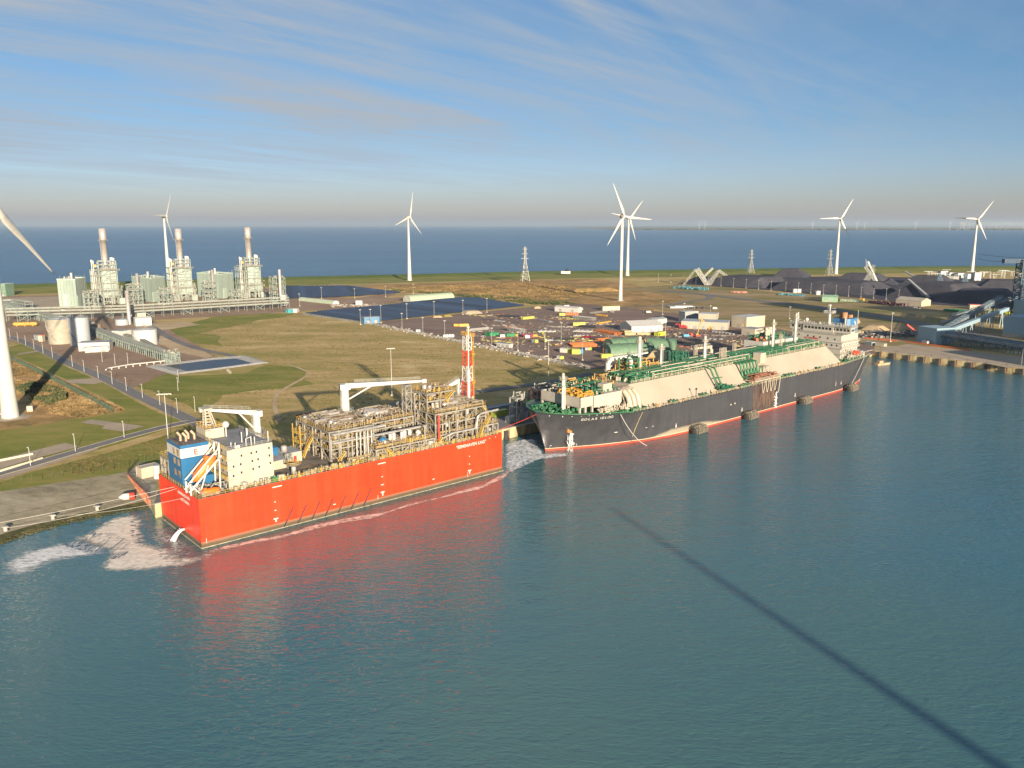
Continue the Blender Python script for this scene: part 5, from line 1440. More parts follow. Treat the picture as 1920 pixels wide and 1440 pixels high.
tuftm = ground_mat('tuft_grass', [(.08, .07, .025), (.12, .095, .038), (.15, .115, .05), (.18, .14, .07)], (.02, .1, .8), gain=1.0)
tufts('field_tufts', [(300, 640), (420, 596), (560, 592), (845, 645), (960, 668), (1095, 695), (1000, 715), (860, 735), (700, 765), (560, 790), (420, 790), (350, 770), (300, 740), (480, 700), (500, 682), (440, 668)], 5000, 'rough tussocks scattered over the big dry field', (.06, .22), tuftm, 8, (.2, .8))
tufts('lawn_tufts', [(0, 905), (60, 885), (200, 850), (300, 820), (352, 800), (400, 826), (400, 850), (300, 866), (243, 880), (120, 893)], 1500, 'taller grass tufts on the slope above the bank', (.05, .2), tuftm, 9, (.2, .8))
# low reed mound near the front turbine
def mound(name, p1, p2, depth, H, m, label, cat='heap', top=.5, seed=1, n=22, kind=None, rough=.5, group=None):
    a, L, rz = two(p1, p2); mb = MB(); V = []; nx, ny = n, max(8, int(n*depth/L)+6)
    for j in range(ny+1):
        for i in range(nx+1):
            x = L*i/nx; y = depth*j/ny; q = mnoise.noise(Vector((x*.05, y*.05, seed)))*rough*3
            e = min(x, L-x, y, depth-y); hw = depth*.5*(1-top*.0)
            sl = H/(max(2.0, min(depth, L)*.5*(1-top)))
            z = min(H, e*sl) ; z = z*(1+.06*mnoise.noise(Vector((x*.1, y*.1, seed+5)))) if z > 0 else -.3
            k = mnoise.noise(Vector((x*.03, y*.03, seed+9)))
            yy = y + (0 if 0 < j < ny else k*depth*.08); V.append((x, yy, z))
    mb.add(V, [(j*(nx+1)+i, j*(nx+1)+i+1, (j+1)*(nx+1)+i+1, (j+1)*(nx+1)+i) for j in range(ny) for i in range(nx)], True)
    o = mb.build(name, m); tag(o, label, cat, loc=(a.x, a.y, GZ), rz=rz, group=group, kind=kind); return o
mound('reed_mound', (1075, 549), (1165, 546), 40, 5, MATS['reed_ground'], 'low overgrown brown mound behind the front turbine', 'mound', top=.5)
# solar fields: rows of tilted panels
sp = mat('solar_glass', (0.018, 0.035, 0.074), 0.25, var=0.55, scale=.06)
def inside(P, x, y):
    c = False
    for i in range(len(P)):
        a, b = P[i], P[i-1]
        if (a.y > y) != (b.y > y) and x < (b.x-a.x)*(y-a.y)/(b.y-a.y)+a.x: c = not c
    return c
def solar(P, ang, pitch, w, tag_):
    d = Vector((cos(ang), sin(ang), 0)); n = Vector((-d.y, d.x, 0)); c = sum(P, Vector((0, 0, 0)))/len(P)
    ks = [(p-c).dot(n) for p in P]; ts = [(p-c).dot(d) for p in P]; k = min(ks)+1; i = 0
    while k < max(ks)-1:
        best = None; t = min(ts); run = None
        while t < max(ts):
            q = c+d*t+n*k
            if inside(P, q.x, q.y):
                run = [t, t] if run is None else [run[0], t]
            t += 2
        if run and run[1]-run[0] > 6:
            L = run[1]-run[0]; q = c+d*run[0]+n*k
            th = thing('solar_panel_row', f'dark blue panel row in the {tag_} solar field, {ORD[i]} from near side', 'solar panels', (q.x, q.y, GZ), ang, f'panel rows of the {tag_} solar field')
            mb = MB(); mb.add([(0, 0, .9), (L, 0, .9), (L, w, 2.1), (0, w, 2.1), (0, 0, .82), (L, 0, .82), (L, w, 2.02), (0, w, 2.02)], [(0, 1, 2, 3), (7, 6, 5, 4), (0, 4, 5, 1), (1, 5, 6, 2), (2, 6, 7, 3), (3, 7, 4, 0)]); mb.build('panel', sp, th)
            mb = MB()
            for x in range(0, int(L), 5): mb.beam((x+.5, w*.5, 0), (x+.5, w*.5, 1.4), .14)
            mb.build('support', steel, th); i += 1
        k += pitch
SA = math.atan2((W(990, 572)-W(700, 605)).y, (W(990, 572)-W(700, 605)).x)
solar([W(570, 590), W(690, 607), W(985, 574), W(900, 560.5), (W(860, 560))], SA, 5.2, 3.9, 'larger')
solar([W(537, 561), W(632, 558), W(757, 550), W(655, 537.5), W(536, 538)], SA, 5.2, 3.9, 'smaller')
# ================================================================ dark-hulled gas carrier
SO = B(141.0, -11.5, 0)
SH = thing('gas_carrier', 'long dark-hulled gas carrier with sloping cream tank cover and green deck piping', 'ship', tuple(SO), BH)
shull = hull_mat('dark_hull_paint', (0.055, 0.055, 0.062), (0.50, 0.07, 0.04), 0.95, stripe=(0.95, 1.22, (0.62, 0.50, 0.36)), zdep=(52, 125, 3.9), dep=(0.36, 0.31, 0.22), rough=.42, zgrow=.12, growth=(.35, .05, .03))
st = [  # x, deck half-breadth, deck z, waterline half-breadth, keel x shift
 (5.5, .35, 18.7, None), (6.6, 4.6, 18.7, None), (8.6, 8.6, 18.6, None), (12.3, 12.9, 18.5, .3), (17, 16.4, 18.3, 2.4), (24, 19.3, 18.0, 6.0), (34, 21.2, 17.3, 10.6), (44, 21.7, 16.1, 14.2), (56, 21.7, 15.5, 18.0), (70, 21.7, 15.4, 20.6), (82, 21.7, 15.4, 21.7), (120, 21.7, 15.4, 21.7), (170, 21.7, 15.4, 21.7), (225, 21.7, 15.6, 21.7), (240, 21.5, 15.9, 20.6), (252, 20.8, 16.2, 18.6), (262, 19.8, 16.5, 16.0), (272, 18.4, 16.8, 13.0)]
CY = 21.7
V = []; Fs = []; lv = [0.0, .12, .3, .55, .8, 1.0]
def sect(x, hb, dz, wb, sgn):
    pts = []
    # the stem rakes from x=0 at the deck to x=10 at the water
    for f in lv:
        z = -1.5 + (dz+1.5)*f
        if wb is None:
            stem_z = dz*(1-(x-5.5)/6.8)          # height of stem edge at this x
            z = max(z, stem_z); k = 0 if dz <= stem_z else (z-stem_z)/(dz-stem_z)
            y = hb*(k**.75) if k > 0 else 0.02
        else:
            y = wb + (hb-wb)*(f**1.5)
        pts.append((x, CY+sgn*max(y, .02), z))
    return pts
n = len(lv)
for s in (-1, 1):
    o = len(V)
    for q in st: V += sect(*q, s)
    for i in range(len(st)-1):
        for k in range(n-1):
            a = o+i*n+k; f = (a, a+n, a+n+1, a+1)
            Fs.append(f if s < 0 else tuple(reversed(f)))
m_ = len(st)*n
Fs.append(tuple([(len(st)-1)*n+k for k in range(n)] + [m_+(len(st)-1)*n+k for k in range(n-1, -1, -1)]))
mb = MB(); mb.add(V, Fs, True); sh_ = mb.build('hull', shull, SH)
# deck
mb = MB(); V = []
for q in st: V += [(q[0], CY-q[1]+.03, q[2]-.9), (q[0], CY+q[1]-.03, q[2]-.9)]
mb.add(V, [(2*i, 2*i+2, 2*i+3, 2*i+1) for i in range(len(st)-1)]); sd = mb.build('deck', dgreen, SH)
mb = MB(); V = []
for q in st[:8]:
    for s in (-1, 1): pass
for s in (-1, 1):
    for a, b in zip(st[:8], st[1:8]): mb.beam((a[0], CY+s*a[1], a[2]), (b[0], CY+s*b[1], b[2]), .3, .25)
mb.build('bulwark_cap', green, sh_)
mb = MB()
for s in (-1, 1): mb.rail([(q[0], CY+s*(q[1]-.15), q[2]-.1) for q in st[7:]], 1.1, .11, 2.2)
mb.rail([(272, CY-18.3, 16.8), (272, CY+18.3, 16.8)], 1.1, .11, 2.2)
mb.build('railing', cream, SH)
def hull_y(x, z):
    for a, b in zip(st, st[1:]):
        if a[0] <= x <= b[0]:
            f = (x-a[0])/(b[0]-a[0]); hb = a[1]+(b[1]-a[1])*f; dz = a[2]+(b[2]-a[2])*f
            if a[3] is None or b[3] is None: sz = dz*(1-(x-5.5)/6.8); return CY-hb*max(0, (z-sz)/max(.1, dz-sz))**.75
            wb = a[3]+(b[3]-a[3])*f; k = max(0, (z+1.5)/(dz+1.5)); return CY-(wb+(hb-wb)*k**1.5)
    return 0
# ship name: letters follow the flare
nm = 'GOLAR IGLOO'; x0 = 18.0; pos_x = x0
for ch in nm:
    w = {'I': .85, ' ': .95}.get(ch, 1.42)
    if ch != ' ':
        xc = pos_x+w/2; zc = 15.0; y = hull_y(xc, zc+.6); y2 = hull_y(xc+.6, zc+.6); y3 = hull_y(xc, zc+1.6)
        rz = math.atan2(y2-y, .6); tilt = math.atan2(y-y3, 1.0)
        text(ch, 1.85, 'ship_name', white, sh_, (xc, y-.5, zc), (pi/2+tilt*.8, 0, rz), bold=.05)
    pos_x += w
# anchors, marks
y = hull_y(16.5, 10.5)
mb = MB(); mb.ball((16.0, y+.2, 11.8), 1.2, 12, (1, .7, 1)); mb.build('hawse_pipe', dark, sh_)
mb = MB(); y = hull_y(17.5, 9)-.5; mb.beam((17, y, 12.2), (18, y, 9.2), .7); mb.beam((17, y, 9.4), (16.4, y-.2, 12), .6); mb.beam((18.2, y, 9.2), (19.8, y-.2, 11.6), .6); mb.beam((16.6, y, 9.4), (19, y, 9.0), .8)
mb.build('anchor', mat('anchor_orange', (.55, .20, .05), .7), sh_)
mb = MB()
for x, z, w, h in ((20, 6.2, 1.0, .2), (40, 6.4, 1.6, .3), (13.2, 2.6, .7, .5), (12.2, 2.1, .12, 1.3), (56, 6.6, .9, .2), (60, 6.7, .9, .2), (118, 8.5, .7, .7), (121.5, 8.6, .7, .7), (128, 4.2, .7, 1.3), (128, 5.2, .4, .7), (75, 4.4, .7, 1.2), (75, 5.4, .4, .7), (179, 4.5, .7, 1.2), (179, 5.6, .4, .7), (231, 4.6, .7, 1.2), (231, 5.7, .4, .7), (224, 5.2, .35, 2.6)):
    y = hull_y(x, z)-.06; mb.box((x, y, z), (w, .06, h), math.atan2(hull_y(x+1, z)-hull_y(x, z), 1))
mb.build('hull_mark', white, sh_)
mb = MB(); q = [(50.5, z) for z in (15, 12, 9, 6, 3.2)]
for (xa, za), (xb, zb) in zip(q, q[1:]): mb.beam((xa-(15-za)*.12, hull_y(xa, za)-.1, za), (xb-(15-zb)*.12, hull_y(xb, zb)-.1, zb), .22)
mb.build('pilot_stripe', tanp, sh_)
mb = MB()
for k in range(8): x = 8+k*3.2; mb.ball((x, hull_y(x, 17.2)-.02, 17.2), .26, 8)
mb.build('fairlead', white, sh_)
# rust-streaked band below the manifold, curtain of water beside it
rustm = mat('rust_streaks', (.075, .055, .048), .6, var=.55, scale=1.2, streak=True)
mb = MB(); mb.bx(137.5, 158.5, -.07, -.02, 1.2, 15.3); mb.build('water_curtain_plate', rustm, sh_)
mb = MB(); g = random.Random(2)
for k in range(26):
    x = g.uniform(138, 158); mb.beam((x, -.1, g.uniform(9, 15)), (x, -.1, g.uniform(1.3, 7)), g.uniform(.08, .25), .05)
mb.build('rust_streak', mat('rust_light', (.30, .17, .11), .8), sh_)
# sloping cream tank cover (trunk)
TZ = 25.2
def trunk(name, xa, xb, ya=3.2, yb=12.0, zb=TZ, sl0=0, sl1=0, cutb=0):
    mb = MB()
    V = []
    for x, dx, in ((xa, sl0), (xb, sl1)):
        V += [(x, ya, 15.0), (x+dx, yb, zb), (x+dx, 2*CY-yb, zb), (x, 2*CY-ya, 15.0)]
    mb.add(V, [(0, 4, 5, 1), (1, 5, 6, 2), (2, 6, 7, 3), (0, 1, 2, 3), (7, 6, 5, 4)])
    return mb.build(name, mat('tank_cover_cream', (.37, .325, .255), .55, var=.07, scale=.08), SH)
tr = trunk('tank_cover', 56, 111, sl0=-2, sl1=0)
trunk('tank_cover', 111.15, 133, sl0=0, sl1=2)
trunk('tank_cover', 133.2, 158, ya=3.6, sl0=2, sl1=0)
trunk('tank_cover', 158.3, 237, sl0=-3, sl1=-5)
trunk('tank_cover', 44, 56, ya=11, yb=14, zb=23.8)
mb = MB(); mb.bx(56, 231, 12.3, 2*CY-12.3, TZ, TZ+.05); tt = mb.build('trunk_deck', dgreen, SH)
mb = MB(); mb.rail([(56, 12.1, TZ), (231, 12.1, TZ)], 1.2, .13, 1.9); mb.rail([(56, 2*CY-12.1, TZ), (231, 2*CY-12.1, TZ)], 1.2, .13, 1.9); mb.build('railing', cream, tt)
gp = mat('green_pipe', (.035, .155, .07), .5, var=.35, scale=.7); gp2 = mat('dark_green_pipe', (.02, .13, .07), .5, var=.3)
ochre = mat('ochre_pipe', (.46, .28, .08), .55, var=.3, scale=.7)
mb = MB(); g = random.Random(8)
for k in range(11):
    y = 13.4+k*1.6; r = g.uniform(.2, .42); z = TZ+g.uniform(.7, 2.0); a = 57+g.uniform(0, 8); b = 231-g.uniform(0, 6); mb.tube((a, y, z), (b, y, z), r, n=8)
mb.build('cargo_pipe', gp, tt)
mb = MB(); clutter(mb, 58, 230, 13, 30, TZ, TZ+3.4, 420, 81, r=(.15, .38), vert=.25); mb.build('branch_pipe', gp, tt)
mb = MB(); clutter(mb, 58, 230, 13, 30, TZ, TZ+3.2, 260, 82, r=(.12, .3), vert=.4); mb.build('branch_pipe', gp2, tt)
mb = MB(); valves(mb, 57, 230, 12.6, 30, TZ, 500, 83, (.3, .9)); mb.build('valve', gp, tt)
mb = MB(); valves(mb, 57, 230, 12.6, 30, TZ, 520, 84, (.3, 1.1)); clutter(mb, 58, 230, 13, 30, TZ, TZ+3.6, 130, 85, r=(.12, .3), vert=.6); mb.build('deck_fitting', cream, tt)
mb = MB(); valves(mb, 57, 230, 12.6, 30, TZ, 200, 86, (.3, 1.1)); mb.build('deck_fitting', ochre, tt)
mb = MB(); 
for k in range(26):
    x = 60+k*6.6; mb.beam((x, 12.6, TZ+.2), (x, 30.8, TZ+.2), .3); mb.beam((x, 12.8, TZ), (x, 12.8, TZ+2.6), .2); mb.beam((x, 30.6, TZ), (x, 30.6, TZ+2.6), .2); mb.beam((x, 12.6, TZ+2.6), (x, 30.8, TZ+2.6), .25)
mb.build('pipe_support', cream, tt)
mb = MB(); 
mb.bx(60, 231, 20.9, 22.2, TZ+2.9, TZ+3.05); mb.rail([(60, 20.9, TZ+3), (231, 20.9, TZ+3)], 1.1, .1, 2.2); mb.rail([(60, 22.2, TZ+3), (231, 22.2, TZ+3)], 1.1, .1, 2.2); mb.build('catwalk', dgreen, tt)
# forward regasification block
mb = MB()
for (x, y) in [(20.8, 10.2), (20.8, 17), (20.8, 24), (20.8, 33.2), (28, 9.8), (36, 9.8), (24, 10), (32, 9.8)]: mb.bx(x-.4, x+.4, y-.4, y+.4, 16, 20)
mb.bx(20.2, 28.2, 9.4, 9.8, 19.6, 24); mb.bx(20.2, 20.7, 9.4, 33.6, 19.8, 24); mb.bx(28.2, 46, 8.8, 9.2, 18.8, 24); mb.bx(20.2, 46, 9.8, 33.6, 19.6, 20.0); mb.bx(36, 46, 9.2, 12, 15.6, 23.9)
mb.bx(20.2, 28, 33.2, 33.6, 19.8, 24); mb.bx(28, 46, 31, 33.6, 17, 23.5)
fb = mb.build('process_house', mat('process_house_cream', (.40, .375, .32), .55, var=.06), SH)
mb = MB(); mb.bx(20.8, 46, 9.9, 33.1, 22.8, 23.0); mb.build('roof', dgreen, fb)
mb = MB(); mb.bx(38, 43.5, 12.5, 16, 23.0, 27.2); mb.build('roof_house', cream, fb)
mb = MB(); clutter(mb, 21.5, 31, 11, 26, 23, 25.6, 70, 91, r=(.15, .35), vert=.5); valves(mb, 21.5, 31, 11, 26, 23, 70, 92, (.4, .9)); mb.build('orange_pipework', mat('amber_pipe', (.55, .30, .04), .5), fb)
mb = MB(); clutter(mb, 27, 46, 13, 32, 23, 27, 120, 93, r=(.15, .4), vert=.5); valves(mb, 27, 46, 12, 32, 23, 120, 94, (.5, 1.2)); mb.build('green_pipework', gp2, fb)
mb = MB(); clutter(mb, 24, 46, 18, 33, 23, 27, 50, 95, r=(.15, .4), vert=.6); valves(mb, 21, 46, 12, 33, 23, 90, 96, (.5, 1.1)); mb.build('pale_pipework', cream, fb)
mb = MB(); clutter(mb, 12, 34, 14, 30, 17.2, 19.2, 50, 97, r=(.2, .4)); valves(mb, 10, 22, 12, 31, 17.3, 80, 98, (.5, 1.3)); mb.build('mooring_winch', gp, SH)
mb = MB(); valves(mb, 28, 50, 3.8, 8.5, 16.4, 70, 99, (.5, 1.3)); clutter(mb, 28, 54, 4.8, 9, 16, 19, 40, 100, r=(.12, .3), vert=.7); mb.build('deck_machinery', cream, SH)
mb = MB(); valves(mb, 34, 56, 1.5, 4.5, 15.4, 60, 101, (.5, 1.2)); mb.build('mooring_winch', gp, SH)
# hose reels / arched ducts beside the cover's front end
mb = MB()
for k, x in enumerate((47.5, 50.5, 53.5)):
    P = [(x+1.6*sin(a)*0, 10.5-6.5*sin(a)*.9, 16+7*cos(a*.55+.0)) for a in (0, .5, 1, 1.5)]
    P = [(x, 11, 23.4), (x, 8.6, 23.2), (x+.2, 6.6, 21.2), (x+.3, 5.6, 18.6), (x+.4, 5.2, 15.6)]
    for a, b in zip(P, P[1:]): mb.tube(a, b, 1.15, n=12); mb.ball(b, 1.15, 10)
mb.build('ventilation_duct', cream, SH)
# masts and posts
def post(x, y, z0, z1, r, name, top=True, lad=True):
    mb = MB(); mb.tube((x, y, z0), (x, y, z1), r, r*.8, 12); 
    if lad:
        for s in (-.35, .35): mb.beam((x+r+.5, y+s, z0), (x+r+.5, y+s, z1-1), .14)
        for k in range(int((z1-z0)/1.0)): mb.beam((x+r+.5, y-.35, z0+k), (x+r+.5, y+.35, z0+k), .12)
    o = mb.build(name, white, SH)
    if top:
        t_ = MB(); t_.cyl(x, y, z1-2.2, z1-2.0, 1.9, n=12); t_.rail([(x+1.8*cos(i*pi/4), y+1.8*sin(i*pi/4), z1-2) for i in range(8)], 1.1, .13, 1.3, closed=True); t_.ball((x, y, z1), r*1.0, 10); t_.build('lookout_platform', cream, o)
    return o
post(18.5, 18, 17, 33.2, .75, 'foremast')
mb = MB(); mb.tube((19.8, 18, 17), (19.8, 18, 26), .3, n=8); mb.bx(17.6, 19.4, 17, 19, 28, 28.2); mb.build('mast_stay', cream, SH)
post(75, 23.5, TZ, 43.2, .95, 'vent_mast')
post(91.5, 23.5, TZ, 38.4, .6, 'vent_mast')
post(124.5, 21.5, TZ, 39.3, .8, 'vent_mast')
post(189, 21.5, TZ, 43, .7, 'vent_mast')
post(214, 22, TZ, 45, .6, 'vent_mast')
def shipcrane(x, y, zt, jib, name='hose_crane', m=cream, r=1.0):
    mb = MB(); mb.cyl(x, y, TZ, zt-1.5, r, n=14); c = mb.build(name, m, SH)
    j = MB(); a = Vector((x, y, zt)); b = Vector(jib); d = (b-a).normalized()
    j.tube((x, y, zt-2.0), a.lerp(b, .1)+Vector((0, 0, .2)), r*.95, r*.7, 10)
    for i in range(8): j.beam(a.lerp(b, i/8+.02), a.lerp(b, (i+1)/8), r*1.5*(1-.07*i), 1.7*(1-.08*i))
    j.beam((x, y, zt-4.5)+(Vector((0, 0, 0))) if False else Vector((x, y, zt-4.8)), a.lerp(b, .3), .35)
    j.build('jib', m, c)
    q = MB(); q.rail([a.lerp(b, .08)+Vector((0, 0, .9)), b+Vector((0, 0, .5))], 1.1, .12, 1.8); q.rail([(x+1.9*cos(i*pi/4), y+1.9*sin(i*pi/4), zt-6) for i in range(8)], 1.1, .12, 1.3, closed=True); q.build('walkway_rail', cream, c)
    return c
def onray2(px, py, s):
    q = onray(px, py, s); return Vector((q.x-141.0, s+11.5, q.z))
p0 = onray2(1140, 674, 22); tp = onray2(1214, 661, 22)
shipcrane(p0.x, p0.y, p0.z, tuple(tp), 'deck_crane', white, 1.25)
p0 = onray2(1334, 650, 20); tp = onray2(1296, 654, 20)
shipcrane(p0.x, p0.y, p0.z, tuple(tp))
p0 = onray2(1400, 657, 14); tp = onray2(1363, 665, 14)
shipcrane(p0.x, p0.y, p0.z, tuple(tp))
for (px, s) in ((1304, 20), (1376, 12), (1352, 6), (1358, 6), (1462, 8)):
    q = onray2(px, 668, s); mb = MB(); mb.truss((q.x, q.y, TZ if s > 7 else 25), (q.x, q.y, TZ+8 if s != 8 else TZ+9.5), 1.3, 1.3, 5, .2); mb.build('jib_rest' if px < 1400 else 'ladder_tower', cream, SH)
# processing tower clutter beside the first crane
mb = MB(); clutter(mb, 66, 80, 22, 31, TZ, TZ+9, 40, 111, r=(.2, .5), vert=.8); mb.build('vaporiser_pipe', gp, SH)
mb = MB(); clutter(mb, 66, 92, 22, 32, TZ, TZ+7, 70, 112, r=(.15, .35), vert=.5); valves(mb, 62, 96, 24, 32, TZ+2, 90, 113, (.4, 1)); mb.build('ochre_pipework', ochre, SH)
mb = MB(); 
for (x, y) in ((69.5, 24), (72, 27)): mb.cyl(x, y, TZ, TZ+8, 1.0, n=12); mb.ball((x, y, TZ+8), 1.0, 10)
mb.build('suction_drum', white, SH)
mb = MB(); clutter(mb, 34, 60, 22, 33, 23, 27.5, 60, 114, r=(.15, .35), vert=.5); valves(mb, 40, 62, 20, 33, 24, 60, 115, (.4, 1.1)); mb.build('ochre_pipework', ochre, SH)
mb = MB(); clutter(mb, 100, 118, 23, 31, TZ, TZ+9, 60, 116, r=(.15, .4), vert=.6); mb.build('green_tower', gp2, SH)
mb = MB(); valves(mb, 116, 124, 18, 26, TZ+1.0, 20, 117, (.9, 1.8)); mb.build('red_machinery', mat('red_machine', (.62, .10, .03), .5), SH)
# side platform with green loading pipes (small) and the big manifold
mb = MB(); mb.bx(110, 121, -.6, 5, 17.0, 17.3); mb.rail([(110, -.5, 17.3), (121, -.5, 17.3)], 1.1, .12, 1.5); valves(mb, 110, 120, 0, 4, 17.3, 24, 121, (.4, 1)); mb.build('side_platform', gp2, SH)
mb = MB()
for x in (111, 114.5): mb.tube((x, 3, 17.3), (x, 8, 26), .45, n=8); mb.tube((x, 8, 26), (x, 12, 27), .4, n=8)
for z in (19, 22): mb.beam((110.5, 4, z), (116, 4.5, z), .35)
for k in range(4): mb.beam((111+k*3, 1, 15.4), (111+k*3, 1, 17), .25)
mb.build('loading_pipe', gp, SH)
mf = MB(); mf.bx(136.5, 160, -1.6, 5.0, 17.6, 18.0); mf.rail([(136.5, -1.5, 18), (160, -1.5, 18), (160, 4.6, 18)], 1.2, .14, 1.4)
for k in range(9): mf.beam((137+k*2.8, -1.4, 17.6), (137+k*2.8, .2, 15.4), .25)
mo = mf.build('manifold_platform', cream, SH)
mb = MB()
for k in range(6):
    x = 137.5+k*2.9; mb.tube((x, 1.5, 18.6), (x, 6.5, 19), .55, n=8); mb.tube((x, 6.5, 18.6), (x, 8.5, 25.5), .55, n=8); mb.tube((x, 8.5, 25.5), (x, 14, 26.3), .55, n=8); mb.ball((x, 8.5, 25.5), .6, 8)
    mb.cyl(x+1.2, 5, 18, 23, .35, n=8)
mb.build('loading_pipe', gp, mo)
mb = MB(); valves(mb, 137, 159.5, -1.0, 4.5, 18, 120, 131, (.4, 1.1)); clutter(mb, 137, 159, -.8, 4, 18, 20.5, 50, 132, r=(.15, .3), vert=.3); mb.build('loading_valve', mat('primer_red_brown', (.30, .13, .08), .7, var=.4), mo)
mb = MB(); mb.bx(155.5, 160.5, 8, 12.5, 24, 29.2); mb.bx(156, 160, 4.5, 9, 22.3, 22.6)
for q in ((156, 4.6), (160, 4.6)): mb.beam((q[0], q[1], 18), (q[0], q[1], 22.4), .3)
mb.build('manifold_cabin', cream, mo)
mb = MB()
for k in range(4):
    xa = 142.5+k*3.6; P = [(xa+2.6*f, -1.9, 17.4-6.2*sin(pi*f)**.8) for f in [i/10 for i in range(11)]]
    for a, b in zip(P, P[1:]): mb.tube(a, b, .17, n=6)
P = [(159.5, -1.8, 17.5), (158.9, -1.9, 13), (158.3, -1.9, 9.5)]
for a, b in zip(P, P[1:]): mb.tube(a, b, .2, n=6)
mb.build('hanging_hose', cream, mo)
mb = MB(); g = random.Random(19)
for k in range(90):
    z = g.uniform(1.0, 9.5); mb.ball((158.6+g.gauss(0, .25+.1*(10-z)*.4), -.6+g.gauss(0, .2), z), g.uniform(.1, .32), 5)
mb.build('leaking_water', foamy, mo)
# machinery house, rear of the trunk
mb = MB(); mb.bx(184.5, 219, 26, 37, 20, 30.8); mb.bx(184.5, 206, 24.5, 26, TZ, 30.8); mb.bx(206, 219, 23, 26, 28.6, 30.8); ch = mb.build('compressor_house', mat('house_grey_cream', (.46, .44, .40), .55, var=.05), SH)
mb = MB(); mb.rail([(184.6, 24.6, 30.8), (206, 24.6, 30.8), (219, 23.1, 30.8)], 1.1, .12, 1.6); valves(mb, 186, 218, 27, 36, 30.9, 70, 141, (.6, 1.5)); clutter(mb, 186, 218, 27, 36, 31, 34, 50, 142, r=(.2, .4), vert=.5); mb.build('roof_machinery', gp2, ch)
mb = MB(); 
for (x, h) in ((194, 37), (196.5, 36), (199, 37), (201, 36.5)): mb.tube((x, 29, 31), (x, 29, h), 1.0, n=12); mb.ball((x, 29, h), 1.0, 10); mb.tube((x, 29, h), (x-3, 29, h+.4), .8, n=10)
mb.bx(187, 203, 28, 31, 36, 36.6); mb.build('air_duct', cream, ch)
mb = MB(); valves(mb, 184, 192, 26, 33, 31, 14, 143, (1, 2)); mb.build('red_machinery', MATS['red_machine'], ch)
mb = MB()
for k in range(3): mb.bx(207+k*3.5, 210+k*3.5, 31, 34, 31, 33.2)
mb.build('red_locker', redp, ch)
# accommodation at the stern
accm = mat('accommodation_cream', (.40, .38, .33), .55, var=.06)
X0, X1, Y0, Y1 = 243.5, 264.5, 8.5, 40.5
mb = MB()
for i, (z0, z1) in enumerate(((15.5, 19.6), (19.6, 23.0), (23.0, 26.4), (26.4, 31.2))):
    mb.bx(X0 if i > 1 else X0, X1-(0 if i < 2 else 0), Y0-(.6 if i == 2 else 0), Y1, z0, z1-.35)
    mb.bx(X0-.5, X1+.8, Y0-1.3, Y1+.5, z1-.35, z1)
ac = mb.build('accommodation_block', accm, SH)
mb = MB()
for z in (19.6, 23.0, 26.4): mb.rail([(X0-.4, Y0-1.2, z), (X1+.7, Y0-1.2, z)], 1.1, .13, 1.4)
mb.rail([(X0-.4, Y1, 31.2), (X0-.4, Y0-1.2, 31.2), (X1+.7, Y0-1.2, 31.2)], 1.1, .13, 1.4); mb.build('balcony_rail', accm, ac)
for y, z in [(11+i*3.2, 24.6) for i in range(7)] + [(12.5, 28.2), (17, 28.4), (22, 28.6), (26, 28.6), (30, 28.8), (36, 29)]:
    mb = MB(); mb.bx(X0-.08, X0+.02, y-.42, y+.42, z-.55, z+.45); mb.build('window', glass, ac)
for x in (247, 250, 253, 256, 259, 262):
    for z in (17.6, 21.4, 24.8): mb = MB(); mb.bx(x-.3, x+.3, Y0-(.67 if z > 24 else .07), Y0-(.6 if z > 24 else 0), z-.4, z+.4); mb.build('window', glass, ac)
text('NO SMOKING', 1.5, 'warning_text', redp, ac, (X0-.1, 27.5, 27.0), (pi/2, 0, -pi/2), bold=.02)
# bridge with wings
mb = MB(); mb.bx(X0+.5, X0+9, 14, 34, 31.2, 35.6); mb.bx(X0+1.0, X0+6, 3.5, 14, 32.2, 35.4); mb.bx(X0+1.0, X0+6, 34, 43, 32.2, 35.4); mb.bx(X0+1, X1, 14, 36, 31.2, 33.2)
mb.bx(X0, X0+9.4, 3.2, 43.2, 35.6, 35.9)
br_ = mb.build('bridge', accm, ac)
for i in range(17):
    y = 5+i*2.25; mb = MB(); xx = X0+.5 if 14 < y < 34 else X0+1.0; mb.bx(xx-.08, xx+.02, y-.75, y+.75, 33.4, 34.8); mb.build('window', glass, br_)
for i in range(2): mb = MB(); mb.bx(X0+1.8+i*2, X0+3.2+i*2, 3.42, 3.5, 33.4, 34.8); mb.build('window', glass, br_)
mb = MB(); mb.rail([(X0+.1, 3.4, 35.9), (X0+.1, 43, 35.9), (X0+9.2, 43, 35.9), (X0+9.2, 3.4, 35.9)], 1.1, .13, 1.5, closed=True); valves(mb, X0+1, X0+8, 5, 42, 35.9, 50, 151, (.2, .5)); mb.build('monkey_island_rail', accm, br_)
mb = MB(); mx, my = X0+5, 19.5
mb.tube((mx, my, 35.9), (mx, my, 44), .95, .65, 12); mb.bx(mx-2.5, mx+2.5, my-2.6, my+2.6, 43.2, 43.5); mb.rail([(mx-2.5, my-2.6, 43.5), (mx+2.5, my-2.6, 43.5), (mx+2.5, my+2.6, 43.5), (mx-2.5, my+2.6, 43.5)], 1.1, .14, 1.2, closed=True)
mb.bx(mx-1.2, mx+1.2, my-.4, my+.4, 41.5, 41.8); mb.cyl(mx, my, 43.5, 47.5, .3, n=8); mb.bx(mx-.2, mx+.2, my-3.6, my+1.5, 46, 46.3); mb.box((mx, my+.3, 47.8), (1.2, 1.2, 1.2)); mb.build('radar_mast', white, br_)
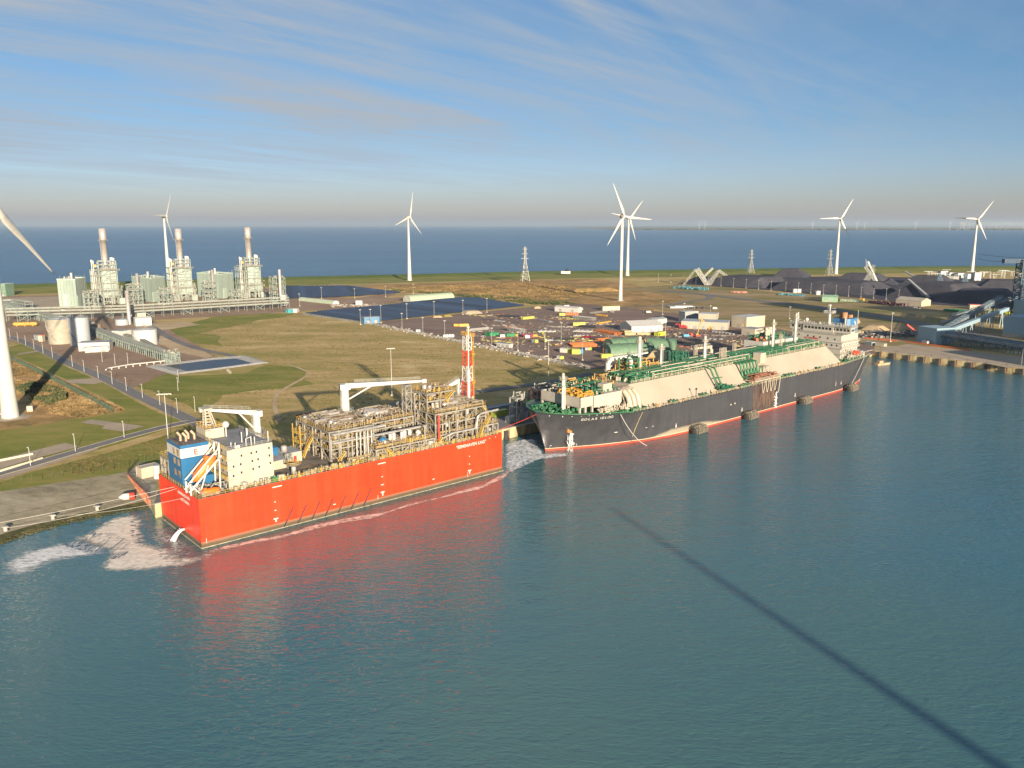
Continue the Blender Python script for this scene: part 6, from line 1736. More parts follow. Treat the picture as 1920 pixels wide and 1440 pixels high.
mb = MB(); mb.tube((X0+2, 38.5, 35.9), (X0+2, 38.5, 42.5), .5, .4, 10); mb.bx(X0+1, X0+3, 37, 40, 38, 38.2); mb.build('signal_mast', white, br_)
mb = MB(); mb.cyl(X0+2, 32.5, 35.9, 37.6, .35, n=8); mb.ball((X0+2, 32.5, 38.4), 1.1, 12); mb.build('satellite_dome', white, br_)
# funnel
mb = MB(); mb.prism([(258, 13), (259.5, 11.6), (268.5, 11.6), (270, 13), (270, 22), (258, 22)], 31.2, 39.3); fn = mb.build('funnel', mat('funnel_blue', (.05, .17, .34), .45, var=.08), SH, 'blue funnel carrying a white bird-like emblem')
mb = MB(); mb.bx(258.2, 269.8, 13, 21.9, 39.3, 39.5); mb.build('funnel_top', dark, fn)
mb = MB(); cx, cz = 265.8, 36.4   # white wing-shaped emblem on the port side
E_ = [(-1.6, 1.8), (-.9, 1.5), (-.2, .6), (.2, .9), (.9, .2), (1.5, -1.9), (.5, -1.3), (-.3, -1.2), (.1, -.5), (-.9, .2)]
mb.add([(cx+a, 11.52, cz+b) for a, b in E_], [tuple(range(len(E_)))]); mb.build('funnel_emblem', white, fn)
mb = MB(); 
for (x, y, r, h) in ((260.5, 16, 1.7, 43), (264.5, 15, .9, 41.3), (267, 15, .9, 41.2), (262.5, 19, 1.2, 42)): mb.tube((x, y, 39), (x, y, h), r, n=14)
mb.build('exhaust_pipe', mat('sooty_orange', (.40, .20, .10), .7, var=.4), fn)
mb = MB(); mb.tube((257, 13.5, 31), (257, 13.5, 40), .5, n=10); mb.tube((270.8, 12.5, 31), (270.8, 12.5, 44), .15, n=6); mb.build('funnel_post', cream, fn)
mb = MB(); mb.bx(264.5, 270, 11, 34, 16, 27); mb.bx(264.5, 271, 13, 33, 27, 31.2); mb.build('engine_casing', accm, SH)
mb = MB(); valves(mb, 256, 271, 5, 9, 16.3, 40, 161, (.5, 1.2)); clutter(mb, 246, 266, 1.5, 6, 16, 20, 30, 162, r=(.12, .3), vert=.7); mb.build('mooring_gear', accm, SH)
mb = MB(); valves(mb, 236, 270, 2.2, 7, 15.8, 70, 163, (.4, 1.2)); mb.build('mooring_winch', gp, SH)
mb = MB()
for x in (244, 248): mb.beam((x, 4.5, 15.8), (x, 3.4, 21.5), .35); mb.beam((x, 3.4, 21.5), (x, 5.2, 23), .35)
for x in (250.5, 256.0): mb.beam((x, 5.5, 16), (x, 2.0, 18.6), .3); mb.beam((x, 5.5, 16), (x, 5.5, 22), .3)
mb.build('lifeboat_davit', cream, SH)
lb2 = lifeboat(7.6, 2.9, 2.7).build('ship_lifeboat', mat('lifeboat_red', (.70, .07, .03), .45), None); tag(lb2, 'orange-red covered lifeboat hanging at the stern of the dark ship', 'lifeboat')
wp = BA + BU*(141+253.2) + BV*(3.4-11.5); lb2.location = (wp.x, wp.y, 20.0); lb2.rotation_euler = (0, 0, BH)
mb = MB(); 
for k in range(5): mb.box((-2.6+k*1.2, -1.25, .3), (.4, .12, .3))
mb.build('window', glass, lb2)
# side deck details: small cranes, pipe runs, valves along the port rail
mb = MB(); g = random.Random(33)
for x in (72, 96, 128, 131, 133, 166, 172, 176, 205, 236, 238): 
    for k in range(5): valves(mb, x, x+3.5, .8, 2.6, 15.4, 2, int(x)*7+k, (.5, 1.1))
mb.build('deck_fitting', gp, SH)
mb = MB(); valves(mb, 58, 236, .6, 2.2, 15.4, 110, 171, (.25, .6)); mb.build('deck_fitting', ochre, SH)
mb = MB(); mb.tube((90.5, 1.2, 15.4), (90.5, 1.2, 19.5), .18, n=6); mb.box((90.5, 1.2, 19.9), (.9, .5, .9)); mb.tube((102, 1.2, 15.4), (102, 1.2, 18.2), .14, n=6); mb.build('deck_lamp', dark, SH)
mb = MB(); mb.beam((49, 9, 24.6), (52, 8, 24.6), .2); mb.rail([(46, 8.8, 24), (56, 12, 24)], 1.1, .1, 1.2); mb.build('stair_rail', cream, SH)
# anchor wash
a = SO + BU*18.2 + BV*(hull_y(18, 9)-.9); a.z = 8.6; b = SO + BU*19.5 + BV*(hull_y(18, 0)-4.2); b.z = 0
def spray(name, label, a, b, w0, w1, n, seed):
    mb = MB(); g = random.Random(seed)
    for k in range(n):
        f = g.random(); q = Vector(a).lerp(Vector(b), f); w = w0+(w1-w0)*f; z = a[2]*(1-f**1.7)
        q = Vector((q.x+g.gauss(0, w), q.y+g.gauss(0, w), max(z, .05)))
        mb.beam(q, q+Vector((g.uniform(-.1, .1), g.uniform(-.1, .1), -g.uniform(.4, 1.3))), g.uniform(.06, .15))
    o = mb.build(name, foamy); tag(o, label, 'water jet'); return o
spray('anchor_wash', 'white spray of water falling from the orange anchor at the dark ship\'s bow', tuple(a), tuple(b), .35, .9, 170, 5)
# big foam fenders with tyre nets
fend = mat('tyre_net', (.24, .21, .16), .9, var=.6, scale=1.5)
for i, (px, py) in enumerate(((1292, 806), (1389, 780), (1494, 753), (1580, 729))):
    q = W(px, py, 0); tq = (q-BA).dot(BU); p = BA + BU*tq + BV*(-11.5-2.7)
    mb = MB(); mb.lathe((0, 0, 0), [(.01, -5.0), (1.2, -4.9), (2.2, -4.2), (2.5, -3.2), (2.5, 3.2), (2.2, 4.2), (1.2, 4.9), (.01, 5.0)], 20, 'x')
    o = mb.build('floating_fender', mat('fender_rubber', (.035, .033, .03), .8)); w_ = ['nearest the bow', 'just left of the rust-streaked hull patch', 'just right of the rust-streaked hull patch', 'nearest the stern'][i]
    tag(o, f'fat tyre-covered floating fender against the dark hull, {w_}', 'fender', group='floating fenders along the dark ship', loc=(p.x, p.y, 1.0), rz=BH)
    mb = MB()
    for a_ in range(14):
        for b_ in range(9):
            an = 2*pi*a_/14+(b_ % 2)*.2; x = -4.1+b_*1.02; r = 2.55 if abs(x) < 3.4 else 2.2
            c_ = Vector((x, r*cos(an), r*sin(an))); nrm = Vector((0, cos(an), sin(an))); t1 = Vector((1, 0, 0)); t2 = nrm.cross(t1)
            for q_ in range(6):
                u0, u1 = 2*pi*q_/6, 2*pi*(q_+1)/6; mb.beam(c_+t1*cos(u0)*.38+t2*sin(u0)*.38, c_+t1*cos(u1)*.38+t2*sin(u1)*.38, .2)
    mb.build('tyre_net', fend, o)
# hanging tyre fender and ropes
def rope(name, a, b, sag, r, label, m=cream, n=16):
    mb = MB(); a = Vector(a); b = Vector(b); P = [a.lerp(b, i/n)-Vector((0, 0, sag*4*(i/n)*(1-i/n))) for i in range(n+1)]
    for p, q in zip(P, P[1:]): mb.tube(p, q, r, n=6)
    o = mb.build(name, m); tag(o, label, 'rope', group='mooring lines'); return o
def S(x, y, z): p = SO + BU*x + BV*y; return Vector((p.x, p.y, z))
rope('mooring_line', S(36, .6, 16.2), S(51, -2.2, .1), 2.2, .13, 'pale line drooping from the dark bow down to the water right of the name', white)
rope('mooring_line', S(260, 1.4, 16.6), S(237, -2.0, 1.4), .8, .13, 'pale line running down the stern quarter of the dark ship to a fender', white)
rope('mooring_line', B(0.2, 20, 14.6), W(0, 985, 1.5)+Vector((-40, -28, 1.5)), 1.2, .055, 'upper white mooring line from the barge stern across the grey bank', white)
rope('mooring_line', B(0.2, 18, 14.6), W(10, 990, 1.8), 1.4, .055, 'second white mooring line from the barge stern to a bollard on the bank', white)
rope('mooring_line', B(0.0, 9, 14.0), W(98, 968, 2.0), 1.0, .045, 'thin lower mooring line from the barge stern to the middle bank bollard', white)
rope('mooring_line', B(120, 30, 15.5), B(150, 38, 5.2), 1.2, .08, 'red line from the barge bow platform to the quay', redp)
rope('mooring_line', S(7, 21, 17.5), B(112, 38, 5.2), 2.5, .08, 'line from the dark ship\'s bow back to the quay behind the barge', redp)
for i, (px, py, l) in enumerate(((10, 990, 'at the left edge'), (99, 968, 'the middle one'), (182, 951, 'nearest the barge'))):
    p = W(px, py, 2.2-.3*i*0); mb = MB(); mb.cyl(0, 0, -1, .5, .6, n=14); mb.cyl(0, 0, .5, .65, .75, n=14); mb.bx(-1.1, 1.1, -.2, .2, .2, .5)
    tag(mb.build('mooring_bollard', mat('bollard_pale', (.35, .34, .3), .8)), f'pale mooring bollard low on the grey bank, {l}', 'bollard', group='bollards on the bank', loc=p)
p = W(237, 931, 3.5); mb = MB(); mb.lathe((0, 0, 0), [(.01, -2.6), (1.0, -1.4), (1.2, -.6), (1.2, 1.0), (.01, 1.0)], 14, 'x'); o = mb.build('mooring_buoy', white); tag(o, 'white and red bullet-shaped buoy resting on the grey bank near the barge stern', 'buoy', loc=(p.x, p.y, p.z), rz=.35)
mb = MB(); mb.lathe((0, 0, 0), [(1.21, .95), (1.25, 1.0), (1.25, 2.6), (.01, 2.6)], 14, 'x'); mb.build('red_end', redp, o)
# ================================================================ work yard, coal terminal, right-hand quay
def put(name, mb, m, label, cat, px, py, rz=0.0, group=None, z=0.0):
    p = W(px, py); o = mb.build(name, m); tag(o, label, cat, group=group, loc=(p.x, p.y, GZ+z), rz=rz); return o
def cont(p1, p2, label, m, depth=None, H=2.7, group=None, name='shipping_container'):
    H *= .78
    a, L, rz = two(p1, p2); mb = container_mb(L, depth or 2.5, H); mb.v = [(x+L/2, y+(depth or 2.5)/2, z) for x, y, z in mb.v]
    o = mb.build(name, m); tag(o, label, 'container', group=group, loc=(a.x, a.y, GZ), rz=rz); return o
lemon = mat('lemon_paint', (.46, .43, .10), .5); wht = white
cont((851, 612), (860, 612), 'short amber container left of the long amber one in the yard', yellow)
cont((861.5, 612.5), (879, 612), 'long amber container above the flare tower tip', yellow, H=3)
cont((909, 629.5), (917, 630.5), 'small green container left of the large green ones', green)
cont((918, 631), (935, 629.5), 'large green container under a red tarpaulin', green, 5, 4)
cont((938, 633), (947, 633), 'white container between the two large green containers', wht, H=3.2)
cont((950, 632.5), (966, 631.5), 'green container right of the white one in the yard', green, 4, 3.6)
cont((967, 631.5), (971, 631), 'small yellow cube container beside the right green container', yellow)
cont((979, 632), (994, 633.5), 'container under a magenta tarpaulin in the yard', mat('magenta_sheet', (.45, .04, .12), .6), 4, 3.2)
cont((985, 634.5), (993.5, 634), 'white tented container in front of the magenta sheet', wht, 3, 3.2)
cont((1000, 632.5), (1008, 632), 'small amber container right of the magenta sheet', yellow)
cont((997, 642.5), (1003, 643.5), 'grey half of the pair of boxes left of the small crane', greyp, H=3.2)
cont((1003.4, 643.6), (1009, 643), 'yellow half of the pair of boxes left of the small crane', lemon, H=3.4)
cont((981, 599.5), (1002, 597.5), 'lemon yellow container in the far middle of the yard', lemon, 3, 3.2)
cont((1049, 592.5), (1060, 592), 'lemon container at the left end of the orange boxes', lemon, H=3.4)
cont((1075, 611.5), (1097.5, 610.5), 'lemon container with dark bundles leaning before it', lemon, 3, 4)
cont((1050, 661), (1062, 662), 'white container at the left end of the lime row', wht, 4, 4)
cont((1062.4, 661.5), (1072, 663.5), 'lime green container next to the white one in the row', lime, 4, 4)
cont((1072.5, 664.5), (1088, 664.5), 'largest lime green container in the row near the fence', lime, 4, 4.6)
cont((1088.5, 664), (1093, 662), 'small blue container at the right end of the lime row', mat('sky_blue', (.10, .36, .58), .5), 3, 4)
cont((1097, 657), (1104, 657), 'pale grey container beyond the small blue one', greyp)
cont((1104.5, 657), (1112, 656.5), 'small lime container right of the pale grey one', lime)
cont((1044, 673), (1050, 674), 'small white box at the field edge by the lime skip', wht)
cont((1050.5, 674), (1057, 673.5), 'small lime skip at the very edge of the big field', lime)
cont((1131, 663.5), (1141, 664), 'orange container on top of the lime row beside the green tents', mat('brick_orange', (.55, .16, .05), .6), H=5.5)
cont((1128, 672), (1148, 671), 'lime container row at the left end of the green tents', lime, 3, 3.5)
cont((1234, 631), (1248, 629), 'lime tank container by the tall slim mast', lime, 4, 4.6)
cont((1163, 626), (1171, 628), 'stack of tan crates at the left end of the big white tent', tanp, 6, 4.5, name='crate_stack')
cont((1172, 629), (1192, 629), 'row of tan crates in front of the big white tent', tanp, 3, 3, name='crate_stack')
cont((1195, 628), (1230, 628.5), 'long low row of tan crates along the big white tent', tanp, 3, 2.4, name='crate_stack')
cont((1085, 581.5), (1093, 581.5), 'tan crates at the far edge of the yard left of the site cabins', tanp, 3, 3, name='crate_stack')
for i in range(6): cont((1061.5+i*4, 591.5), (1064.3+i*4, 591.5), f'orange box in front of the long white tent, {ORD[i]} from the left', mat('brick_orange', (.55, .16, .05), .6), 3, 3.6, 'orange boxes')
shed('white_tent', (1040, 584), (1084, 587), 8, 5, 'long narrow white tent at the far side of the yard', m=wht, rm=wht, style='gable', doors=2)
shed('big_white_tent', (1184, 624.5), (1242, 622), 24, 5.5, 'big low white-roofed hall in the right of the yard', m=wht, rm=wht, style='gable', doors=4)
shed('site_cabins', (1130, 583), (1162, 582), 6, 4.5, 'row of cream site cabins at the far edge of the yard', m=cream, rm=lemon, doors=3)
shed('small_house', (1226, 610), (1250, 607), 9, 5, 'small white gabled house by the parked cars', m=wht, rm=greyp, style='gable')
shed('office_building', (1277, 616), (1364, 619.5), 22, 6.5, 'long low cream office building behind the red machines', m=cream, rm=gt, doors=5, seams=16)
shed('office_upper_floor', (1284, 605), (1309, 603.5), 10, 10, 'grey upper block at the left of the cream office building', m=greyp, rm=wht, seams=5)
shed('workshop_hall', (1309, 609.5), (1342, 611), 16, 10.5, 'taller cream block rising behind the office building', m=cream, rm=wht, seams=6, doors=1)
shed('storage_hall', (1371, 613), (1399, 616.5), 26, 10, 'cream sheet-metal hall right of the office building', m=cream, rm=wht, seams=8)
shed('side_hall', (1390, 628), (1415, 631), 12, 6, 'low grey-cream hall partly behind the dark ship', m=cream, rm=greyp)
mb = MB(); mb.bx(0, 28, 0, 12, .1, 1.6); mb.bx(6, 26, 2, 10, 1.6, 2.2); put('canvas_roof', mb, wht, 'very low wide white-sheeted stack on the waste land', 'tent', 1257, 578, .1)
mb = MB()
for k in range(10): mb.box((k*2.3, 0, 1), (1.6, 2.4, 1.9), k)
put('spoil_bags', mb, dark, 'dark bags at the right end of the white-sheeted stack', 'bags', 1290, 579, .1)
gtent = mat('tent_green', (.12, .21, .13), .55, var=.12)
barrel('arched_tent', (1146, 668), (1228, 663), 15, 7.5, 'front green arched storage tent behind the ship crane', gtent)
barrel('arched_tent', (1212, 655), (1266, 657), 15, 8, 'rear right green arched storage tent with a shadow across it', gtent)
barrel('arched_tent', (1150, 655), (1210, 650), 14, 7, 'rear left green arched storage tent', gtent)
mound('sand_heap', (1210, 674), (1256, 676), 16, 5.5, MATS['bare_sand'], 'sandy spoil heap right in front of the green tents')
mound('gravel_heap', (873, 590), (907, 588), 16, 3.2, MATS['paved_ground'] if 'paved_ground' in MATS else MATS['old_paving'], 'grey gravel heap on the far edge of the yard')
mound('gravel_heap', (832, 595), (850, 594), 10, 2.4, MATS['waste_ground'] if 'waste_ground' in MATS else sand, 'brown heap left of the grey gravel heap')
mound('gravel_heap', (811, 596), (831, 595.5), 8, 1.6, sand, 'flat pale sand heap leftmost on the yard edge')
mound('gravel_heap', (1002, 579), (1016, 578.5), 8, 2.2, sand, 'small sand heap left of the long white tent')
def bundle(name, p1, p2, depth, H, m, label, n=8, k=2):
    a, L, rz = two(p1, p2); mb = MB(); g = random.Random(int(L*10))
    for j in range(k):
        for i in range(n):
            y = depth*(i+.5)/n; mb.tube((g.uniform(0, .08)*L, y, H*(j+.5)/k), (L*(1-g.uniform(0, .08)), y, H*(j+.5)/k), H/k*.42, n=6)
    for i in range(4): mb.bx(L*(.1+.26*i), L*(.1+.26*i)+.3, 0, depth, 0, .2)
    o = mb.build(name, m); tag(o, label, 'pipe stack', loc=(a.x, a.y, GZ), rz=rz); return o
opipe = mat('primer_orange', (.55, .18, .05), .7, var=.2)
bundle('pipe_stack', (1112, 622), (1153, 629), 10, 2.0, opipe, 'orange primed pipes right of the white slabs', 10)
bundle('pipe_stack', (1127, 640.5), (1152, 638), 8, 1.6, opipe, 'short orange pipe stack near the middle right of the yard', 6)
bundle('pipe_stack', (1072, 651.5), (1121, 650.5), 14, 2.0, opipe, 'wide orange pipe stack behind the lime container row', 12)
bundle('pipe_stack', (1085, 614), (1115, 616), 5, 2.2, dark, 'black bundle in front of the lemon container', 8)
bundle('pipe_stack', (931, 594), (973, 596), 8, 1.8, dark, 'long dark scrap bundle left in the far yard', 8)
bundle('pipe_stack', (1040, 638), (1076, 639), 7, 1.6, dark, 'dark steel bundle in the middle of the yard', 8)
bundle('pipe_stack', (1107, 636), (1138, 637), 6, 1.5, dark, 'dark steel bundle left of the short orange pipes', 7)
bundle('pipe_stack', (1021, 637), (1050, 641), 2.5, 1.0, greyp, 'single pale grey pipe lying left of the dark bundle', 2, 1)
bundle('pipe_stack', (1122, 608), (1148, 604), 3, 1.5, yellow, 'yellow beam lying alone in the right of the yard', 3, 1)
bundle('pipe_stack', (1166, 634), (1206, 640), 3, 1.4, mat('amber_beam', (.55, .36, .06), .6), 'amber beams lying behind the green tents', 4, 1)
bundle('pipe_stack', (1091, 633), (1115, 635), 5, 1.4, mat('dark_red_sheet', (.3, .02, .05), .6), 'dark red covered stack in the middle right of the yard', 5)
bundle('pipe_stack', (1008, 600), (1030, 605), 4, 1.0, greyp, 'pale grey scattered beams left of the lemon container', 4, 1)
bundle('pipe_stack', (924, 602), (943, 604), 5, .9, greyp, 'pale flat steel stack in the far left of the yard', 5, 1)
bundle('pipe_stack', (900, 600), (925, 601), 5, .6, dark, 'thin black plates on the ground in the far left yard', 5, 1)
for (p1, p2, d, l) in (((1008, 622.5), (1042, 623), 9, 'white slab stack in the middle of the yard'), ((1074, 622), (1108, 623.5), 9, 'white slab stack left of the orange primed pipes'), ((1075, 631), (1103, 631.5), 7, 'white plank stack beside the dark red sheet')):
    a, L, rz = two(p1, p2); mb = MB()
    for k in range(12): mb.bx(L*k/12, L*(k+.85)/12, (k % 3)*.4, d-(k % 2)*.6, .1, .7+.25*(k % 3))
    tag(mb.build('slab_stack', wht), l, 'slabs', loc=(a.x, a.y, GZ), rz=rz)
def trussrow(p1, p2, n, w, H, m, label, depth=6):
    a, L, rz = two(p1, p2); mb = MB()
    for k in range(n): x = L*(k+.5)/n; mb.truss((x, 0, H/2), (x, depth, H/2), L/n*.6, H, 4, .2)
    tag(mb.build('frame_stack', m), label, 'steel frames', loc=(a.x, a.y, GZ), rz=rz)
trussrow((951, 622), (977, 627), 5, 3, 4, steel, 'stacked grey steel frames behind the green containers')
trussrow((1073, 598), (1111, 602), 14, 2, 3, steel, 'long row of grey frames right of the long white tent')
trussrow((877, 622), (918, 618), 12, 2, 2, wht, 'row of white concrete blocks right of the flare tower tip', 3)
trussrow((1115, 592), (1137, 594), 4, 2, 1.5, yellow, 'low dark and yellow frames near the far right of the yard', 3)
trussrow((1110, 589), (1140, 586), 6, 2, 1.6, steel, 'loose grey frames at the far right of the yard', 4)
# rubble and stores strewn along the yard's edge (too many to count)
mb = MB(); g = random.Random(77)
for i in range(650):
    px = g.uniform(715, 1105); py = 609+(px-700)*.205+g.gauss(0, 1.6)-1.5; p = W(px, py); s = g.uniform(.4, 1.6); mb.box((p.x, p.y, GZ+s*.3), (s*g.uniform(.6, 2), s, s*.7), g.random()*3)
tag(mb.build('edge_rubble', mat('pale_rubble', (.34, .31, .27), .85, var=.4, scale=.1)), 'pale rubble and small stores strewn along the field edge of the yard', 'rubble', kind='stuff')
mb = MB()
for i in range(900):
    px = g.uniform(900, 1430); py = g.uniform(585, 660); 
    if py < 575+(px-900)*.09 or py > 636+(px-845)*.19: continue
    p = W(px, py); s = g.uniform(.3, 1.1); mb.box((p.x, p.y, GZ+s*.3), (s*g.uniform(.6, 3), s, s*.6), g.random()*3)
pass
for nm_, m_l, sd0, cl_n in (('yard_scrap', rust, 21, 26), ('yard_pallets', MATS['pale_rubble'], 22, 30), ('yard_timber', lemon, 23, 18), ('yard_steel', dark, 24, 26)):
    m2_ = MB(); g2 = random.Random(sd0)
    for c_ in range(cl_n):
        px0, py0 = g2.uniform(890, 1420), g2.uniform(588, 652)
        if py0 < 580+(px0-900)*.06 or py0 > 630+(px0-845)*.18: continue
        c0 = W(px0, py0); ang = g2.uniform(-.5, .3)
        for k_ in range(g2.randint(10, 26)):
            x_, y_ = g2.gauss(0, 9), g2.gauss(0, 3); s_ = g2.uniform(.3, 1.0)
            m2_.box((c0.x+x_*cos(ang)-y_*sin(ang), c0.y+x_*sin(ang)+y_*cos(ang), GZ+s_*.35), (s_*g2.uniform(1, 5), s_*.6, s_*.7), ang+g2.choice((0, 0, 1.57)))
    tag(m2_.build(nm_, m_l), {'yard_scrap': 'rusty scrap and pipe ends in clusters over the yard', 'yard_pallets': 'pale pallets and blocks in clusters over the yard', 'yard_timber': 'yellowish timber and crates in clusters over the yard', 'yard_steel': 'dark steel pieces in clusters over the yard'}[nm_], 'stores', kind='stuff')
tag(mb.build('yard_litter', mat('mixed_litter', (.30, .22, .16), .85, var=.8, scale=.05)), 'small scattered materials all over the gravel yard', 'litter', kind='stuff')
mb = MB()
for i in range(260):
    px = g.uniform(620, 770); py = 572+(px-770)*-.012+g.gauss(0, 1.5); p = W(px, py); s = g.uniform(.4, 1.4); mb.box((p.x, p.y, GZ+s*.3), (s*2, s, s*.6), g.random()*3)
tag(mb.build('path_rubble', MATS['pale_rubble']), 'pale stores strewn on the path above the larger solar field', 'rubble', kind='stuff')
shed('site_trailer', (667, 572), (679, 572), 4, 5, 'small white trailer on the path above the larger solar field', m=wht)
shed('white_box', (780, 624), (789, 624), 3, 2.6, 'small white box at the field edge left of the white bales', m=wht)
mb = MB()
for k in range(4): mb.tube((k*2.2, 0, 1.3), (k*2.2, 3, 1.3), 1.3, n=12)
put('cable_drums', mb, wht, 'row of white cable drums at the field edge', 'cable drums', 834, 633, .2)
shed('white_cabins', (931, 650), (955, 653), 4, 3, 'row of white cabins on the yard edge below the green containers', m=wht, doors=3)
# vehicles
def car_proto():
    t = thing('parked_car', '', 'car', (0, 0, 0), 0, 'cars parked in front of the office building')
    mb = MB(); mb.bx(-2.2, 2.2, -.88, .88, .3, .85); mb.add([(-1.5, -.8, .85), (1.4, -.8, .85), (1.4, .8, .85), (-1.5, .8, .85), (-1.1, -.7, 1.4), (.6, -.7, 1.4), (.6, .7, 1.4), (-1.1, .7, 1.4)], [(4, 5, 6, 7), (0, 1, 5, 4), (1, 2, 6, 5), (2, 3, 7, 6), (3, 0, 4, 7)]); mb.build('body', greyp, t)
    for x in (-1.4, 1.4):
        for y in (-.85, .85): mb = MB(); mb.tube((x, y-.1, .33), (x, y+.1, .33), .33, n=10); mb.build('wheel', dark, t)
    return t
cp = car_proto(); note_kids(cp); g = random.Random(4)
cars = [(1246, 607.5), (1338, 623), (1344, 624), (1350, 624.5), (1356, 625), (1363, 626), (1369, 627), (1375, 628), (1338, 617.5), (1268, 631), (1275, 633), (1218, 586.5), (1332, 637), (1340, 638), (1352, 637.5), (1298, 631), (1146, 585.5), (1150, 586)]
cl_ = ['beside the small white gabled house', 'leftmost of the row before the office building', 'second of the row before the office building', 'third of the row before the office building', 'fourth of the row before the office building', 'fifth of the row before the office building', 'sixth of the row before the office building', 'rightmost of the row before the office building', 'alone against the office wall', 'left of the blue van', 'in front of the blue van', 'alone on the road beyond the yard', 'at the edge of the ship shadow, left', 'at the edge of the ship shadow, middle', 'at the edge of the ship shadow, right', 'beside the red boom lift', 'behind the cream site cabins', 'right behind the cream site cabins']
for i, (q, l) in enumerate(zip(cars, cl_)):
    lab = 'small parked car '+l
    if i == 0: cp.location = W(*q); cp['label'] = lab; cp.rotation_euler = (0, 0, 1)
    else: dup(cp, W(*q), g.uniform(-.3, .3)+1.2, lab)
def van(px, py, label, m, L=6, H=2.4, rz=.3):
    p = W(px, py); t = thing('van', label, 'van', (p.x, p.y, GZ), rz); mb = MB(); mb.bx(-L/2, L/2-1.4, -1.05, 1.05, .5, H); mb.add([(L/2-1.4, -1, .5), (L/2, -1, .5), (L/2, 1, .5), (L/2-1.4, 1, .5), (L/2-1.4, -1, H), (L/2-.9, -1, H*.92), (L/2-.9, 1, H*.92), (L/2-1.4, 1, H)], [(4, 5, 6, 7), (0, 1, 5, 4), (1, 2, 6, 5), (2, 3, 7, 6)]); mb.build('body', m, t)
    for x in (-L*.3, L*.3):
        for y in (-1, 1): mb = MB(); mb.tube((x, y-.12, .42), (x, y+.12, .42), .42, n=10); mb.build('wheel', dark, t)
    mb = MB(); mb.bx(L/2-1.3, L/2-.5, -1.02, 1.02, H*.62, H*.85); mb.build('windscreen', glass, t)
van(1287, 632, 'light blue van in the middle right of the yard', MATS['sky_blue'])
van(1298, 615.5, 'bright blue truck box before the office building', mat('bright_blue', (.02, .20, .45), .5), 9, 4.2)
van(1216, 587, 'small white van on the road beyond the yard', wht)
van(1063, 577, 'small white van at the far edge of the yard, left', wht, 7, 3)
van(1340, 580, 'small white van on the strip road', wht)
def lift(px, py, label, m, boom=(5, 0, 6), m2=None):
    p = W(px, py); t = thing('boom_lift', label, 'construction machine', (p.x, p.y, GZ), g.uniform(0, 3)); mb = MB(); mb.bx(-2.2, 2.2, -1.1, 1.1, .6, 1.9); mb.build('chassis', m, t)
    mb = MB(); mb.bx(-1.6, .2, -.9, .9, 1.9, 3.0); mb.build('cab', m2 or m, t)
    mb = MB(); a = Vector((-.5, 0, 2.6)); b = Vector(boom); mb.beam(a, b, .45); mb.beam(b, b+Vector((1.2, 0, -.8)), .3); mb.bx(b.x+.8, b.x+2.2, -.6, .6, b.z-1.6, b.z-.5); mb.build('boom', m2 or m, t)
    for x in (-1.5, 1.5):
        for y in (-1.1, 1.1): mb = MB(); mb.tube((x, y-.2, .6), (x, y+.2, .6), .6, n=10); mb.build('wheel', dark, t)
pinkr = mat('pinkish_red', (.60, .08, .07), .5)
for px, py, l, m, bo, m2 in ((1278, 616, 'leftmost pinkish red lift before the office building', pinkr, (4, 0, 4.5), None), (1284, 616.5, 'second pinkish red lift before the office building', pinkr, (4, 0, 4), None), (1305, 615, 'orange lift with raised yellow boom right of the blue truck', opipe, (5, 0, 8), yellow), (1312, 615.5, 'red lift between the yellow-boomed ones', redp, (4, 0, 5), None), (1318, 616, 'yellow telehandler before the office building', yellow, (5, 0, 6), None), (1325, 616, 'amber lift with short boom before the office building', yellow, (4, 0, 4), opipe), (1331, 618, 'yellow telehandler with long boom before the office building', yellow, (6, 0, 6), None), (1337, 616.5, 'red lift at the right end of the machine row', redp, (4, 0, 4.4), None), (1308, 632, 'red crane with steep yellow boom in mid yard', redp, (3, 0, 14), yellow), (1295, 631, 'dark red low machine left of the steep yellow boom', redp, (4, 0, 3), None), (1021, 642, 'small yellow crane beside the pale grey pipe', lemon, (2, 0, 8), None), (1394, 621, 'yellow telehandler beside the storage hall', yellow, (5, 0, 6), None)):
    lift(px, py, l, m, bo, m2)
# blue crawler crane and stores on the quay between the ships
p = B(147, 52); t = thing('mobile_crane', 'blue mobile crane folded down on the shaded quay between the ships', 'crane', tuple(p), BH+2.4); mb = MB(); mb.bx(-4, 4, -1.3, 1.3, .5, 2.4); mb.build('chassis', bluep, t); mb = MB(); mb.truss((0, 0, 3), (14, 0, 9.5), 1.0, 1.0, 8, .2); mb.build('boom', MATS['sky_blue'], t)
for x in (-2.8, 0, 2.8):
    for y in (-1.3, 1.3): mb = MB(); mb.tube((x, y-.2, .6), (x, y+.2, .6), .6, n=10); mb.build('wheel', dark, t)
def qbox(t_, s, L, wd, H, m, label, name='shipping_container'):
    p = B(t_, s); o = container_mb(L, wd, H).build(name, m); tag(o, label, 'container', loc=(p.x, p.y, GZ), rz=BH); return o
qbox(190, 60, 26, 3, 3, gt, 'long grey box on the shaded quay left of the dark bow')
qbox(176, 66, 20, 4, 3, greyp, 'long pale trailer on the shaded quay behind the barge bow')
qbox(168, 58, 8, 3, 3, lime, 'lime skip on the shaded quay left of the dark bow')
qbox(164, 45, 5, 3, 3, wht, 'white box on the quay edge left of the dark bow')
qbox(110, 88, 22, 4, 4, mat('tarp_blue', (.12, .26, .50), .6), 'blue-sheeted stack behind the tall white crane')
qbox(88, 100, 10, 4, 6, rust, 'rust red block stack behind the tall white crane', 'rusty_stack')
qbox(97, 92, 10, 5, 4.4, rust, 'rust red block stack right beside the blue sheet', 'rusty_stack')
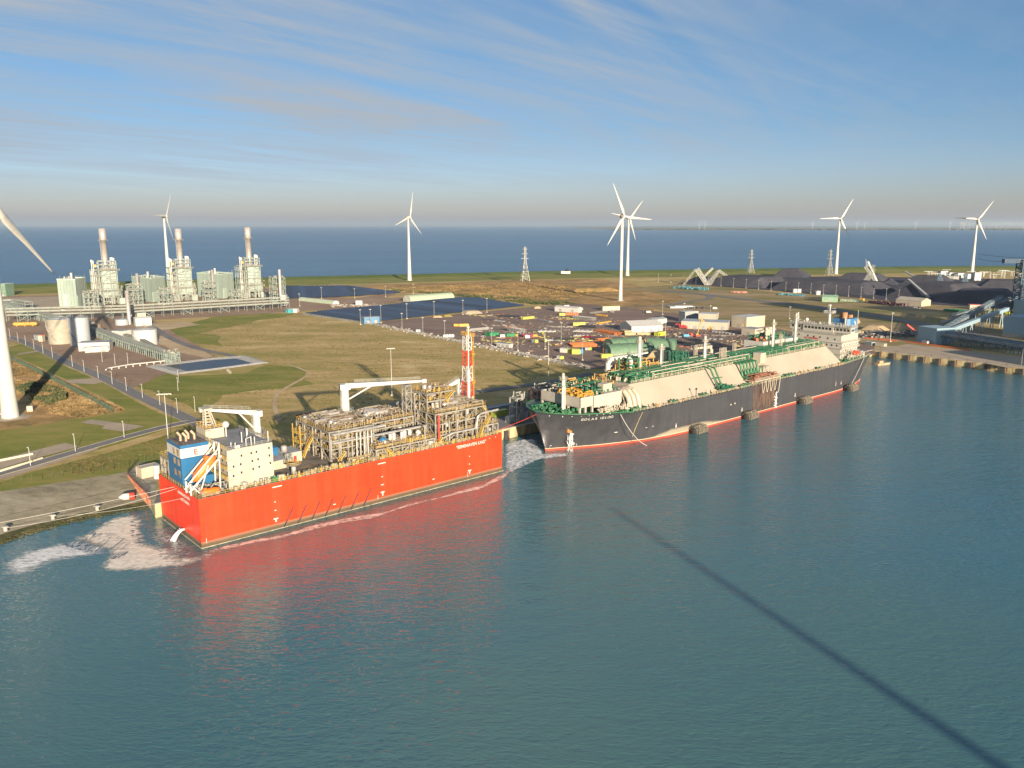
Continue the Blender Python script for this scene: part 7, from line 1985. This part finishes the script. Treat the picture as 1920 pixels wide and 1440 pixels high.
qbox(154, 62, 4, 4, 3, white, 'white tank box behind the blue mobile crane')
# shore gas station by the quay: red and cream elevated frames near the bow
p = B(176, 40); t = aux(0, 0, 12, 6, [0, 7, 11, 14], 3, 2, 'red and cream elevated gangway frame on the quay by the dark bow', 171, rz=BH, m=mat('pink_steel', (.45, .2, .15), .6)); t.location = tuple(p)
p = B(163, 40); t = aux(0, 0, 7, 5, [0, 8, 12], 2, 1, 'slender grey gangway tower on the quay left of the dark bow', 172, rz=BH, m=steel); t.location = tuple(p)
# shore platform left of the barge's stern (pale rack, cream cabin)
p = B(-13, 38); t = aux(0, 0, 9, 6, [0, 7, 12], 3, 2, 'pale grey shore gangway tower behind the barge funnel', 173, rz=BH, m=steel, dens=.4); t.location = tuple(B(6, 38))
p = W(279, 893); o = container_mb(7, 4, 4).build('cream_cabin', cream); tag(o, 'cream cabin with grey roof on the jetty behind the barge stern', 'cabin', loc=(p.x, p.y, GZ+.2), rz=BH+.15)
mb = MB(); mb.cyl(0, 0, 0, 5, 1.2, n=16); p = W(295, 897); tag(mb.build('white_silo', white), 'short white silo between the cream cabin and the barge', 'silo', loc=(p.x, p.y, GZ))
# red steel jetty apron at the stern
jp = [W(243, 884), W(262, 872), W(300, 866), B(-4, 36.7), W(283, 930), W(268, 915)]
mb = MB(); jp2 = [(p.x, p.y) for p in (W(240, 889), W(262, 868), W(300, 868), B(-1.4, 37.2), W(280.6, 931))]; mb.prism(jp2, -1.5, GZ+.12); o = mb.build('jetty_deck', concrete); o['kind'] = 'structure'
mb = MB(); a = W(239, 889.5); b = W(281, 932); d = (b-a)
for k in range(24): q = a.lerp(b, k/23); mb.beam(q+Vector((0, 0, .2)), q+Vector((0, 0, -3.6)), .35)
mb.beam(a+Vector((0, 0, .2)), b+Vector((0, 0, .2)), .4, .5); mb.beam(a+Vector((0, 0, -1.4)), b+Vector((0, 0, -1.0)), .3, .5)
tag(mb.build('jetty_edge', mat('jetty_rust', (.34, .13, .07), .8, var=.4)), 'rust red steel edge of the jetty beside the barge stern', 'jetty')
mb = MB(); mb.rail([a+Vector((0, 0, .3)), b+Vector((0, 0, .3))], 2.0, .1, 1.5); mb.rail([W(240, 890)+Vector((0, 0, .3)), W(258, 868)+Vector((0, 0, .3))], 1.2, .1, 1.5); tag(mb.build('jetty_railing', dark), 'dark railing along the jetty edge beside the barge stern', 'railing')

# ---- coal heaps
def heap(p1, p2, depth, H, label, top=.35, seed=1):
    a, L, rz = two(p1, p2); H0 = H; mb = MB(); s = .78; e = H/s
    nx, ny = 40, 16; V = []
    for j in range(ny+1):
        for i in range(nx+1):
            x = L*i/nx; y = depth*j/ny; d = min(x, L-x, y, depth-y); q = mnoise.fractal(Vector((x*.02, y*.03, seed)), 1.0, 2.0, 4)
            z = min(H*(1+.05*q), d*s*(1+.1*q)); V.append((x, y, z if d > 0 else -.3))
    mb.add(V, [(j*(nx+1)+i, j*(nx+1)+i+1, (j+1)*(nx+1)+i+1, (j+1)*(nx+1)+i) for j in range(ny) for i in range(nx)], False)
    o = mb.build('coal_heap', coalm); tag(o, label, 'coal heap', loc=(a.x, a.y, GZ), rz=rz, group='coal heaps'); return o
heap((1282, 529), (1322, 533), 50, 9, 'small coal heap at the left end behind the arched conveyor', seed=1)
heap((1322, 534), (1432, 541), 90, 14.5, 'long coal heap just right of the arched lattice conveyor', seed=2)
heap((1445, 519), (1512, 521), 60, 14, 'far coal heap peeking between the two long front heaps', seed=3)
heap((1440, 542), (1628, 554), 95, 15, 'widest coal heap in the middle of the row', seed=4)
heap((1560, 527), (1656, 531), 60, 13, 'far coal heap behind the crossed stacker', seed=5)
heap((1650, 534), (1684, 535), 42, 17, 'cone-shaped coal heap right of the crossed stacker', seed=6)
heap((1654, 556), (1800, 567), 100, 19, 'tall coal heap with a conveyor running up it', seed=7)
heap((1690, 530), (1780, 534), 50, 12, 'far coal heap behind the tall one', seed=8)
heap((1762, 567), (1915, 574), 95, 14, 'rightmost front coal heap below the switchyard', seed=9)
heap((1826, 545), (1925, 548), 60, 15, 'far right coal heap below the switchyard', seed=10)
mb = MB()
for a, b in (((0, 0, 0), (-18, 0, 24)), ((-18, 0, 24), (-34, 6, 0)), ((4, 0, 0), (-14, 0, 26)), ((-6, 3, 10), (10, 3, 26))): mb.truss(a, b, 2.5, 2.5, 10, .35)
mb.truss((0, 0, 0), (22, 10, 22), 3, 3, 12, .4); mb.truss((22, 10, 22), (44, 14, 8), 3, 3, 12, .4); mb.truss((6, 0, 0), (24, 10, 23), 2, 2, 10, .3)
mb.bx(42, 52, 12, 17, 5, 10)
put('arched_conveyor', mb, steel, 'arched lattice stacking machine left of the long coal heap', 'stacker', 1324, 535, .1)
mb = MB(); mb.truss((0, 0, 0), (20, 6, 30), 3, 3, 12, .4); mb.truss((26, 0, 0), (6, 6, 28), 3, 3, 12, .4); mb.truss((6, 0, 0), (22, 6, 24), 2, 2, 10, .3); mb.beam((10, 6, 36), (26, 4, 6), 1.6, 2.2)
for k in range(5): mb.beam((8+k, 6, 28), (6+k*1.6, 6, 40-k*2), .3)
put('crossed_stacker', mb, steel, 'crossed lattice stacking machine between the coal heaps', 'stacker', 1616, 535, .1)
def galley(p1, z1, p2, z2, w, h, m, label, name='conveyor', legs=6, tr=True, depth_px=None):
    a, b = W(*p1), W(*p2); a = Vector((a.x, a.y, GZ+z1)); b = Vector((b.x, b.y, GZ+z2)); o = a.copy(); o.z = 0; mb = MB()
    t = thing(name, label, 'conveyor', (a.x, a.y, 0)); q = MB()
    if tr: mb.truss(a-o, b-o, w, h, max(6, int((b-a).length/5)), .3); q.beam(a-o, b-o, w*.7, h*.4)
    else: mb.beam(a-o, b-o, w, h)
    mb.build('gallery', m, t)
    if tr: q.build('belt', greyp, t)
    l = MB()
    for k in range(legs):
        c = a.lerp(b, (k+.5)/legs)-o; l.beam(c, (c.x-1.5, c.y, GZ), .5); l.beam(c, (c.x+1.5, c.y, GZ), .5)
    if legs: l.build('leg', m, t)
    return t
galley((1700, 556), 22, (1742, 563), 3, 3, 2, greyp, 'pale belt running down the face of the tall coal heap', legs=0, tr=False)
galley((1696, 520), 10, (1720, 524), 2, 2, 2, white, 'white belt behind the tall coal heap', legs=0, tr=False)
for x, l in ((1755, 'left'), (1802, 'right')):
    mb = MB(); mb.truss((0, 0, 0), (6, 4, 22), 2.5, 2.5, 7, .3); mb.truss((12, 0, 0), (6, 4, 22), 2.5, 2.5, 7, .3); put('conveyor_tower', mb, mat('blue_steel', (.10, .17, .23), .6), f'blue-grey lattice tower on the {l} of the rightmost coal heaps', 'conveyor', x, 543, .1)
lb_ = mat('light_blue_cladding', (.25, .36, .42), .55, var=.05, scale=.1); lb3 = mat('blue_grey_steel', (.13, .20, .25), .6, var=.2)
galley((1783, 606), 6, (1900, 597), 20, 4, 4, lb3, 'upper blue-grey conveyor gallery rising to the tower at right', legs=7)
galley((1764, 640), 8, (1872, 600), 22, 4, 4, lb3, 'blue-grey conveyor gallery climbing from the light blue block', legs=7)
galley((1766, 643), 8, (1885, 612), 16, 3.2, 3, lb_, 'pale enclosed conveyor tube beside the climbing gallery', legs=6, tr=False)
galley((1764, 646), 8, (1935, 668), 6, 5, 4, lb3, 'long blue-grey conveyor gallery running right behind the quay', legs=12)
galley((1800, 648), 5, (1945, 660), 5, 4, 3, lb3, 'second low conveyor gallery running right behind the quay', legs=12)
galley((1765, 612), 3, (1794, 606), 5, 5, 3, cream, 'short cream belt machine above the light blue block', legs=4)
shed('transfer_block', (1719, 641), (1754, 647), 18, 12.5, 'light blue windowless transfer block on the quay', m=lb_, rm=lb_, base=.8)
shed('white_cabin', (1728, 645), (1738, 646.5), 3, 2.6, 'white site cabin leaning against the light blue block', m=white)
shed('blue_hall', (1879, 632), (1960, 640), 30, 17, 'big light blue hall with a cream base at the right edge', m=lb_, rm=lb_, base=3)
shed('blue_hall_annex', (1897, 604), (1935, 606), 20, 20, 'blue tower annex at the foot of the dark lattice tower', m=lb_, rm=lb_)
mb = MB(); mb.truss((0, 0, 0), (0, 0, 58), 9, 9, 16, .9); mb.truss((0, 0, 50), (-2, 0, 58), 4, 4, 3, .6); mb.bx(-22, 6, -2, 2, 55, 59)
for k in range(7): mb.bx(-22+k*2.4, -20.6+k*2.4, -2.3, -2, 55.4, 58.6)
put('lattice_tower', mb, mat('dark_blue_steel', (.035, .075, .12), .6), 'dark blue lattice tower with a short arm at the right edge', 'tower', 1908, 600, .1)
for i, (x, y) in enumerate(((1850, 548), (1894, 552))): pass
# switchyard
mb = MB(); g = random.Random(9)
for i in range(44):
    px = 1722+g.uniform(0, 200); p = W(px, g.uniform(518, 526)); h = g.uniform(6, 12); mb.beam((p.x, p.y, GZ), (p.x, p.y, GZ+h), .5)
    if i % 2: mb.beam((p.x-8, p.y, GZ+h), (p.x+8, p.y, GZ+h), .5)
tag(mb.build('switchyard_gantries', mat('switchyard_grey', (.45, .46, .46), .6)), 'pale gantries and posts of the switchyard behind the coal heaps', 'switchyard', kind='stuff')
for i, (a, b, h) in enumerate((((1764, 518), (1777, 518), 9), ((1780, 520), (1795, 520), 8), ((1796, 521), (1807, 521), 8), ((1814, 523), (1826, 523), 8), ((1827, 526), (1839, 526), 13), ((1770, 523), (1800, 524), 5))):
    shed('switch_house', a, b, 12, h, f'small white switchyard house, {ORD[i]} from the left behind the coal', m=white, rm=greyp)
for k, dz in ((0, 0), (1, 3)):
    a = W(1830, 512); b = W(1960, 520); rope('power_cable', Vector((a.x, a.y, GZ+36-dz*3)), Vector((b.x+60, b.y-100, GZ+44-dz)), 8+dz, .35, ['upper', 'lower'][k]+' dark power cable strung right of the switchyard turbine', dark)
# tents and stores on the strip before the coal
shed('white_gable_tent', (1679, 571), (1727, 575), 20, 6, 'white gabled tent before the tall coal heap', m=cream, rm=cream, style='gable')
shed('green_store', (1541, 566), (1570, 567), 14, 6, 'pale green gabled shed before the widest coal heap', m=mat('pale_green_shed', (.24, .38, .26), .6), rm=mat('pale_green_shed', (.24, .38, .26), .6), style='gable')
shed('white_store', (1488, 549), (1494, 549), 6, 5, 'first small white box in the lamp row before the coal', m=white)
shed('white_store', (1495.5, 549), (1502, 549), 6, 5, 'second small white box in the lamp row before the coal', m=white)
shed('white_store', (1531, 553), (1538, 553), 6, 5, 'lone white box in the lamp row right of the pair', m=white)
shed('red_roof_store', (1818, 580), (1855, 581), 8, 5, 'long low store with a pinkish red roof before the coal', m=cream, rm=pinkr)
cont((1611, 564), (1618, 564.5), 'yellow container at the left of the dark pipe field', yellow, 4, 4)
for (p1, p2, d, h, m, l) in (((1262, 541), (1315, 545), 22, 4, mat('teal_steel', (.10, .26, .30), .6), 'teal steel structures laid out before the arched conveyor'), ((1456, 553), (1502, 556), 14, 2.5, MATS['teal_steel'] if 'teal_steel' in MATS else steel, 'teal steel stack on the brown rubble before the coal'), ((1620, 568), (1672, 574), 26, 3, mat('maroon_pipes', (.18, .08, .09), .7, var=.5, scale=.4), 'field of dark maroon pipes before the coal heaps'), ((1371, 549), (1397, 550), 10, 2.4, mat('salmon', (.5, .25, .18), .7), 'salmon pipe rows on the grass before the coal'), ((1770, 584), (1815, 587), 10, 3, green, 'green machines before the red-roofed store'), ((1852, 586), (1890, 589), 8, 3, lime, 'lime machines right of the red-roofed store')):
    a, L, rz = two(p1, p2); mb = MB(); g = random.Random(int(L))
    for k in range(70): x = g.uniform(0, L); y = g.uniform(0, d); mb.box((x, y, h*.4), (g.uniform(2, 6), g.uniform(.5, 1.5), g.uniform(.4, 1)*h), g.choice((0, 0, 1.57)))
    tag(mb.build('steel_store', m), l, 'steel store', loc=(a.x, a.y, GZ), rz=rz, kind='stuff')
for i in range(7): cont((1575+i*6, 565+i*.3), (1579+i*6, 565.3+i*.3), f'pale green small container before the widest coal heap, {ORD[i]} from the left', clad2 if i % 2 else pgr, 4, 3.5, 'small containers before the coal')
for i in range(6): cont((1690+i*6.5, 577+i*.3), (1694+i*6.5, 577.3+i*.3), f'small white vehicle or box at the white gabled tent, {ORD[i]} from the left', white, 3, 2.4, 'white boxes at the gabled tent')
# orange and white barriers along the quay road
def barrier():
    t = thing('road_barrier', '', 'barrier', (0, 0, 0), 0, 'orange and white barriers along the quay road')
    mb = MB(); mb.bx(-.9, .9, -.3, .3, 0, 1.1); mb.build('body', mat('barrier_orange', (.55, .14, .06), .6), t); return t
bp_ = barrier(); note_kids(bp_)
for i in range(44):
    if i < 14: q = (1624+i*4.3, 635+i*.42)
    else: q = (1699+(i-14)*4.1, 641.5+(i-14)*.56)
    p = W(*q); lab = 'orange block barrier in the '+('left' if i < 14 else 'right')+f' row along the quay, {ORD[i if i < 14 else i-14]} from the left'
    if i == 0: bp_.location = p; bp_['label'] = lab; bp_.rotation_euler = (0, 0, -.9)
    else: dup(bp_, p, -.9, lab)
cont((1820, 642), (1832, 643), 'bright green container under the conveyors', green, 4, 4)
cont((1833, 644.5), (1847, 646), 'second bright green container under the conveyors', green, 4, 3)
cont((1776, 638), (1788, 639), 'yellow machine block under the conveyor legs', yellow, 4, 3)
p = W(1712, 628); t = thing('truck_conveyor', 'pinkish red belt loader beside the light blue block', 'belt loader', (p.x, p.y, GZ), .2); mb = MB(); mb.beam((-7, 0, 9), (2, 0, 3), 1.6, 1.2); mb.build('belt', pinkr, t); mb = MB(); mb.bx(-2, 4, -1.4, 1.4, .3, 3); mb.build('chassis', greyp, t)
mb = MB(); P = [(0, 0, 0), (0, 0, 10), (.6, 0, 11.4), (2, 0, 12), (6, 0, 12)]
for a, b in zip(P, P[1:]): mb.tube(a, b, .35, n=10)
put('white_davit', mb, white, 'white curved pipe davit on the quay edge at the right', 'davit', 1915, 685, -.6)
for (p1, p2, m, l) in (((1622, 646), (1634, 648), gt, 'grey van-like box on the quay behind the stern'), ((1641, 649), (1657, 651), cream, 'cream cabin on the quay behind the stern'), ((1610, 627), (1616, 627.5), tanp, 'tan block standing beyond the ship funnel')):
    cont(p1, p2, l, m, 4, 3.2)
mound('sand_heap', (1612, 618), (1650, 622), 18, 4, sand, 'pale sand heap beyond the stern of the dark ship')
mound('sand_heap', (1592, 606), (1610, 607), 14, 3.5, sand, 'smaller sand heap beside the blue ship funnel')
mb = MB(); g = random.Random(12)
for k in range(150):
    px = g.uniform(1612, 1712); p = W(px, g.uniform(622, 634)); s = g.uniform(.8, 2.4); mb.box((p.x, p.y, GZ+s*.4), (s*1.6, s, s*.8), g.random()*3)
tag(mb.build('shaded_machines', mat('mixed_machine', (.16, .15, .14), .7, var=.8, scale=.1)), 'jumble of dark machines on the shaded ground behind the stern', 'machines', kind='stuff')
# white pavilion on the dike
p = W(1061, 516); t = thing('pavilion', 'small white pavilion with dark top on the sea dike', 'pavilion', (p.x, p.y, GZ+3)); mb = MB(); mb.bx(-9, 8, -3, 3, 0, 4.5); mb.build('wall', white, t); mb = MB(); mb.lathe((2, 0, 4.5), [(5, 0), (3, 2), (.8, 3.4), (.4, 6), (.01, 6.2)], 14); mb.build('roof', dark, t)
# small boat at the quay corner
mb = MB(); mb.prism([(-7, -1.6), (5, -1.6), (8, 0), (5, 1.6), (-7, 1.6)], -.3, 1.4); mb.bx(-5, -1, -1.2, 1.2, 1.4, 3.2); p = W(1655, 684, 0); tag(mb.build('work_pontoon', mat('wood_pontoon', (.38, .28, .17), .8)), 'small brown pontoon moored at the inner quay corner', 'pontoon', loc=p, rz=.5)
# ---- unseen structures added outside the frame to cast long shadows into it
def offstage(name, label, cat, x, y, build_):
    t = thing(name, label, cat, (x, y, 0)); build_(t); return t
sd_ = Vector((sin(SUN_AZ), -cos(SUN_AZ)))            # horizontal direction towards the sun
tip_ = W(1150, 955, 0); Lh = (104)/math.tan(SUN_EL)
cxp, cyp = tip_.x+sd_.x*Lh, tip_.y+sd_.y*Lh
def ch_(t):  # invented shaft, added to throw the long shadow over the harbour water
    mb = MB(); mb.lathe((0, 0, 0), [(3.2, 0), (2.6, 30), (1.9, 60), (1.0, 104), (.01, 104)], 24); mb.build('shaft', concrete, t)
def blk(x, y, wd, dp, h, label):  # invented plain block, added out of view to shade the ground at right
    t = thing('added_shade_block', label, 'power plant', (x, y, 0), SUN_AZ); mb = MB(); mb.bx(-wd/2, wd/2, -dp/2, dp/2, 0, h); mb.build('wall', lb_, t)
    mb = MB(); mb.bx(-wd/2-.3, wd/2+.3, -dp/2-.3, dp/2+.3, h+.01, h+1); mb.build('roof', greyp, t)
dS = Vector((-sin(SUN_AZ), cos(SUN_AZ), 0)); nS = Vector((cos(SUN_AZ), sin(SUN_AZ), 0))
for ac, wd, tipd, h, l in ((645, 46, 806, 118, 'tallest added shade-casting block beyond the right edge of the view'), (724, 44, 730, 100, 'second added shade-casting block beyond the right edge of the view'), (900, 140, 800, 105, 'widest added shade-casting block beyond the right edge of the view'), (519, 22, 452, 40, 'low narrow added shade-casting block nearest the right-hand quay'), (572, 84, 530, 57, 'middle-height added shade-casting block beyond the right-hand quay')):
    q = dS*(tipd-h/math.tan(SUN_EL)-12) + nS*ac; blk(q.x, q.y, wd, 24, h, l)
offstage('added_shadow_shaft', 'slender unseen shaft added behind the viewer to cast a shadow across the harbour water', 'chimney', cxp, cyp, ch_)
# ================================================================ foam on the water
def foam(name, px_polys, label, cell=.8, soft=6.0, dens=1.0, col_=(.62, .56, .46), scale=.35, seed=1, streak=1.0):
    polys = [[W(a, b, 0) for a, b in pl] for pl, w in px_polys]; ws = [w for pl, w in px_polys]
    xs = [p.x for P in polys for p in P]; ys = [p.y for P in polys for p in P]
    x0, x1, y0, y1 = min(xs)-soft, max(xs)+soft, min(ys)-soft, max(ys)+soft
    nx, ny = int((x1-x0)/cell)+1, int((y1-y0)/cell)+1
    def sd(P, x, y):
        d = 1e9
        for i in range(len(P)):
            a, b = P[i-1], P[i]; ex, ey = b.x-a.x, b.y-a.y; t = max(0, min(1, ((x-a.x)*ex+(y-a.y)*ey)/(ex*ex+ey*ey+1e-9))); d = min(d, math.hypot(x-a.x-ex*t, y-a.y-ey*t))
        return d if inside(P, x, y) else -d
    V = []; D = []; idx = {}
    for j in range(ny+1):
        for i in range(nx+1):
            x, y = x0+i*cell, y0+j*cell; v = 0
            for P, w in zip(polys, ws): v = max(v, min(1, max(0, .5+sd(P, x, y)/soft))*w)
            D.append(v); V.append((x, y, .012))
    mb = MB(); fs = []
    for j in range(ny):
        for i in range(nx):
            q = (j*(nx+1)+i, j*(nx+1)+i+1, (j+1)*(nx+1)+i+1, (j+1)*(nx+1)+i)
            if max(D[k] for k in q) > .02: fs.append(q)
    used = sorted({k for f in fs for k in f}); mp = {k: i for i, k in enumerate(used)}
    mb.add([V[k] for k in used], [tuple(mp[k] for k in f) for f in fs])
    m = bpy.data.materials.new(name+'_mat'); m.use_nodes = True; nt = m.node_tree; bs = nt.nodes['Principled BSDF']
    at = nd(nt, 'ShaderNodeAttribute', attribute_name='dens'); tc = nd(nt, 'ShaderNodeTexCoord')
    mpn = nd(nt, 'ShaderNodeMapping'); mpn.inputs['Scale'].default_value = (1, streak, 1); mpn.inputs['Rotation'].default_value = (0, 0, -BH); nt.links.new(tc.outputs['Object'], mpn.inputs[0])
    n1 = nd(nt, 'ShaderNodeTexNoise'); n1.inputs['Scale'].default_value = scale; n1.inputs['Detail'].default_value = 9; n1.inputs['Roughness'].default_value = .65; n1.inputs['Distortion'].default_value = .8
    nt.links.new(mpn.outputs[0], n1.inputs['Vector'])
    n2 = nd(nt, 'ShaderNodeTexNoise'); n2.inputs['Scale'].default_value = scale*.25; n2.inputs['Detail'].default_value = 3; nt.links.new(mpn.outputs[0], n2.inputs['Vector'])
    h = mathn(nt, 'ADD', mathn(nt, 'MULTIPLY', n1.outputs[0], .75), mathn(nt, 'MULTIPLY', n2.outputs[0], .35))
    a = mathn(nt, 'SUBTRACT', mathn(nt, 'ADD', mathn(nt, 'MULTIPLY', at.outputs['Fac'], 1.1*dens), h), 1.02)
    a = mathn(nt, 'MULTIPLY', a, 3.2, clamp=True); nt.links.new(mathn(nt, 'MULTIPLY', a, .93), bs.inputs['Alpha'])
    nt.links.new(ramp(nt, n1.outputs[0], [(.3, tuple(c*.7 for c in col_)), (.6, col_), (.75, tuple(min(1, c*1.15) for c in col_))]), bs.inputs['Base Color'])
    bs.inputs['Roughness'].default_value = .8
    b = nd(nt, 'ShaderNodeBump'); b.inputs['Strength'].default_value = .8; b.inputs['Distance'].default_value = .4; nt.links.new(n1.outputs[0], b.inputs['Height']); nt.links.new(b.outputs[0], bs.inputs['Normal'])
    o = mb.build(name, m); at_ = o.data.attributes.new('dens', 'FLOAT', 'POINT'); at_.data.foreach_set('value', [D[k] for k in used]); tag(o, label, 'foam', kind='stuff'); return o
z4p = lambda L: [(x/4.5, 760+y/4.5) for x, y in L]
main = z4p([(960, 955), (1050, 935), (1150, 925), (1195, 960), (1185, 1050), (1200, 1155), (1300, 1195), (1430, 1215), (1470, 1265), (1500, 1295), (1650, 1285), (1760, 1250), (1790, 1262), (1690, 1315), (1500, 1350), (1300, 1378), (1000, 1392), (865, 1385), (905, 1290), (940, 1225), (820, 1185), (690, 1150), (640, 1128), (780, 1065), (880, 1000)])
stern = z4p([(1190, 970), (1370, 1010), (1500, 1080), (1620, 1170), (1690, 1230), (1640, 1290), (1480, 1290), (1420, 1200), (1220, 1150)])
left = z4p([(690, 1110), (400, 1180), (150, 1250), (0, 1330), (0, 1440), (200, 1440), (450, 1330), (700, 1290), (930, 1250), (960, 1180), (820, 1120)])
foam('stern_foam', [(main, 1.0)], 'large cream-coloured foam patch off the barge stern', soft=9, cell=.8, dens=1.02, col_=(.84, .78, .66), scale=.5)
foam('churned_water', [(stern, .55)], 'thin pinkish churned water between the foam patch and the barge stern', soft=6, col_=(.72, .66, .66), scale=.9)
foam('foam_streaks', [(left, .70)], 'thin scattered foam streaks drifting off to the left edge', soft=9, col_=(.80, .81, .80), scale=.45, streak=2.2)
S1 = [(379, 1033), (440, 1018), (480, 1010), (530, 1002), (580, 985), (640, 972), (700, 962), (720, 960), (760, 945), (820, 932), (860, 920), (905, 908), (945, 885), (952, 880), (958, 884), (950, 896), (900, 918), (850, 930), (800, 941), (740, 958), (700, 973), (640, 982), (590, 994), (520, 1012), (470, 1020), (430, 1030), (378, 1042)]
foam('side_foam', [(S1, .64)], 'broken line of foam along the waterline of the orange hull', soft=2.2, cell=.5, dens=1.0, col_=(.78, .71, .62), scale=.5, streak=1.3)
S2 = [(945, 832), (975, 824), (1003, 822), (1015, 838), (1022, 850), (1070, 848), (1068, 856), (1015, 862), (985, 875), (955, 890), (944, 885)]
foam('wash_foam', [(S2, .64)], 'white churned wash between the orange barge and the dark bow', soft=4, cell=.6, dens=1.0, col_=(.8, .82, .84), scale=.7, streak=.6)
# ================================================================ haze; separate pieces become parts of their own
def haze():
    mb = MB(); mb.box((0, 25000, 129), (90000, 62000, 262)); o = mb.build('haze', None); o['kind'] = 'stuff'; o['label'] = 'thin pale haze over the port and sea'
    m = bpy.data.materials.new('haze_air'); m.use_nodes = True; nt = m.node_tree; nt.nodes.clear()
    out = nd(nt, 'ShaderNodeOutputMaterial'); v = nd(nt, 'ShaderNodeVolumePrincipled'); v.inputs['Color'].default_value = (.66, .82, .95, 1); v.inputs['Density'].default_value = 0.000032; v.inputs['Anisotropy'].default_value = .2
    nt.links.new(v.outputs[0], out.inputs['Volume']); o.data.materials.append(m)
haze()
def split_parts(o, gap=.12, limit=100):
    me = o.data; nv = len(me.vertices); par = list(range(nv))
    def find(i):
        while par[i] != i: par[i] = par[par[i]]; i = par[i]
        return i
    for p in me.polygons:
        r = find(p.vertices[0])
        for k in p.vertices[1:]: par[find(k)] = r
    grp = {}
    for p in me.polygons: grp.setdefault(find(p.vertices[0]), []).append(p.index)
    isl = list(grp.values())
    if len(isl) < 2 or len(isl) > 1500: return 0
    bb = []
    for fs in isl:
        vs = [me.vertices[k].co for f in fs for k in me.polygons[f].vertices]
        bb.append((min(v.x for v in vs)-gap, max(v.x for v in vs)+gap, min(v.y for v in vs)-gap, max(v.y for v in vs)+gap, min(v.z for v in vs)-gap, max(v.z for v in vs)+gap))
    q = list(range(len(isl)))
    def fq(i):
        while q[i] != i: q[i] = q[q[i]]; i = q[i]
        return i
    order = sorted(range(len(isl)), key=lambda i: bb[i][0])
    for a_ in range(len(order)):
        i = order[a_]; A_ = bb[i]
        for b_ in range(a_+1, len(order)):
            j = order[b_]; B_ = bb[j]
            if B_[0] > A_[1]: break
            if A_[2] <= B_[3] and B_[2] <= A_[3] and A_[4] <= B_[5] and B_[4] <= A_[5]: q[fq(i)] = fq(j)
    cl = {}
    for i in range(len(isl)): cl.setdefault(fq(i), []).extend(isl[i])
    groups = sorted(cl.values(), key=len, reverse=True)
    if len(groups) < 2: return 1
    if len(groups) > limit:
        o['kind'] = 'stuff'; return len(groups)
    V = [tuple(v.co) for v in me.vertices]
    def mk(fs, obj=None):
        used = sorted({k for f in fs for k in me.polygons[f].vertices}); mp = {k: i for i, k in enumerate(used)}
        n_ = bpy.data.meshes.new(me.name); n_.from_pydata([V[k] for k in used], [], [tuple(mp[k] for k in me.polygons[f].vertices) for f in fs])
        n_.polygons.foreach_set('use_smooth', [me.polygons[f].use_smooth for f in fs])
        for m in me.materials: n_.materials.append(m)
        n_.update(); return n_
    new = [mk(g_) for g_ in groups]
    base = o.name.split('.')[0]
    for n_ in new[1:]:
        c = bpy.data.objects.new(base, n_); col.objects.link(c); c.parent = o.parent
        if o.matrix_parent_inverse: c.matrix_parent_inverse = o.matrix_parent_inverse.copy()
        c.location = o.location; c.rotation_euler = o.rotation_euler
        if 'label' in o: c['label'] = o['label']
    o.data = new[0]
    return len(groups)
STUFFY = {'valve', 'branch_pipe', 'pipework', 'pipe_rack', 'deck_fitting', 'mooring_gear', 'deck_machinery', 'roof_machinery', 'equipment', 'loading_valve', 'orange_pipework', 'green_pipework', 'pale_pipework', 'ochre_pipework', 'rust_streak', 'leaking_water', 'red_machinery', 'green_tower', 'vaporiser_pipe', 'mesh_panel', 'tyre_net', 'support'}
SPLIT = {'stair', 'draught_mark', 'cable_guard', 'column', 'filter_vessel', 'winch', 'exhaust_pipe', 'hull_mark', 'fairlead', 'louvre', 'bollard', 'fender', 'ladder', 'covered_skid', 'stacked_grating', 'mast', 'vessel', 'vent_pipe', 'roof_vent', 'lightning_rod', 'railing', 'mooring_winch', 'header_pipe', 'rubbing_strake', 'ventilation_duct', 'air_duct', 'red_locker', 'suction_drum', 'lifeboat_davit', 'deck_lamp', 'balcony', 'balcony_rail', 'hanging_hose', 'wall_pipe', 'leg', 'catwalk', 'roof', 'platform', 'walkway_rail', 'cladding_seam', 'bulwark_cap', 'pipe_support', 'cargo_pipe', 'side_duct', 'tank_cover', 'funnel_post', 'process_house', 'loading_pipe', 'rib', 'end_wall', 'roof_rail', 'steel_frame', 'stair_rail'}
for o in list(col.objects):
    if o.type != 'MESH' or o.parent is None or 'kind' in o: continue
    b_ = o.name.split('.')[0]
    if o.parent.name.split('.')[0] in ('street_lamp', 'parked_car', 'road_barrier', 'far_wind_turbine'): continue
    if b_ in STUFFY: o['kind'] = 'stuff'
    elif b_ in SPLIT: split_parts(o)
